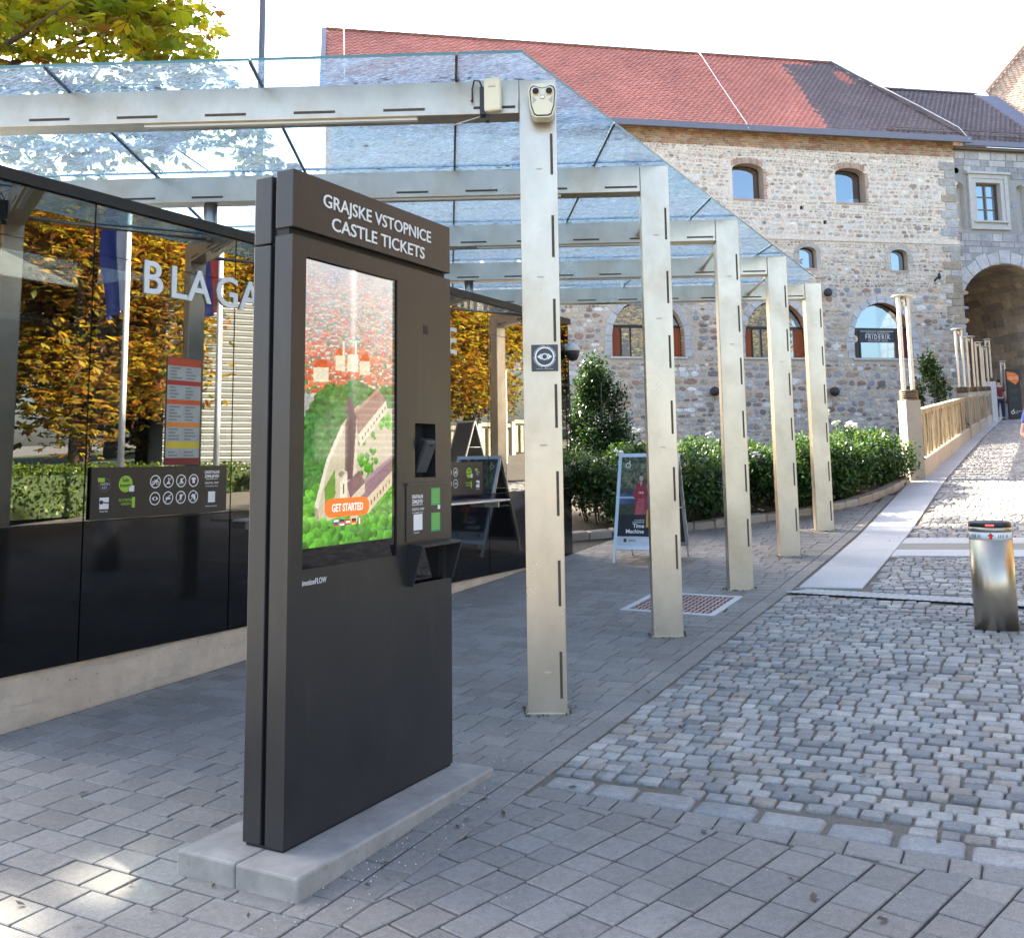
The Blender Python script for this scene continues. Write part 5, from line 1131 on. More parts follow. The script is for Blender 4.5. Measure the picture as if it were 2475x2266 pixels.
for i, lp in enumerate(big_loops):
    wd_ = empty('window'); wd_.parent = ca; u0, u1 = BIG[i]; uc = (u0+u1)/2
    voussoirs(lp, 0.34, wd_); reveal('reveal', lp, 0.02, -0.55, 'brick_red' if i else 'pink_stone', wd_)
    # courses of brick in the right jamb
    z = 6.75
    while z < 8.6:
        m = MB(); uu = u1-0.001 if z < 7.75 else uc+(u1-uc)*math.sqrt(max(0.05, 1-((z-7.75)/1.95)**2))
        cbox(m, uu-.05, uu+.0, z, z+.11, -.5, -.03); m.build('jamb_brick', 'brick_red' if random.random() < .6 else 'pink_stone', wd_); z += .155
    D_ = -0.5
    pl_ = fill('pane', lp, D_, 'castle_glass', wd_); band('frame', lp, D_, D_+.06, .07, 'black_frame', wd_)
    m = MB(); cbox(m, u0+.02, u1-.02, 8.22, 8.36, D_, D_+.12); m.build('transom', 'black_frame', wd_)
    pn = 'rust_panel' if i < 2 else 'stele_black'
    for a_, b_ in ((u0+.06, u0+.56), (u1-.62, u1-.06)):
        m = MB(); cbox(m, a_, b_, 6.74, 8.20, D_+.01, D_+.05); m.build('side_panel', pn if not (i == 2 and a_ > uc) else 'oxide_red', wd_)
    for uu in (u0+.60, u0+1.10 if i < 2 else u1-.70):
        m = MB(); cbox(m, uu-.04, uu+.04, 6.74, 8.22, D_, D_+.08); m.build('glazing_bar', 'black_frame', wd_)
    m = MB(); cbox(m, u0-.1, u1+.1, 6.60, 6.70, -.45, .10); m.build('sill', 'pale_stone', wd_)
    if i == 2:
        m = MB(); cbox(m, u0+.66, u1-.74, 7.60, 8.18, D_+.03, D_+.05); sg = m.build('shop_sign', 'ui_navy' if 'ui_navy' in MATS else 'stele_black', wd_)
        X3 = tuple(CU); o_ = lambda u, z: cw(u, z, D_+.052); us = (u0+.66+u1-.74)/2
        text_mesh('lettering', 'GRAJSKA TRGOVINA', 0.15, 'white_ink', sg, o_(us, 8.02), X3, (0, 0, 1), .004, 'CENTER', 1.25, .80)
        text_mesh('lettering', 'FRIDERIK', 0.33, 'white_ink', sg, o_(us, 7.78), X3, (0, 0, 1), .004, 'CENTER', 1.35, .84, .004)
        text_mesh('lettering', 'SOUVENIR SHOP', 0.14, 'white_ink', sg, o_(us, 7.64), X3, (0, 0, 1), .004, 'CENTER', 1.35, .86)
        m = MB(); flatpoly(m, cw(u0+.31, 7.78, D_+.05), X3, (0, 0, 1), tuple(CN), disc(24, .19), .004); m.build('round_emblem', 'cream_plastic', wd_)
        m = MB(); flatpoly(m, cw(u0+.31, 7.78, D_+.055), X3, (0, 0, 1), tuple(CN), [(-.03, -.12), (.05, -.12), (.04, .02), (.07, .1), (-.02, .13), (-.06, .05)], .004); m.build('emblem_figure', 'pink_stone', wd_)
for k, lp in enumerate(up_loops+sm_loops):
    wd_ = empty('window'); wd_.parent = ca; big = k < len(up_loops); D_ = -0.62 if big else -.4
    reveal('reveal', lp, 0.01, D_, 'pink_stone', wd_); fill('pane', lp, D_+.01, 'castle_glass', wd_); band('frame', lp, D_+.012, D_+.06, .05, 'black_frame', wd_)
    u0, u1 = lp[0][0], lp[1][0]
    m = MB(); cbox(m, u0-.02, u1+.02, lp[0][1]-.10, lp[0][1], D_+.02, .05); m.build('sill', 'pink_stone', wd_)
    if not big: voussoirs(lp, .26, wd_, col=(0.52, 0.50, 0.45), out=.04)
    else:
        z = lp[0][1]
        for a_ in np.linspace(u0-.04, u1+.04, 15)[:-1]:
            m = MB(); uc_, r_ = (u0+u1)/2, (u1-u0)/2; zz = lp[2][1]+.30*math.sqrt(max(0, 1-((a_+.06-uc_)/(r_+.1))**2)); cbox(m, a_, a_+.10, zz+.01, zz+.30, -.02, .03+.01*random.random()); m.build('head_brick', random.choice(['pink_stone', 'pink_stone', 'brick_red']), wd_)
        while z < lp[2][1]:
            m = MB(); cbox(m, u1, u1+random.uniform(.12, .28), z, z+.11, -.02, .03); m.build('jamb_brick', random.choice(['pink_stone', 'brick_red', 'pink_stone']), wd_); z += .14
# round floodlights and a round speaker on the wall
def wall_lamp(u, z, label, r=0.24, arm=True):
    t = thing('wall_floodlight', label, 'floodlight', cw(u, z, 0), math.atan2(CU.y, CU.x), 'round floodlights on the castle wall')
    o = MB().lathe((0, 0, 0), [(r*.5, 0), (r*.9, .06), (r, .16), (r, .24), (r*.85, .26)], 20).build('head', 'black_plastic', t); o.matrix_local = Matrix.Translation((0, -0.10, 0)) @ Matrix.Rotation(rad(90), 4, 'X')
    MB().tube([(0, 0, -.02), (0, -.12, -.02)], .05, 8).build('bracket', 'black_plastic', t)
    if arm: MB().tube([(0, -.03, -.25), (0, -.03, -.85)], .035, 6).build('conduit', 'pink_stone', t)
wall_lamp(-14.36, 4.93, 'round black floodlight on the castle wall between the second and third columns'); wall_lamp(-7.78, 4.93, 'round black floodlight on the castle wall right of the last column'); wall_lamp(-7.86, 10.12, 'black round speaker high on the castle wall by the canopy tip', .22, False)
t = thing('wall_lantern', 'small black lantern bracket on the castle wall near the gate', 'lantern', cw(-1.45, 10.9, 0), math.atan2(CU.y, CU.x)); MB().tube([(0, 0, 0), (0.1, -.3, .25)], .05, 8).build('arm', 'black_plastic', t); MB().lathe((0.1, -.32, .05), [(.03, 0), (.1, .08), (.07, .3), (.02, .36)], 10).build('lamp_head', 'black_plastic', t)

# roof -----------------------------------------------------------------------------
RO, RZ = -7.0, 26.0                                # ridge 7 m behind the wall face
EO = 0.55                                          # eave overhang
def roof_pt(u, k): return cw(u, ZE+0.02+(RZ-ZE)*k, EO+(RO-EO)*k)           # k 0 eave .. 1 ridge
hipk = lambda k: 0.90-3.75*k                       # right limit of the front slope (hip)
slope_n = ((RO-EO)*CN+UZ*(RZ-ZE)).cross(CU).normalized(); slope_n = slope_n if slope_n.z > 0 else -slope_n
rfc = mesh_obj('roof', [roof_pt(UL-.3, 0), roof_pt(hipk(0), 0), roof_pt(hipk(1), 1), roof_pt(UL-.3, 1), cw(UL-.3, ZE+.02, 2*RO-EO), cw(hipk(0), ZE+.02, 2*RO-EO)], [[0, 1, 2, 3], [3, 2, 5, 4], [1, 5, 2]], 'brick_red', ca)
def tiles(name, pt, n_, urange, rows, tw, parent, colf, th=0.045):
    """plain tiles in staggered rows, rounded tails, each tile its own little plate (one joined field)"""
    V, Fq, C = [], [], []; P0, P1 = pt(0, 0), pt(0, 1); L = (P1-P0).length
    for r in range(rows):
        k0, k1 = r/rows, min((r+1.35)/rows, 1.0); a_, b_ = urange((r+.5)/rows); u = a_+(tw/2 if r % 2 else 0)
        while u < b_-tw*.4:
            w_ = tw*.96; lift = n_*(th+random.uniform(0, .012)); lift2 = n_*0.008; o = len(V); ku = (k1-k0)*.28
            V += [tuple(x) for x in (pt(u, k1)+lift2, pt(u, k0+ku*.6)+lift, pt(u+w_*.3, k0)+lift, pt(u+w_*.7, k0)+lift, pt(u+w_, k0+ku*.6)+lift, pt(u+w_, k1)+lift2, pt(u+w_*.3, k0)-n_*.01, pt(u+w_*.7, k0)-n_*.01)]
            Fq += [[o, o+1, o+2, o+3, o+4, o+5], [o+2, o+6, o+7, o+3]]; C += [colf(u, (r+.5)/rows)]*8; u += tw
    o = mesh_obj(name, V, Fq, 'tile', parent, C); o['kind'] = 'stuff'; return o
def colf(u, k):
    dark = u > -7.65+1.05*k+0.3*random.random()
    if dark and k > .93 and u < -4.6: dark = False
    if -3.5-.8*(k-.7) < u < -2.7-.8*(k-.7) and .68 < k < .86: dark = False
    return grey((0.23, 0.175, 0.175), .14, .03) if dark else grey((0.72, 0.265, 0.195), .08, .03)
tiles('roof_tiles', roof_pt, slope_n, lambda k: (UL-.3, hipk(k)), 44, 0.32, rfc, colf)
def ridge_row(p, q, parent, col, n):
    for i in range(n):
        a_, b_ = p.lerp(q, i/n), p.lerp(q, (i+1.12)/n); d = (b_-a_).normalized(); sd = d.cross(UZ).normalized(); up_ = sd.cross(d)
        V = [];
        for t_, k in ((a_, 1.0), (b_, .88)):
            for w in np.linspace(0, math.pi, 6): V.append(t_+sd*math.cos(w)*.17*k+up_*math.sin(w)*.15*k)
        mesh_obj('ridge_tile', V, [[j, j+1, 7+j, 6+j] for j in range(5)]+[[0, 1, 2, 3, 4, 5]], 'tile', parent, [grey(col, .15, .03)]*12)
ridge_row(roof_pt(UL-.3, 1), roof_pt(hipk(1), 1), rfc, (0.13, .085, .085), 62); ridge_row(roof_pt(hipk(1), 1)+UZ*.03, roof_pt(hipk(0), 0)+UZ*.06, rfc, (0.13, .10, .10), 26)
m = MB(); cbox(m, UL-.35, 0.95, ZE-.20, ZE+.12, EO-.04, EO+.14); m.build('gutter', 'zinc', ca)
m = MB(); cbox(m, UL-.5, UL-.28, ZE, RZ+.2, RO-.1, EO); 
mesh_obj('verge', [roof_pt(UL-.55, 0)+slope_n*.12, roof_pt(UL-.28, 0)+slope_n*.12, roof_pt(UL-.28, 1)+slope_n*.12, roof_pt(UL-.55, 1)+slope_n*.12, roof_pt(UL-.55, 0)-slope_n*.1, roof_pt(UL-.55, 1)-slope_n*.1], [[0, 1, 2, 3], [0, 3, 5, 4]], 'zinc', rfc)
for uu, ut in ((-32.9, -32.9), (-12.1, -11.6)): MB().tube([roof_pt(ut, 1)+slope_n*.2, roof_pt((uu+ut)/2, .5)+slope_n*.14, roof_pt(uu, 0.02)+slope_n*.14, cw(uu, ZE-.1, EO+.16)], .03, 5).build('lightning_conductor', 'white_paint', ca)
MB().tube([roof_pt(hipk(1)*0.72, .72)+slope_n*.3, roof_pt(hipk(.35), .35)+slope_n*.3, roof_pt(hipk(.08), .08)+slope_n*.3, cw(.8, ZE-.05, EO+.16)], .03, 5).build('lightning_conductor', 'white_paint', ca)
sg = MB()
for uu in np.arange(-3.6, .3, 1.05): sg.tube([roof_pt(uu, .035), roof_pt(uu, .035)+UZ*.32], .03, 5)
for zz in (.15, .3): sg.tube([roof_pt(-3.9, .035)+UZ*zz, roof_pt(.4, .035)+UZ*zz], .02, 5)
sg.build('snow_guard', 'bronze', ca)

# ------------------------------------------------------------------ gatehouse with the vaulted passage
gh = thing('gatehouse', 'grey ashlar gatehouse with stone framed window above a vaulted gateway', 'building')
GO = -0.35; GL, GR_, GT, GB = 0.0, 9.5, 18.45, 1.5
gw = lambda u, z, out=0.0: cw(u, z, GO+out)
AC, AR, AS = 3.20, 3.02, 9.05; arch = [(AC-AR, GB+.3), (AC+AR, GB+.3), (AC+AR, AS)]+[(AC+AR*math.cos(w), AS+AR*math.sin(w)) for w in np.linspace(0, math.pi, 20)[1:-1]]+[(AC-AR, AS)]
WIN = (1.72, 3.20, 14.42, 16.58); winloop = [(WIN[0], WIN[2]), (WIN[1], WIN[2]), (WIN[1], WIN[3]), (WIN[0], WIN[3])]
niche = [arch_loop(a_, a_+.62, 13.95, 16.25, .33, 8) for a_ in (.42, 4.25)]
rh_ = [(0.60+.17*math.cos(w), 17.25+.17*math.sin(w)) for w in np.linspace(0, 2*math.pi, 12)[:-1]]
gwall = holed('wall', [(GL, GB), (GR_, GB), (GR_, GT), (GL, GT)], [arch, winloop]+niche+[rh_], 'mortar_pale', gh, 0.0, gw)
reveal('reveal', winloop, 0, -.5, 'pale_stone', gh, gw)
for nl in niche: reveal('niche_side', nl, 0, -.4, 'pale_stone', gh, gw); fill('niche_back', nl, -.4, 'pale_stone', gh, gw)
reveal('drain_hole', rh_, 0, -.4, 'black_gap', gh, gw); fill('drain_back', rh_, -.4, 'black_gap', gh, gw)
BL = [(0.42, 0.43, 0.46), (0.46, 0.465, 0.49), (0.38, 0.39, 0.42), (0.50, 0.50, 0.52), (0.33, 0.34, 0.36), (0.56, 0.56, 0.57)]
def block(u0, u1, z0, z1, place, parent, name, mat, col, pr=.03):
    g = .014; V = [place(a_, b_, -.01) for a_, b_ in ((u0+g, z0+g), (u1-g, z0+g), (u1-g, z1-g), (u0+g, z1-g))]+[place(a_, b_, pr) for a_, b_ in ((u0+g*1.8, z0+g*1.8), (u1-g*1.8, z0+g*1.8), (u1-g*1.8, z1-g*1.8), (u0+g*1.8, z1-g*1.8))]
    return mesh_obj(name, V, [[0, 1, 5, 4], [1, 2, 6, 5], [2, 3, 7, 6], [3, 0, 4, 7], [4, 5, 6, 7]], mat, parent, [col]*8)
z = GB+.5
while z < GT-.15:
    h_ = random.choice([.30, .38, .45, .52]); h_ = min(h_, GT-.1-z); u = GL
    while u < 6.6:
        L = min(random.uniform(.45, 1.1), 6.8-u); uc_, zc_ = u+L/2, z+h_/2
        hit = (WIN[0]-.62-L/2 < uc_ < WIN[1]+.62+L/2 and WIN[2]-.55-h_/2 < zc_ < WIN[3]+.60+h_/2)
        for nl in niche: hit |= (nl[0][0]-L/2 < uc_ < nl[1][0]+L/2 and 13.95-h_/2 < zc_ < 16.6+h_/2)
        hit |= (abs(uc_-.60) < L/2+.17 and abs(zc_-17.25) < h_/2+.17)
        if zc_-h_/2 < AS+.2 and abs(uc_-AC) < AR+.62+L/2: hit = True
        if zc_-h_/2 >= AS+.2 and math.hypot(max(0, abs(uc_-AC)-L/2), zc_-h_/2-AS) < AR+.62: hit = True
        if not hit: block(u, u+L, z, z+h_, gw, gwall, 'block', 'ashlar', grey(random.choice(BL), .08, .015), random.uniform(.02, .045))
        elif L > .3:      # narrower filler blocks beside openings
            for a_, b_ in ((u, u+L/2), (u+L/2, u+L)):
                um = (a_+b_)/2; l2 = L/4
                h2 = (WIN[0]-.62-l2 < um < WIN[1]+.62+l2 and WIN[2]-.55-h_/2 < zc_ < WIN[3]+.60+h_/2) or any(nl[0][0]-l2 < um < nl[1][0]+l2 and 13.95-h_/2 < zc_ < 16.6+h_/2 for nl in niche) or (abs(um-.60) < l2+.17 and abs(zc_-17.25) < h_/2+.17) or (zc_-h_/2 < AS+.2 and abs(um-AC) < AR+.62+l2) or (zc_-h_/2 >= AS+.2 and math.hypot(max(0, abs(um-AC)-l2), zc_-h_/2-AS) < AR+.62)
                if not h2: block(a_, b_, z, z+h_, gw, gwall, 'block', 'ashlar', grey(random.choice(BL), .08, .015), random.uniform(.02, .045))
        u += L
    z += h_
ws = np.linspace(0, math.pi, 16)
for i in range(15):
    kk_ = .62+.12*(i % 2); P = [(AC+(AR+k)*math.cos(w), AS+(AR+k)*math.sin(w)) for w, k in ((ws[i]+.006, 0), (ws[i+1]-.006, 0), (ws[i+1]-.006, kk_), (ws[i]+.006, kk_))]
    mesh_obj('voussoir', [gw(u, z, -.02) for u, z in P]+[gw(u, z, .05) for u, z in P], [[7, 6, 5, 4], [0, 1, 5, 4], [1, 2, 6, 5], [2, 3, 7, 6], [3, 0, 4, 7]], 'ashlar', gwall, [grey((.52, .52, .54), .06, .01)]*8)
for sx in (-1, 1):
    z = GB+.5
    while z < AS-.1:
        h_ = .55; u_ = AC+sx*AR; a_, b_ = sorted((u_, u_+sx*random.choice([.5, .8]))); 
        if a_ < GL: a_ = GL
        if b_-a_ > .1: block(a_, b_, z, min(z+h_, AS), gw, gwall, 'block', 'ashlar', grey((.50, .50, .51), .06, .01), .045)
        z += h_
# window surround: stepped mouldings, sill, casement with six panes
wn_ = empty('window'); wn_.parent = gh
def ringbox(nm, e0, e1, o1, mat):
    m = MB(); u0, u1, z0, z1 = WIN
    for a_, b_, c_, d_ in ((u0-e1, u1+e1, z1+e0, z1+e1), (u0-e1, u1+e1, z0-e1, z0-e0), (u0-e1, u0-e0, z0-e0, z1+e0), (u1+e0, u1+e1, z0-e0, z1+e0)): cbox(m, a_, b_, c_, d_, -.02, o1, gw)
    return m.build(nm, mat, wn_)
ringbox('surround', .26, .48, .14, 'pale_stone'); ringbox('surround_inner', .02, .25, .09, 'pale_stone')
m = MB(); cbox(m, WIN[0]-.62, WIN[1]+.62, WIN[3]+.49, WIN[3]+.62, 0, .26, gw); m.build('cornice', 'pale_stone', wn_); m = MB(); cbox(m, WIN[0]-.32, WIN[1]+.32, WIN[2]-.10, WIN[2], 0.0, .24, gw); m.build('sill', 'pale_stone', wn_)
fill('pane', winloop, -.30, 'castle_glass', wn_, gw); band('frame', winloop, -.29, -.22, .08, 'bronze', wn_, gw)
m = MB(); uc_ = (WIN[0]+WIN[1])/2; cbox(m, uc_-.05, uc_+.05, WIN[2]+.06, WIN[3]-.06, -.295, -.21, gw); m.build('mullion', 'bronze', wn_)
for zz in (15.14, 15.86): m = MB(); cbox(m, WIN[0]+.07, WIN[1]-.07, zz-.025, zz+.025, -.295, -.23, gw); m.build('glazing_bar', 'bronze', wn_)
# passage: vault and side walls of blocks, far end closed by a shaded yard wall
DEEP = 8.0; vt = empty('passage'); vt.parent = gh
prof = [(AC-AR, GB)]+[(AC-AR, AS)]+[(AC-AR*math.cos(w), AS+AR*math.sin(w)) for w in np.linspace(0, math.pi, 25)[1:-1]]+[(AC+AR, AS), (AC+AR, GB)]
mesh_obj('vault_shell', [gw(u, z, -.02) for u, z in prof]+[gw(u, z, -DEEP) for u, z in prof], [[i, i+1, len(prof)+i+1, len(prof)+i] for i in range(len(prof)-1)], 'mortar_wall', vt)
plen = [0.0]
for i in range(len(prof)-1): plen.append(plen[-1]+math.hypot(prof[i+1][0]-prof[i][0], prof[i+1][1]-prof[i][1]))
def on_prof(t_):
    i = min(max(int(np.searchsorted(plen, t_))-1, 0), len(prof)-2); f = (t_-plen[i])/(plen[i+1]-plen[i]); u = prof[i][0]+(prof[i+1][0]-prof[i][0])*f; z = prof[i][1]+(prof[i+1][1]-prof[i][1])*f
    du, dz = prof[i+1][0]-prof[i][0], prof[i+1][1]-prof[i][1]; L = math.hypot(du, dz); return u, z, dz/L, -du/L
BR = [(0.55, 0.45, 0.35), (0.62, 0.52, 0.40), (0.48, 0.40, 0.33), (0.66, 0.57, 0.46), (0.42, 0.36, 0.31)]
V, Fq, C = [], [], []; nb = 0
t_ = 0.4
while t_ < plen[-1]-.4:
    dt = random.uniform(.38, .55); d = 0.03
    while d < DEEP-.4:
        L = random.uniform(.5, 1.1); vv = []
        for pr in (-.02, .045):
            for tt, dd in ((t_+.015, d+.015), (t_+dt-.015, d+.015), (t_+dt-.015, d+L-.015), (t_+.015, d+L-.015)):
                u, z, nu, nz = on_prof(tt); vv.append(gw(u+nu*pr, z+nz*pr, -dd))
        ff = [[4, 5, 6, 7], [0, 1, 5, 4], [1, 2, 6, 5], [2, 3, 7, 6], [3, 0, 4, 7]]; cc = grey(random.choice(BR), .12, .03)
        if d < 4.5 and nb < 200 and in_view(np.mean(np.array(vv), axis=0), -5): mesh_obj('vault_block', vv, ff, 'rubble', vt, [cc]*8); nb += 1
        else: o = len(V); V += vv; Fq += [[k+o for k in q] for q in ff]; C += [cc]*8
        d += L
    t_ += dt
tag(mesh_obj('vault_blocks', V, Fq, 'rubble', vt, C), kind='stuff')
fill('end_wall', [(AC-AR-.1, GB), (AC+AR+.1, GB), (AC+AR+.1, AS+AR), (AC-AR-.1, AS+AR)], -DEEP, 'pink_stone', vt, gw)
# gatehouse roof
def groof(u, k): return cw(u, GT+.35+(24.1-GT-.35)*k, GO+.4+(-6.0)*k)
gr_r = lambda k: (-1.0, 6.6-1.9*k*1.0)
gn = ((-6.0)*CN+UZ*(24.1-GT-.35)).cross(CU).normalized(); gn = gn if gn.z > 0 else -gn
gro = mesh_obj('roof', [groof(-1.0, 0), groof(9.0, 0), groof(9.0, 1), groof(-1.0, 1), cw(-1, GT+.35, GO-11.6), cw(9, GT+.35, GO-11.6)], [[0, 1, 2, 3], [3, 2, 5, 4]], 'zinc', gh)
tiles('roof_tiles', groof, gn, lambda k: (-1.0, 6.4), 32, .32, gro, lambda u, k: grey((0.21, 0.165, 0.17), .15, .03))
ridge_row(groof(-1.0, 1), groof(6.4, 1), gro, (0.12, .09, .09), 14)
m = MB(); cbox(m, .9, 9.0, GT+.12, GT+.42, GO+.36, GO+.54); m.build('gutter', 'zinc', gh); m = MB(); cbox(m, .25, 9.0, GT-.02, GT+.12, GO-.05, GO+.30); m.build('eaves_board', 'bronze', gh)
sg = MB()
for uu in np.arange(1.0, 5.5, 1.1): sg.tube([groof(uu, .06), groof(uu, .06)+UZ*.5], .035, 5)
for zz in (.2, .45): sg.tube([groof(.6, .06)+UZ*zz, groof(5.8, .06)+UZ*zz], .025, 5)
sg.build('snow_guard', 'bronze', gh)
# steep sunlit roof of the next building on the right
tb = thing('tower_building', 'steep pale orange tiled roof of the building right of the gatehouse', 'building')
T0 = Vector((-1.63, 67.3, 24.5)); TU, TV = Vector((1.93, -4.6, -4.8)), Vector((2.44, 4.75, 4.4))     # lower edge and verge directions in the slope
tn = TU.cross(TV).normalized(); tn = tn if tn.z > 0 else -tn
th_ = tn.cross(UZ).normalized(); th_ = th_ if th_.x > 0 else -th_; tg = tn.cross(th_).normalized(); tg = tg if tg.z > 0 else -tg
hU, gU, hV, gV = TU.dot(th_), TU.dot(tg), TV.dot(th_), TV.dot(tg); G0, G1 = -9.0, 13.0
def troof(u, k): return T0 + th_*u + tg*(G0+(G1-G0)*k)
def tlim(k):
    g = G0+(G1-G0)*k; return (g*hV/gV if g >= 0 else g*hU/gU), 15.0
tro = mesh_obj('roof', [troof(tlim(k)[0], k) for k in (0, -G0/(G1-G0), 1)]+[troof(15.0, 1), troof(15.0, 0)]+[troof(tlim(0)[0], 0)-UZ*14, troof(15, 0)-UZ*14], [[0, 4, 3, 2, 1], [0, 5, 6, 4]], 'pink_stone', tb)
tiles('roof_tiles', troof, tn, tlim, 70, .34, tro, lambda u, k: grey((0.62, 0.42, 0.28), .14, .04))
k0_ = -G0/(G1-G0); ridge_row(troof(0, k0_)+tn*.1, troof(tlim(1)[0], 1)+tn*.1, tro, (.48, .32, .22), 34); ridge_row(troof(0, k0_)+tn*.1, troof(tlim(0)[0], 0)+tn*.1, tro, (.24, .18, .18), 26)
# ------------------------------------------------------------------ ramp balustrade and lamps
def gcol(o, col): 
    at = o.data.color_attributes.new('Col', 'FLOAT_COLOR', 'POINT'); at.data.foreach_set('color', np.tile(np.array((*col, 1), np.float32), len(o.data.vertices))); return o
POSTS = [(-2.16, 19.75, 0.30, 1.48, rad(35)), (-2.06, 33.0, .32, 1.4, 0), (-2.06, 38.4, .32, 1.4, 0), (-2.04, 43.6, .32, 1.4, 0), (-2.02, 48.6, .32, 1.4, 0)]
bal = thing('ramp_balustrade', 'concrete plank balustrade with granite posts along the ramp', 'balustrade')
for i, (c, s, w_, h_, rz) in enumerate(POSTS):
    gcol(MB().box((c, s, gz(c, s)+h_/2-.1), (w_, w_, h_+.2), Matrix.Rotation(rz, 3, 'Z'), .012).build('post', 'granite', bal), (0.33, 0.295, 0.255) if i == 0 else (0.36, 0.31, 0.26))
sp = [(-2.02, 48.6), (-1.95, 50.4), (-1.50, 52.1)]
gcol(MB().box((-1.95, 50.4, gz(-1.95, 50.4)+.85), (.5, .5, 1.9), None, .03).build('post', 'granite', bal), (0.50, 0.50, 0.52)); gcol(MB().box((-1.45, 52.2, gz(-1.5, 52.1)+.35), (.9, .3, .8), Matrix.Rotation(1.2, 3, 'Z'), .03).build('end_block', 'granite', bal), (0.5, .5, .52))
def run(p, q, n):
    """base kerb, planks and top rail between two posts"""
    p, q = Vector(p), Vector(q); d = (q-p); L = d.length; d.normalize(); rz = math.atan2(d.y, d.x); R = Matrix.Rotation(rz, 3, 'Z')
    for k in range(n):
        a_, b_ = p+d*(L*k/n), p+d*(L*(k+1)/n); m_ = (a_+b_)/2; g0, g1 = gz(*a_), gz(*b_); gm = (g0+g1)/2; sl = math.atan2(g1-g0, L/n)
        Rz = R @ Matrix.Rotation(-sl, 3, 'Y')
        gcol(MB().box((m_.x, m_.y, gm+.12), (L/n-.01, .30, .42), Rz, .01).build('base_kerb', 'granite', bal), grey((.52, .45, .36), .05, .01))
        MB().box((m_.x, m_.y, gm+1.22), (L/n-.006, .17, .11), Rz, .01).build('top_rail', 'plank_concrete', bal)
        for t_, off in ((.14, .05), (.38, -.03), (.62, .05), (.86, -.03)):
            c_ = p+d*(L*(k+t_)/n); g = gz(*c_); MB().box((c_.x+off*R[0][1], c_.y+off*R[1][1], g+.75), (L/n*.17, .09, .86), R @ Matrix.Rotation(random.uniform(-.12, .12), 3, 'Z'), .012).build('plank', 'plank_concrete', bal)
run((-2.15, 19.98), (-2.06, 32.84), 9)
for i in range(1, 4): run((POSTS[i][0], POSTS[i][1]+.17), (POSTS[i+1][0], POSTS[i+1][1]-.17), 4)
LAMPS = [(-2.16, 19.75, 1.48), (-2.06, 33.0, 1.4), (-2.06, 38.4, 1.4), (-2.04, 43.6, 1.4), (-2.02, 48.6, 1.4), (-1.95, 50.4, 1.8), (-1.42, 52.0, .75)]
LBL = ['nearest twin-pole lamp on the first granite post of the ramp', 'second twin-pole lamp along the ramp, left of the gateway', 'third twin-pole lamp along the ramp balustrade', 'fourth twin-pole lamp along the ramp balustrade', 'fifth twin-pole lamp along the ramp balustrade', 'twin-pole lamp on the thick pale post by the gateway', 'last twin-pole lamp behind the black totem by the gateway']
proto = None
for i, (c, s, h_) in enumerate(LAMPS):
    if proto is None:
        t = thing('street_lamp', LBL[i], 'lamp', (0, 0, 0), 0, 'twin-pole lamps along the ramp'); proto = t
        for x in (-.085, .085): MB().box((x, 0, 1.08), (.062, .085, 1.8), None, .006).build('pole', 'lamp_steel', t)
        MB().lathe((0, 0, 0), [(.10, 1.975), (.20, 1.985), (.205, 2.0), (.10, 2.02)], 24).build('cap_disc', 'lamp_steel', t)
        MB().lathe((0, 0, 0), [(.05, 1.80), (.055, 1.93), (.03, 1.975)], 12).build('lamp_head', 'lamp_steel', t)
        for k in range(5): MB().lathe((0, 0, 0), [(.155, .005+k*.038), (.172, .012+k*.038), (.172, .024+k*.038), (.155, .031+k*.038)], 24).build('base_ring', 'bronze', t)
        MB().lathe((0, 0, 0), [(.15, 0), (.15, .195)], 20).build('base_core', 'bronze', t)
    else: t = copy_tree(proto); t['label'] = LBL[i]
    t.location = (c, s, gz(c, s)+h_-.003); t.rotation_euler = (0, 0, rad(28) if i == 0 else rad(20))
# black totem by the gateway
t = thing('info_totem', 'black information totem with an orange shape at its top by the gateway', 'totem', (-1.02, 51.6, gz(-1.0, 51.6)), rad(28))
part('slab', 'stele_black', t, (-.31, .31, -.07, .07, 0, 2.35), bev=.01); nx = (0, -1, 0); A4, U4 = (1, 0, 0), (0, 0, 1)
m = MB(); flatpoly(m, (0, -.0705, 0), A4, U4, nx, [(-.31, 2.22), (-.31, 1.86), (.08, 1.60), (.24, 1.78), (.24, 2.02), (.06, 2.16)], .002); m.build('orange_shape', 'orange_ink', t)
for z, n_ in ((1.35, 3), (.98, 3)):
    for k in range(n_): m = MB(); flatpoly(m, (0, -.0705, z-k*.07), A4, U4, nx, [(-.2, 0), (.2-.04*k, 0), (.2-.04*k, .035), (-.2, .035)], .002); m.build('text_line', 'dark_grey', t)
text_mesh('lettering', 'Ljubljanski grad\nLjubljana Castle', .075, 'white_ink', t, (-.24, -.072, 1.93), A4, U4, .002)
m = MB(); ring_mesh(m, (-.14, -.0705, .30), A4, U4, nx, .05, .085, 24); stroke(m, (-.14, -.0705, .30), A4, U4, nx, (.02, .07), (.05, .15), .035); m.build('ring_emblem', 'white_ink', t)
text_mesh('lettering', 'Ljubljanski\ngrad', .075, 'white_ink', t, (-.03, -.0705, .33), A4, U4, .002)

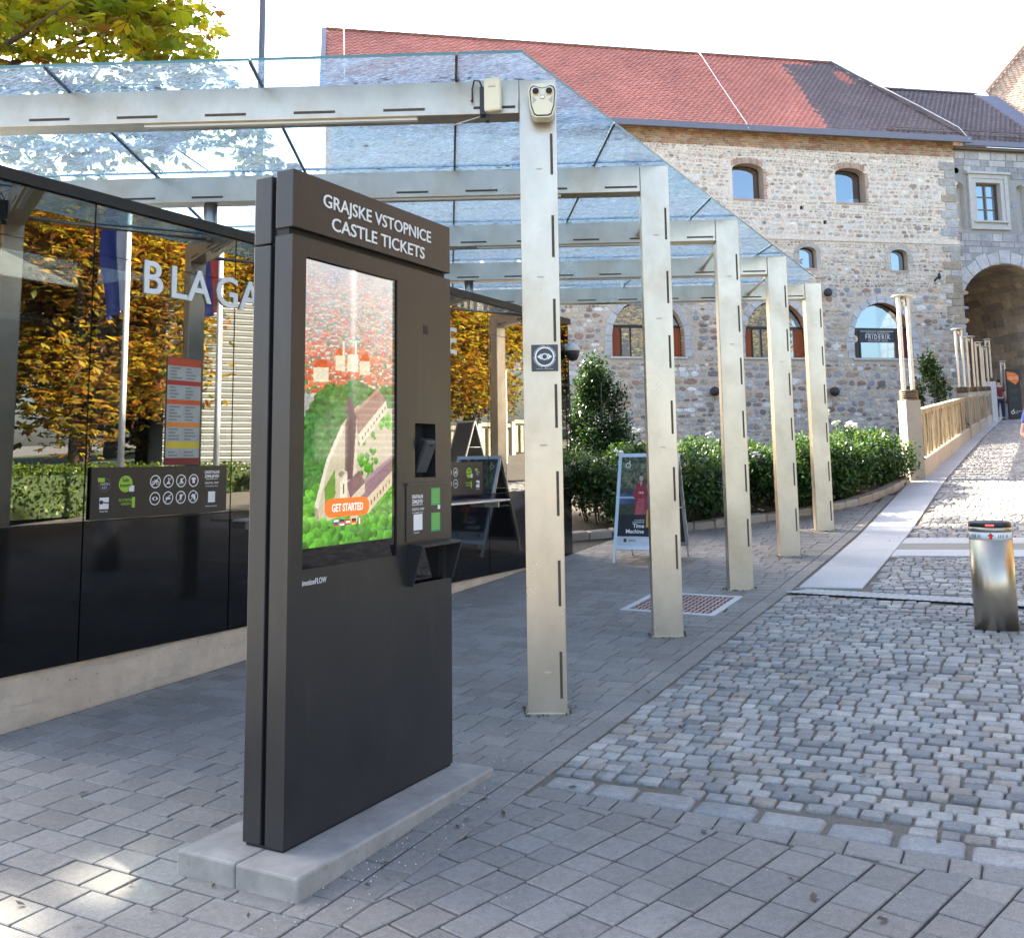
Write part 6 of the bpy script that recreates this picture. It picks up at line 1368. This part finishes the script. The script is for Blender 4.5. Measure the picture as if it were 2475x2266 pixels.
# ------------------------------------------------------------------ planting
def leaf_cloud(n, centre_fn, size, cols, palm=0, droop=.25, rng=RNG, flat=.5):
    """n leaves: diamond faces (palm leaflets fanned per leaf); returns V,F,C"""
    Pc = centre_fn(n); N_ = len(Pc); k = max(1, palm)
    az = rng.uniform(0, 2*np.pi, N_); tilt = rng.normal(0, flat, N_); sz = size*rng.uniform(.6, 1.25, N_); ci = rng.integers(0, len(cols), N_); br = rng.uniform(.7, 1.3, N_)
    V, C = [], []
    for j in range(k):
        a_ = az+(j-(k-1)/2)*(0.62 if k > 1 else 0); sc_ = 1.0 if k == 1 else (1.0-.16*abs(j-(k-1)/2))
        d = np.stack([np.cos(a_)*np.cos(tilt), np.sin(a_)*np.cos(tilt), np.sin(tilt)-droop], 1); d /= np.linalg.norm(d, axis=1)[:, None]
        sd = np.cross(d, rng.normal(0, 1, (N_, 3))*.35+np.array([0, 0, 1.])); sd /= np.linalg.norm(sd, axis=1)[:, None]+1e-9
        L = (sz*sc_)[:, None]; wd = L*(.19 if k > 1 else .30)
        up_ = np.cross(sd, d); base = Pc + (d*L*.08 if k > 1 else 0)
        V.append(np.stack([base, base+d*L*.62-sd*wd+up_*wd*.3, base+d*L, base+d*L*.62+sd*wd+up_*wd*.3], 1))
        C.append(np.repeat((np.asarray(cols)[ci]*br[:, None])[:, None], 4, axis=1))
    V = np.concatenate(V).reshape(-1, 3); C = np.concatenate(C).reshape(-1, 3); Fq = np.arange(len(V)).reshape(-1, 4); return V, Fq, C
def lobes_fn(lobes, shell=.55, rng=RNG):
    """points in ellipsoidal lobes, denser toward the outside; lobes (cx,cy,cz,rx,ry,rz)"""
    lb = np.array(lobes, float); wt = (lb[:, 3]*lb[:, 4]*lb[:, 5])**.75; wt /= wt.sum()
    def f(n):
        i = rng.choice(len(lb), n, p=wt); d = rng.normal(0, 1, (n, 3)); d /= np.linalg.norm(d, axis=1)[:, None]; r = (shell+(1-shell)*rng.random(n))**.8*(1+.10*rng.normal(0, 1, n))
        return lb[i, :3]+d*r[:, None]*lb[i, 3:]
    return f
def random_lobes(c, R, n, r0, r1, rng=RNG, zsq=.75):
    out = []
    for i in range(n):
        d = rng.normal(0, 1, 3); d /= np.linalg.norm(d); k = rng.uniform(.35, .85); r = rng.uniform(r0, r1); out.append((c[0]+d[0]*R[0]*k, c[1]+d[1]*R[1]*k, c[2]+d[2]*R[2]*k, r, r, r*zsq))
    return out
ROSE = [(0.033, 0.078, 0.024), (0.048, 0.115, 0.03), (0.025, 0.062, 0.030), (0.09, 0.16, 0.03), (0.06, 0.125, 0.05)]
def rose_bush(c, s, w_, d_, h_, label, flowers):
    h_ *= .93
    z = gz(c, s)+.12; t = thing('rose_bush', label, 'rose bush', (c, s, z), 0, 'white rose bushes in the bed'); R = np.random.default_rng(int(abs(c*100+s*37)))
    lob = [(R.uniform(-w_/2, w_/2)*.8, R.uniform(-d_/2, d_/2)*.8, h_*R.uniform(.16, .72), .34, .34, .30) for _ in range(16)]
    V, Fq, C = leaf_cloud(int(5000*w_*d_*h_**.5)+2000, lobes_fn(lob, .3, R), .078, ROSE, 0, .1, R, .7); raw_obj('foliage', V, Fq, 'leaf_shrub', t, C)
    m = MB()
    for k in range(9):
        x, y = R.uniform(-w_/2, w_/2)*.8, R.uniform(-d_/2, d_/2)*.7; m.tube([(x*.5, y*.5, -.15), (x*.8, y*.8, h_*.4), (x, y, h_*.85)], [.012, .009, .005], 5)
    m.build('stems', 'bark', t)
    for (fx, fz) in flowers:
        f_ = MB()
        for k in range(7):
            o_ = Vector((fx+R.uniform(-.05, .05), -d_*.25+R.uniform(-.05, .05), fz+R.uniform(-.03, .05))); f_.lathe(o_, [(.008, -.02), (.032, .0), (.038, .016), (.024, .03), (.006, .034)], 8)
        f_.build('flower', 'petal', t)
ROSES = [(-5.9, 13.9, 1.4, 1.1, 1.15, 'dense dark rose bush left of the poster stand', [(.35, 1.0)]), (-5.0, 14.4, 1.3, 1.1, 1.15, 'rose bush directly behind the poster stand', []), (-4.45, 15.4, 1.2, 1.1, 1.1, 'rose bush with white blooms seen between the second and third columns', [(-.2, 1.12), (.1, .75), (.5, .8)]),
         (-3.75, 15.9, 1.2, 1.2, 1.1, 'rose bush seen just right of the third column', [(.2, .95)]), (-3.45, 17.0, 1.2, 1.2, 1.1, 'rose bush seen between the third and fourth columns', []), (-3.1, 17.3, .9, 1.2, 1.15, 'rose bush behind the fourth column', [(.2, 1.1)]),
         (-3.05, 18.3, 1.2, 1.3, 1.15, 'rose bush with tall white blooms just right of the last column', [(-.35, 1.25), (-.2, 1.05), (.1, 1.0)]), (-2.75, 19.2, .9, 1.3, 1.05, 'yellowish green rose bush against the first granite post', []), (-4.9, 16.8, 1.6, 1.2, 1.15, 'rose bush in the back row behind the third column', []), (-6.2, 15.6, 1.8, 1.4, 1.2, 'rose bush in the back row at the foot of the tall shrub', [(.3, 1.2)]), (-3.75, 19.6, 1.4, 1.4, 1.0, 'rose bush at the rear of the bed below the castle wall', [])]
for r in ROSES: rose_bush(r[0]+.12, r[1]-.32, *r[2:])
def shrub(name, label, c, s, R_, h_, nl, n, size, cols, base=0.0, cat='shrub'):
    z = gz(c, s)+base; t = thing(name, label, cat, (c, s, z)); R = np.random.default_rng(int(abs(c*31+s*17))+3); lob = []
    for i in range(nl):
        k = R.random()**1.5; zz = h_*(.06+.84*k); rr_ = R_*(1-k**1.4)*.75+.10; w = R.uniform(0, 6.28); lob.append((math.cos(w)*rr_*.75, math.sin(w)*rr_*.75, zz, .30, .30, .42))
    V, Fq, C = leaf_cloud(n, lobes_fn(lob, .3, R), size, cols, 0, -.45, R, .5); raw_obj('foliage', V, Fq, 'leaf_shrub', t, C)
    m = MB()
    for k in range(6): w = k*1.05; m.tube([(0, 0, -.3), (math.cos(w)*R_*.3, math.sin(w)*R_*.3, h_*.4), (math.cos(w)*R_*.45, math.sin(w)*R_*.45, h_*.75)], [.03, .02, .008], 6)
    m.build('stems', 'bark', t); return t
YEW = [(0.014, 0.04, 0.013), (0.023, 0.06, 0.018), (0.036, 0.078, 0.024), (0.016, 0.046, 0.024)]
shrub('yew_shrub', 'tall dark evergreen shrub at the castle wall beyond the pavilion', -7.95, 18.4, 1.12, 2.85, 60, 16000, .085, YEW); shrub('ivy_shrub', 'loose green shrub climbing the castle wall behind the ramp balustrade', -3.0, 32.6, 1.25, 2.6, 26, 3600, .13, [(0.025, .06, .02), (.04, .085, .025), (.06, .11, .03)], .1)

# low ivy and grass on the bank between the rose bed and the castle wall
R = np.random.default_rng(91)
def bank_fn(n):
    s_ = R.uniform(16, 50, n); c_ = R.uniform(-15, -2.6, n); ok = s_ > np.array([bed_s(x) for x in c_])+2.0; s_, c_ = s_[ok], c_[ok]
    ok = (c_-KX)*CN.x+(s_-KY)*CN.y > .3; s_, c_ = s_[ok], c_[ok]; return np.stack([c_, s_, np.array([gz(a_, b_) for a_, b_ in zip(c_, s_)])+.10+R.uniform(0, .30, len(s_))], 1)
V, Fq, C = leaf_cloud(12000, bank_fn, .16, [(.035, .07, .02), (.05, .09, .025), (.08, .11, .03)], 0, 0, R, .5)
tag(raw_obj('ground_cover', V, Fq, 'leaf_shrub', None, C), 'low green ground cover on the bank below the castle wall', 'ground cover', None, 'stuff')

# ------------------------------------------------------------------ trees
AUT = [(0.34, 0.22, 0.03), (0.42, 0.30, 0.04), (0.22, 0.20, 0.03), (0.36, 0.16, 0.035), (0.22, 0.09, 0.03), (0.46, 0.34, 0.04), (0.14, 0.15, 0.025)]
GRN = [(0.24, 0.26, 0.02), (0.15, 0.20, 0.02), (0.34, 0.31, 0.02), (0.11, 0.15, 0.02), (0.34, 0.24, 0.02), (0.20, 0.09, 0.025)]
CHN = [(0.36, 0.40, 0.03), (0.25, 0.33, 0.03), (0.50, 0.48, 0.03), (0.17, 0.24, 0.03), (0.46, 0.38, 0.03), (0.32, 0.37, 0.03), (0.24, 0.13, 0.03)]
def tree(name, label, c, s, th, lobes, n, size, cols, palm=5, tr=.3, group=None, seed=1, nbr=26, base=None, gaps=()):
    z = gz(c, s)-.1 if base is None else base; t = thing(name, label, 'tree', (c, s, z), 0, group); R = np.random.default_rng(seed); lb = [(x-c, y-s, zz-z, a_, b_, d_) for x, y, zz, a_, b_, d_ in lobes]
    V, Fq, C = leaf_cloud(n, lobes_fn(lb, .25, R), size, cols, palm, .3, R, .45)
    if gaps:                                   # foliage cut away along the sun's rays, to shape dapples on the paving
        Q = V.reshape(-1, 4, 3).mean(1)+np.array((c, s, z)); keep = np.ones(len(Q), bool); sd_ = np.array(sv)
        for (gx, gy, gzz, gr_) in gaps: d_ = Q-np.array((gx, gy, gzz)); d_ -= np.outer(d_ @ sd_, sd_); keep &= np.linalg.norm(d_, axis=1) > gr_
        k4 = np.repeat(keep, 4); V, C = V[k4], C[k4]; Fq = np.arange(len(V)).reshape(-1, 4)
    raw_obj('crown', V, Fq, 'leaf_tree', t, C)
    top = Vector((sum(l[0] for l in lb)/len(lb)*.35, sum(l[1] for l in lb)/len(lb)*.35, th)); m = MB()
    m.tube([(0, 0, -.4), (.05, .03, th*.3), (top.x*.5, top.y*.5, th*.7), top], [tr*1.35, tr, tr*.85, tr*.7], 12).build('trunk', 'bark', t)
    def clear_of(pts):                          # keep limbs out of the open gaps
        for p, q in zip(pts, pts[1:]):
            for f in (0, .25, .5, .75, 1):
                w_ = p.lerp(q, f)+Vector((c, s, z))
                for (gx, gy, gzz, gr_) in gaps:
                    d_ = w_-Vector((gx, gy, gzz)); d_ -= sv*d_.dot(sv)
                    if d_.length < gr_+.12: return False
        return True
    m = MB()
    for i in range(min(nbr, len(lb))):
        q = Vector(lb[i][:3]); st = Vector((0, 0, 0)).lerp(top, R.uniform(.72, 1.0)); mid = st.lerp(q, .5)+Vector((0, 0, R.uniform(.1, .9))); e = q+Vector((R.uniform(-.6, .6), R.uniform(-.6, .6), R.uniform(-.3, .6)))
        pts = [st, st.lerp(mid, .5)+Vector((0, 0, .2)), mid, q, e]
        if clear_of(pts): m.tube(pts, [tr*.42, tr*.30, tr*.2, tr*.11, .015], 6)
        for k in range(3):
            w = R.uniform(0, 6.28); pts = [mid.lerp(q, .3+.25*k), q+Vector((math.cos(w)*1.3, math.sin(w)*1.3, R.uniform(-.7, .6)))]
            if clear_of(pts): m.tube(pts, [tr*.12, .012], 5)
    m.build('limbs', 'bark', t); return t
R = np.random.default_rng(21)
SUN_GAPS = [(-3.28, 3.0, 0, .19), (-2.98, 2.99, .1, .18), (-2.58, 2.96, .1, .13), (-3.33, 2.74, 0, .15), (-3.38, 2.34, 0, .20), (-3.1, 2.72, 0, .10)]  # spots where sun dapples are let through the crowns
# chestnut beside the pavilion: its low branches reach into the picture at the upper left
lobA = random_lobes((-20.6, 11.4, 15.2), (4.4, 3.8, 2.8), 32, 1.3, 2.1, R) + random_lobes((-17.4, 12.6, 14.6), (2.6, 2.6, 1.8), 10, 1.2, 1.9, R)
lobA += [(-17.2, 12.7, 11.6, 1.5, 1.5, 1.0), (-16.4, 12.9, 11.0, 1.2, 1.2, .9), (-15.8, 13.6, 11.1, 1.1, 1.1, .8), (-16.6, 14.6, 11.6, 1.3, 1.3, .9), (-17.8, 11.6, 10.9, 1.5, 1.4, .9), (-16.2, 11.6, 10.3, 1.2, 1.2, .9), (-15.2, 12.6, 10.5, 1.0, 1.0, .8), (-18.2, 10.4, 10.2, 1.2, 1.2, .9)]
lobA += [(-22.6, 8.6, 13.6, 2.2, 2.0, 1.6), (-24.2, 7.6, 14.4, 2.2, 2.0, 1.6), (-21.4, 8.0, 12.6, 1.8, 1.6, 1.3), (-23.4, 9.4, 15.2, 2.2, 2.0, 1.5), (-22.2, 7.2, 13.4, 1.6, 1.5, 1.2)]
lobA += [(-18.4, 11.0, 8.6, 1.3, 1.3, .9), (-17.6, 12.0, 9.4, 1.3, 1.3, .9), (-16.9, 12.6, 8.2, 1.2, 1.2, .9), (-16.0, 12.8, 9.2, 1.2, 1.2, .9), (-15.2, 13.3, 8.3, 1.1, 1.1, .8), (-14.6, 13.9, 9.4, 1.0, 1.0, .8), (-14.0, 14.2, 8.4, .9, .9, .8), (-17.4, 11.4, 7.4, 1.1, 1.1, .8), (-15.8, 13.8, 10.2, 1.1, 1.1, .8), (-13.8, 14.7, 7.6, .7, .7, .6)]
tree('chestnut_tree', 'yellowing chestnut tree reaching over the canopy at the upper left', -21.0, 9.6, 10.5, lobA, 14500, .36, CHN, 5, .36, None, 4, 60, None, SUN_GAPS)
lobB = random_lobes((-28.2, 20.2, 20.6), (4.6, 3.9, 3.0), 34, 1.5, 2.3, R, .8) + random_lobes((-31.5, 18.6, 19.6), (3.4, 3.4, 3.0), 20, 1.5, 2.4, R, .8)
tree('tall_tree', 'tall broad tree standing beyond the left edge, shading the lane', -32.5, 18.0, 16.0, lobB, 15000, .50, GRN, 5, .5, None, 5, 60, None, SUN_GAPS)
# trees on the far side of the lane, seen in the pavilion glass
SPOTS = [(8.8, 14.5, 1), (11.5, 18.5, 2), (9.5, 22.5, 3), (8.2, 28.0, 4), (12.5, 25.5, 5), (10.5, 33.5, 6), (14.5, 13.5, 7), (13.0, 8.5, 8), (8.0, 40.0, 9), (6.5, 55.0, 10)]
RL = ['first autumn tree across the lane, mirrored in the pavilion glass', 'second autumn tree across the lane, behind the first', 'autumn tree across the lane beside the louvred hut', 'autumn tree across the lane behind the brown sign', 'autumn tree at the back of the row across the lane', 'autumn tree far up the lane on the right', 'autumn tree at the near back of the row across the lane', 'nearest autumn tree across the lane', 'autumn tree on the right of the upper lane', 'autumn tree beside the gateway on the right']
for (c, s, k) in SPOTS:
    R = np.random.default_rng(100+k); hz = R.uniform(3.9, 4.6); g = gz(c, s); lob = random_lobes((c, s, g+hz), (3.1, 3.1, 4.2), 40, 1.0, 1.6, R, .9)
    tree('autumn_tree', RL[k-1], c, s, 3.6, lob, 16000, .24, AUT, 3, .26, 'autumn trees across the lane', 50+k, 14)

# taller trees further right, mirrored in the castle windows
BG = [(20, 27, 23, 'tall autumn tree far right, mirrored in the shop window'), (25, 21, 23, 'tall autumn tree far right beside the lawn'), (31, 15, 24, 'tall autumn tree at the far right corner of the lawn'), (17, 34, 21, 'tall autumn tree far right up the slope'), (34, 24, 26, 'tallest autumn tree far right at the back'), (24, 10, 22, 'tall autumn tree far right opposite the kiosk'), (28, 30, 26, 'tall autumn tree far right behind the shop reflection'), (37, 18, 26, 'tall autumn tree farthest to the right'), (22, 16, 22, 'tall autumn tree far right by the lawn edge')]
for k, (c, s, hh, lab) in enumerate(BG):
    R = np.random.default_rng(300+k); g = gz(c, s); lob = random_lobes((c, s, g+hh*.56), (5.0, 5.0, hh*.42), 46, 1.7, 2.6, R, .9)
    tree('autumn_tree', lab, c, s, 5.0, lob, 9500, .55, AUT, 3, .4, 'autumn trees across the lane', 400+k, 12)

# ------------------------------------------------------------------ far side of the lane (seen in reflections)
lawn = sheet('lawn', 5.2, 40, -10, 60, -.02, 'lawn_soil', 10, 2.0)
def flagpole(c, s, cols, label, h=6.2):
    t = thing('flagpole', label, 'flagpole', (c, s, gz(c, s))); MB().tube([(0, 0, 0), (0, 0, h)], [.06, .045], 12).build('pole', 'white_paint', t); MB().lathe((0, 0, h), [(.06, 0), (.07, .05), (.02, .1)], 12).build('finial', 'white_paint', t)
    part('base', 'pale_stone', t, (-.15, .15, -.15, .15, 0, .08))
    n, r_ = 12, 16; V, Fq, C = [], [], []
    for j in range(r_+1):
        for i in range(n+1): u = i/n; V.append((.06+u*.70*(.8+.2*math.cos(j*.2)), .10*math.sin(u*9+j*.25)*(.3+u), h-.25-2.15*j/r_-.15*u*u))
    for j in range(r_):
        for i in range(n): Fq.append([j*(n+1)+i, j*(n+1)+i+1, (j+1)*(n+1)+i+1, (j+1)*(n+1)+i]); C.append(cols[min(int(3*i/n), 2)])
    mesh_obj('flag', V, Fq, 'print', t, None, True, C)
flagpole(3.6, 11.6, [(.62, .62, .72), (.03, .05, .30), (.03, .05, .30)], 'white flagpole with a pale and blue banner across the lane'); flagpole(2.95, 13.2, [(.72, .10, .06), (.12, .13, .42), (.12, .13, .42)], 'white flagpole with a red and blue banner across the lane')
t = thing('brown_sign', 'tall brown and dark red information sign across the lane', 'sign', (2.6, 22.9, gz(2.6, 22.9)), rad(-20)); part('panel', 'oxide_red', t, (-.06, .06, -.45, .45, .3, 1.55)); part('upper_panel', 'stele_black', t, (-.06, .06, -.45, .45, 1.555, 2.5)); part('side_post', 'white_paint', t, (-.08, .08, .46, .60, 0, 2.6))
dimg = np.zeros((40, 24, 3)); dimg[:] = srgb(50, 46, 52); dimg[14:22, 8:17] = srgb(200, 50, 60); dimg[30:34, 4:20] = srgb(150, 90, 100)
a_frame('poster_stand', 'dark poster stand with a red shape across the lane', (2.0, 20.3, gz(2.0, 20.3)), rad(200), dimg, [])
t = thing('louvred_hut', 'pale louvred hut across the lane', 'hut', (8.6, 18.2, gz(8.6, 18.2)), rad(-58)); part('body', 'dark_grey', t, (-1.4, 1.4, -1.2, 1.2, 0, 4.6))
lvp = None
for k in range(30):
    if lvp is None: lvp = MB().box((0, -1.24, 0), (2.76, .09, .10), Matrix.Rotation(.5, 3, 'X')).build('louvre', 'interior_pale', t); o = lvp
    else: o = lvp.copy(); COL.objects.link(o); o.parent = t
    o.location = (0, 0, .3+k*.145)
hg = thing('clipped_hedge', 'clipped green hedge across the lane', 'hedge', (6.4, 12.5, gz(6.4, 12.5))); R = np.random.default_rng(77)
V, Fq, C = leaf_cloud(22000, lambda n: np.stack([R.uniform(-.6, .6, n), R.uniform(-5, 5, n), R.uniform(.05, 1.0, n)], 1), .09, [(.05, .10, .02), (.10, .16, .02), (.16, .20, .02)], 0, 0, R, .7); raw_obj('foliage', V, Fq, 'leaf_shrub', hg, C); part('inner_stems', 'lawn_soil', hg, (-.45, .45, -4.8, 4.8, 0, .8))
rl = thing('white_railing', 'white panel railing across the lane', 'railing', (0, 0, 0))
for k in range(6):
    c, s = 4.7, 17.0+k*2.0; g = gz(c, s); gcol(MB().box((c, s, g+.5), (.22, .22, 1.1), None, .01).build('post', 'granite', rl), (.5, .48, .44)); MB().box((c, s+1.0, g+1.0+.05), (.16, 1.78, .12), None, .01).build('rail', 'plank_concrete', rl)
    for q in range(5): MB().box((c, s+.3+q*.35, g+.5), (.08, .18, .86), None, .01).build('plank', 'plank_concrete', rl)

# ------------------------------------------------------------------ fallen leaves and grit on the paving
lf = thing('fallen_leaves', 'few brown fallen leaves and pale grit scattered on the paving', 'leaves'); lf['kind'] = 'stuff'; m = MB(); gm = MB()
for i in range(60):
    c, s = random.choice([(random.uniform(-5.3, 1.5), random.uniform(2.2, 14)), (random.uniform(-2.5, -.2), random.uniform(3.5, 6.5)), (random.uniform(-3.3, -2.3), random.uniform(2.6, 4.6))])
    if in_slab(c, s): continue
    z = gz(c, s)+.006; w = random.uniform(0, 6.28); L = random.uniform(.010, .028); e = Vector((math.cos(w), math.sin(w), 0)); f_ = Vector((-e.y, e.x, 0))*L*.5; p = Vector((c, s, z))
    m.add([p-e*L, p-f_+UZ*random.uniform(0, .012), p+e*L+UZ*random.uniform(0, .012), p+f_+UZ*.004], [[0, 1, 2, 3]])
for i in range(420):
    c, s = (random.uniform(-5.2, 1.8), random.uniform(2.2, 9)) if i % 3 else (random.gauss(-2.45, .08), random.uniform(2.7, 4.7))
    r_ = random.uniform(.0018, .005); z = gz(c, s)+.004; gm.add([(c-r_, s, z), (c, s-r_, z), (c+r_, s, z), (c, s+r_, z), (c, s, z+r_)], [[0, 1, 4], [1, 2, 4], [2, 3, 4], [3, 0, 4]])
m.build('leaves', 'bark', lf); gm.build('grit', 'pale_stone', lf)
# ------------------------------------------------------------------ people
def skin_mesh(name, verts, edges, radii, mat, parent, root=0, sub=2):
    me = bpy.data.meshes.new(name); me.from_pydata([tuple(v) for v in verts], edges, []); o = bpy.data.objects.new(name, me); COL.objects.link(o)
    md = o.modifiers.new('skin', 'SKIN'); md.use_smooth_shade = True
    for i, r in enumerate(radii): me.skin_vertices[0].data[i].radius = (r, r) if isinstance(r, (int, float)) else r; me.skin_vertices[0].data[i].use_root = (i == root)
    s_ = o.modifiers.new('sub', 'SUBSURF'); s_.levels = sub; s_.render_levels = sub
    dg = bpy.context.evaluated_depsgraph_get(); m2 = bpy.data.meshes.new_from_object(o.evaluated_get(dg)); bpy.data.objects.remove(o); bpy.data.meshes.remove(me)
    m2.name = name; m2.materials.clear(); m2.materials.append(M(mat)); return link(bpy.data.objects.new(name, m2), parent)
def person(label, loc, rz, H, shirt, trousers, hair, arms):
    """standing figure facing local -y; arms = [(elbow, wrist)] for right (x<0) and left, in units of height"""
    t = thing('person', label, 'person', loc, rz); k = H; P = lambda x, y, z: Vector((x*k, y*k, z*k))
    for nm, col in (('shirt', shirt), ('trousers', trousers), ('hair', hair)):
        key = 'cloth_'+nm+str(len(MATS)); plain(key, col, .85, 0, .12, 60, .1); 
        if nm == 'shirt': ms = key
        elif nm == 'trousers': mt = key
        else: mh_ = key
    V = [P(0, 0, .53), P(0, -.005, .60), P(0, 0, .70), P(0, 0, .79), P(0, .005, .845), P(0, -.005, .885), P(0, -.012, .935), P(0, -.005, .975)]; E_ = [(0, 1), (1, 2), (2, 3), (3, 4), (4, 5), (5, 6), (6, 7)]
    Rr = [.062*k, .058*k, .064*k, .06*k, .03*k, .036*k, .052*k, .036*k]
    hands = []
    for sx, (el, wr) in zip((-1, 1), arms):
        i = len(V); V += [P(sx*.095, 0, .80), P(*el), P(*wr)]; E_ += [(3, i), (i, i+1), (i+1, i+2)]; Rr += [.034*k, .025*k, .018*k]; hands.append((i+1, i+2))
    for sx, st in ((-1, .03), (1, -.05)):
        i = len(V); V += [P(sx*.055, 0, .50), P(sx*.055, st-.01, .28), P(sx*.055, st, .05)]; E_ += [(0, i), (i, i+1), (i+1, i+2)]; Rr += [.05*k, .034*k, .024*k]
    body = skin_mesh('body', V, E_, Rr, 'skin', t)
    for e, w_ in hands:
        d = (V[w_]-V[e]).normalized(); side = d.cross(Vector((0, 1, 0))).normalized() if abs(d.y) < .9 else Vector((1, 0, 0)); hv = [V[w_], V[w_]+d*.035*k]; he = [(0, 1)]; hr = [.016*k, .019*k]
        for f in range(5):
            off = side*(f-2)*.0095*k; b0 = len(hv); L = (.028, .040, .044, .041, .033)[f]*k; cu = Vector((0, 0, -.006*k))
            root_ = V[w_]+d*(.045 if f else .018)*k+off*(1 if f else 1.6); hv += [root_, root_+d*L*.5+cu+(off*.8 if f == 0 else off*.1), root_+d*L+cu*2.2+(off*1.0 if f == 0 else off*.15)]; he += [(1, b0), (b0, b0+1), (b0+1, b0+2)]; hr += [.0052*k]*3
        skin_mesh('hand', hv, he, hr, 'skin', t, 0, 1)
    sV = [P(0, 0, .50), P(0, -.005, .60), P(0, 0, .70), P(0, 0, .79)]; sE = [(0, 1), (1, 2), (2, 3)]; sR = [(.082*k, .066*k), (.078*k, .062*k), (.086*k, .066*k), (.074*k, .058*k)]
    for (sx, (el, wr)) in zip((-1, 1), arms):
        i = len(sV); mid = P(sx*.095, 0, .80).lerp(P(*el), .72); sV += [P(sx*.095, 0, .80), mid]; sE += [(3, i), (i, i+1)]; sR += [.044*k, .038*k]
    skin_mesh('shirt', sV, sE, sR, ms, t)
    tV = [P(0, 0, .52)]; tE = []; tR = [(.082*k, .066*k)]
    for sx, st in ((-1, .03), (1, -.05)): i = len(tV); tV += [P(sx*.055, 0, .48), P(sx*.055, st-.01, .28), P(sx*.055, st, .05)]; tE += [(0, i), (i, i+1), (i+1, i+2)]; tR += [.058*k, .046*k, .038*k]
    skin_mesh('trousers', tV, tE, tR, mt, t)
    for sx, st in ((-1, .03), (1, -.05)): skin_mesh('shoe', [P(sx*.055, st+.02, .022), P(sx*.055, st-.03, .022), P(sx*.057, st-.085, .016)], [(0, 1), (1, 2)], [.024*k, .026*k, .02*k], 'black_plastic', t)
    skin_mesh('hair', [P(0, .018, .915), P(0, .014, .96), P(0, -.008, .985)], [(0, 1), (1, 2)], [.047*k, .05*k, .040*k], mh_, t)
    for sx in (-1, 1):
        MB().lathe(P(sx*.019, -.060, .945), [(.002, -.006*k), (.0055*k, -.003*k), (.0055*k, .003*k), (.002, .006*k)], 8).build('eye', 'black_plastic', t); skin_mesh('ear', [P(sx*.050, .0, .925), P(sx*.052, .004, .948)], [(0, 1)], [.007*k, .009*k], 'skin', t, 0, 1)
    skin_mesh('nose', [P(0, -.058, .948), P(0, -.070, .928)], [(0, 1)], [.005*k, .008*k], 'skin', t, 0, 1); part('mouth', 'oxide_red', t, (-.014*k, .014*k, -.0625*k, -.056*k, .9085*k, .9125*k))
    return t
person('person in a blue shirt at the right edge of the lane, elbow just in view', (0.115, 12.5, gz(.115, 12.5)), rad(0), 1.98, (.12, .16, .42), (.03, .035, .05), (.05, .03, .02), [((-.15, -.02, .625), (-.07, -.14, .60)), ((.16, .03, .64), (.10, -.10, .62))])
person('dark haired person in a dark red top walking by the gateway posts', (-1.62, 51.2, gz(-1.6, 51.2)), rad(200), 1.9, (.16, .03, .04), (.02, .025, .06), (.015, .012, .012), [((-.12, .03, .63), (-.12, -.02, .50)), ((.12, -.01, .63), (.13, -.08, .51))])
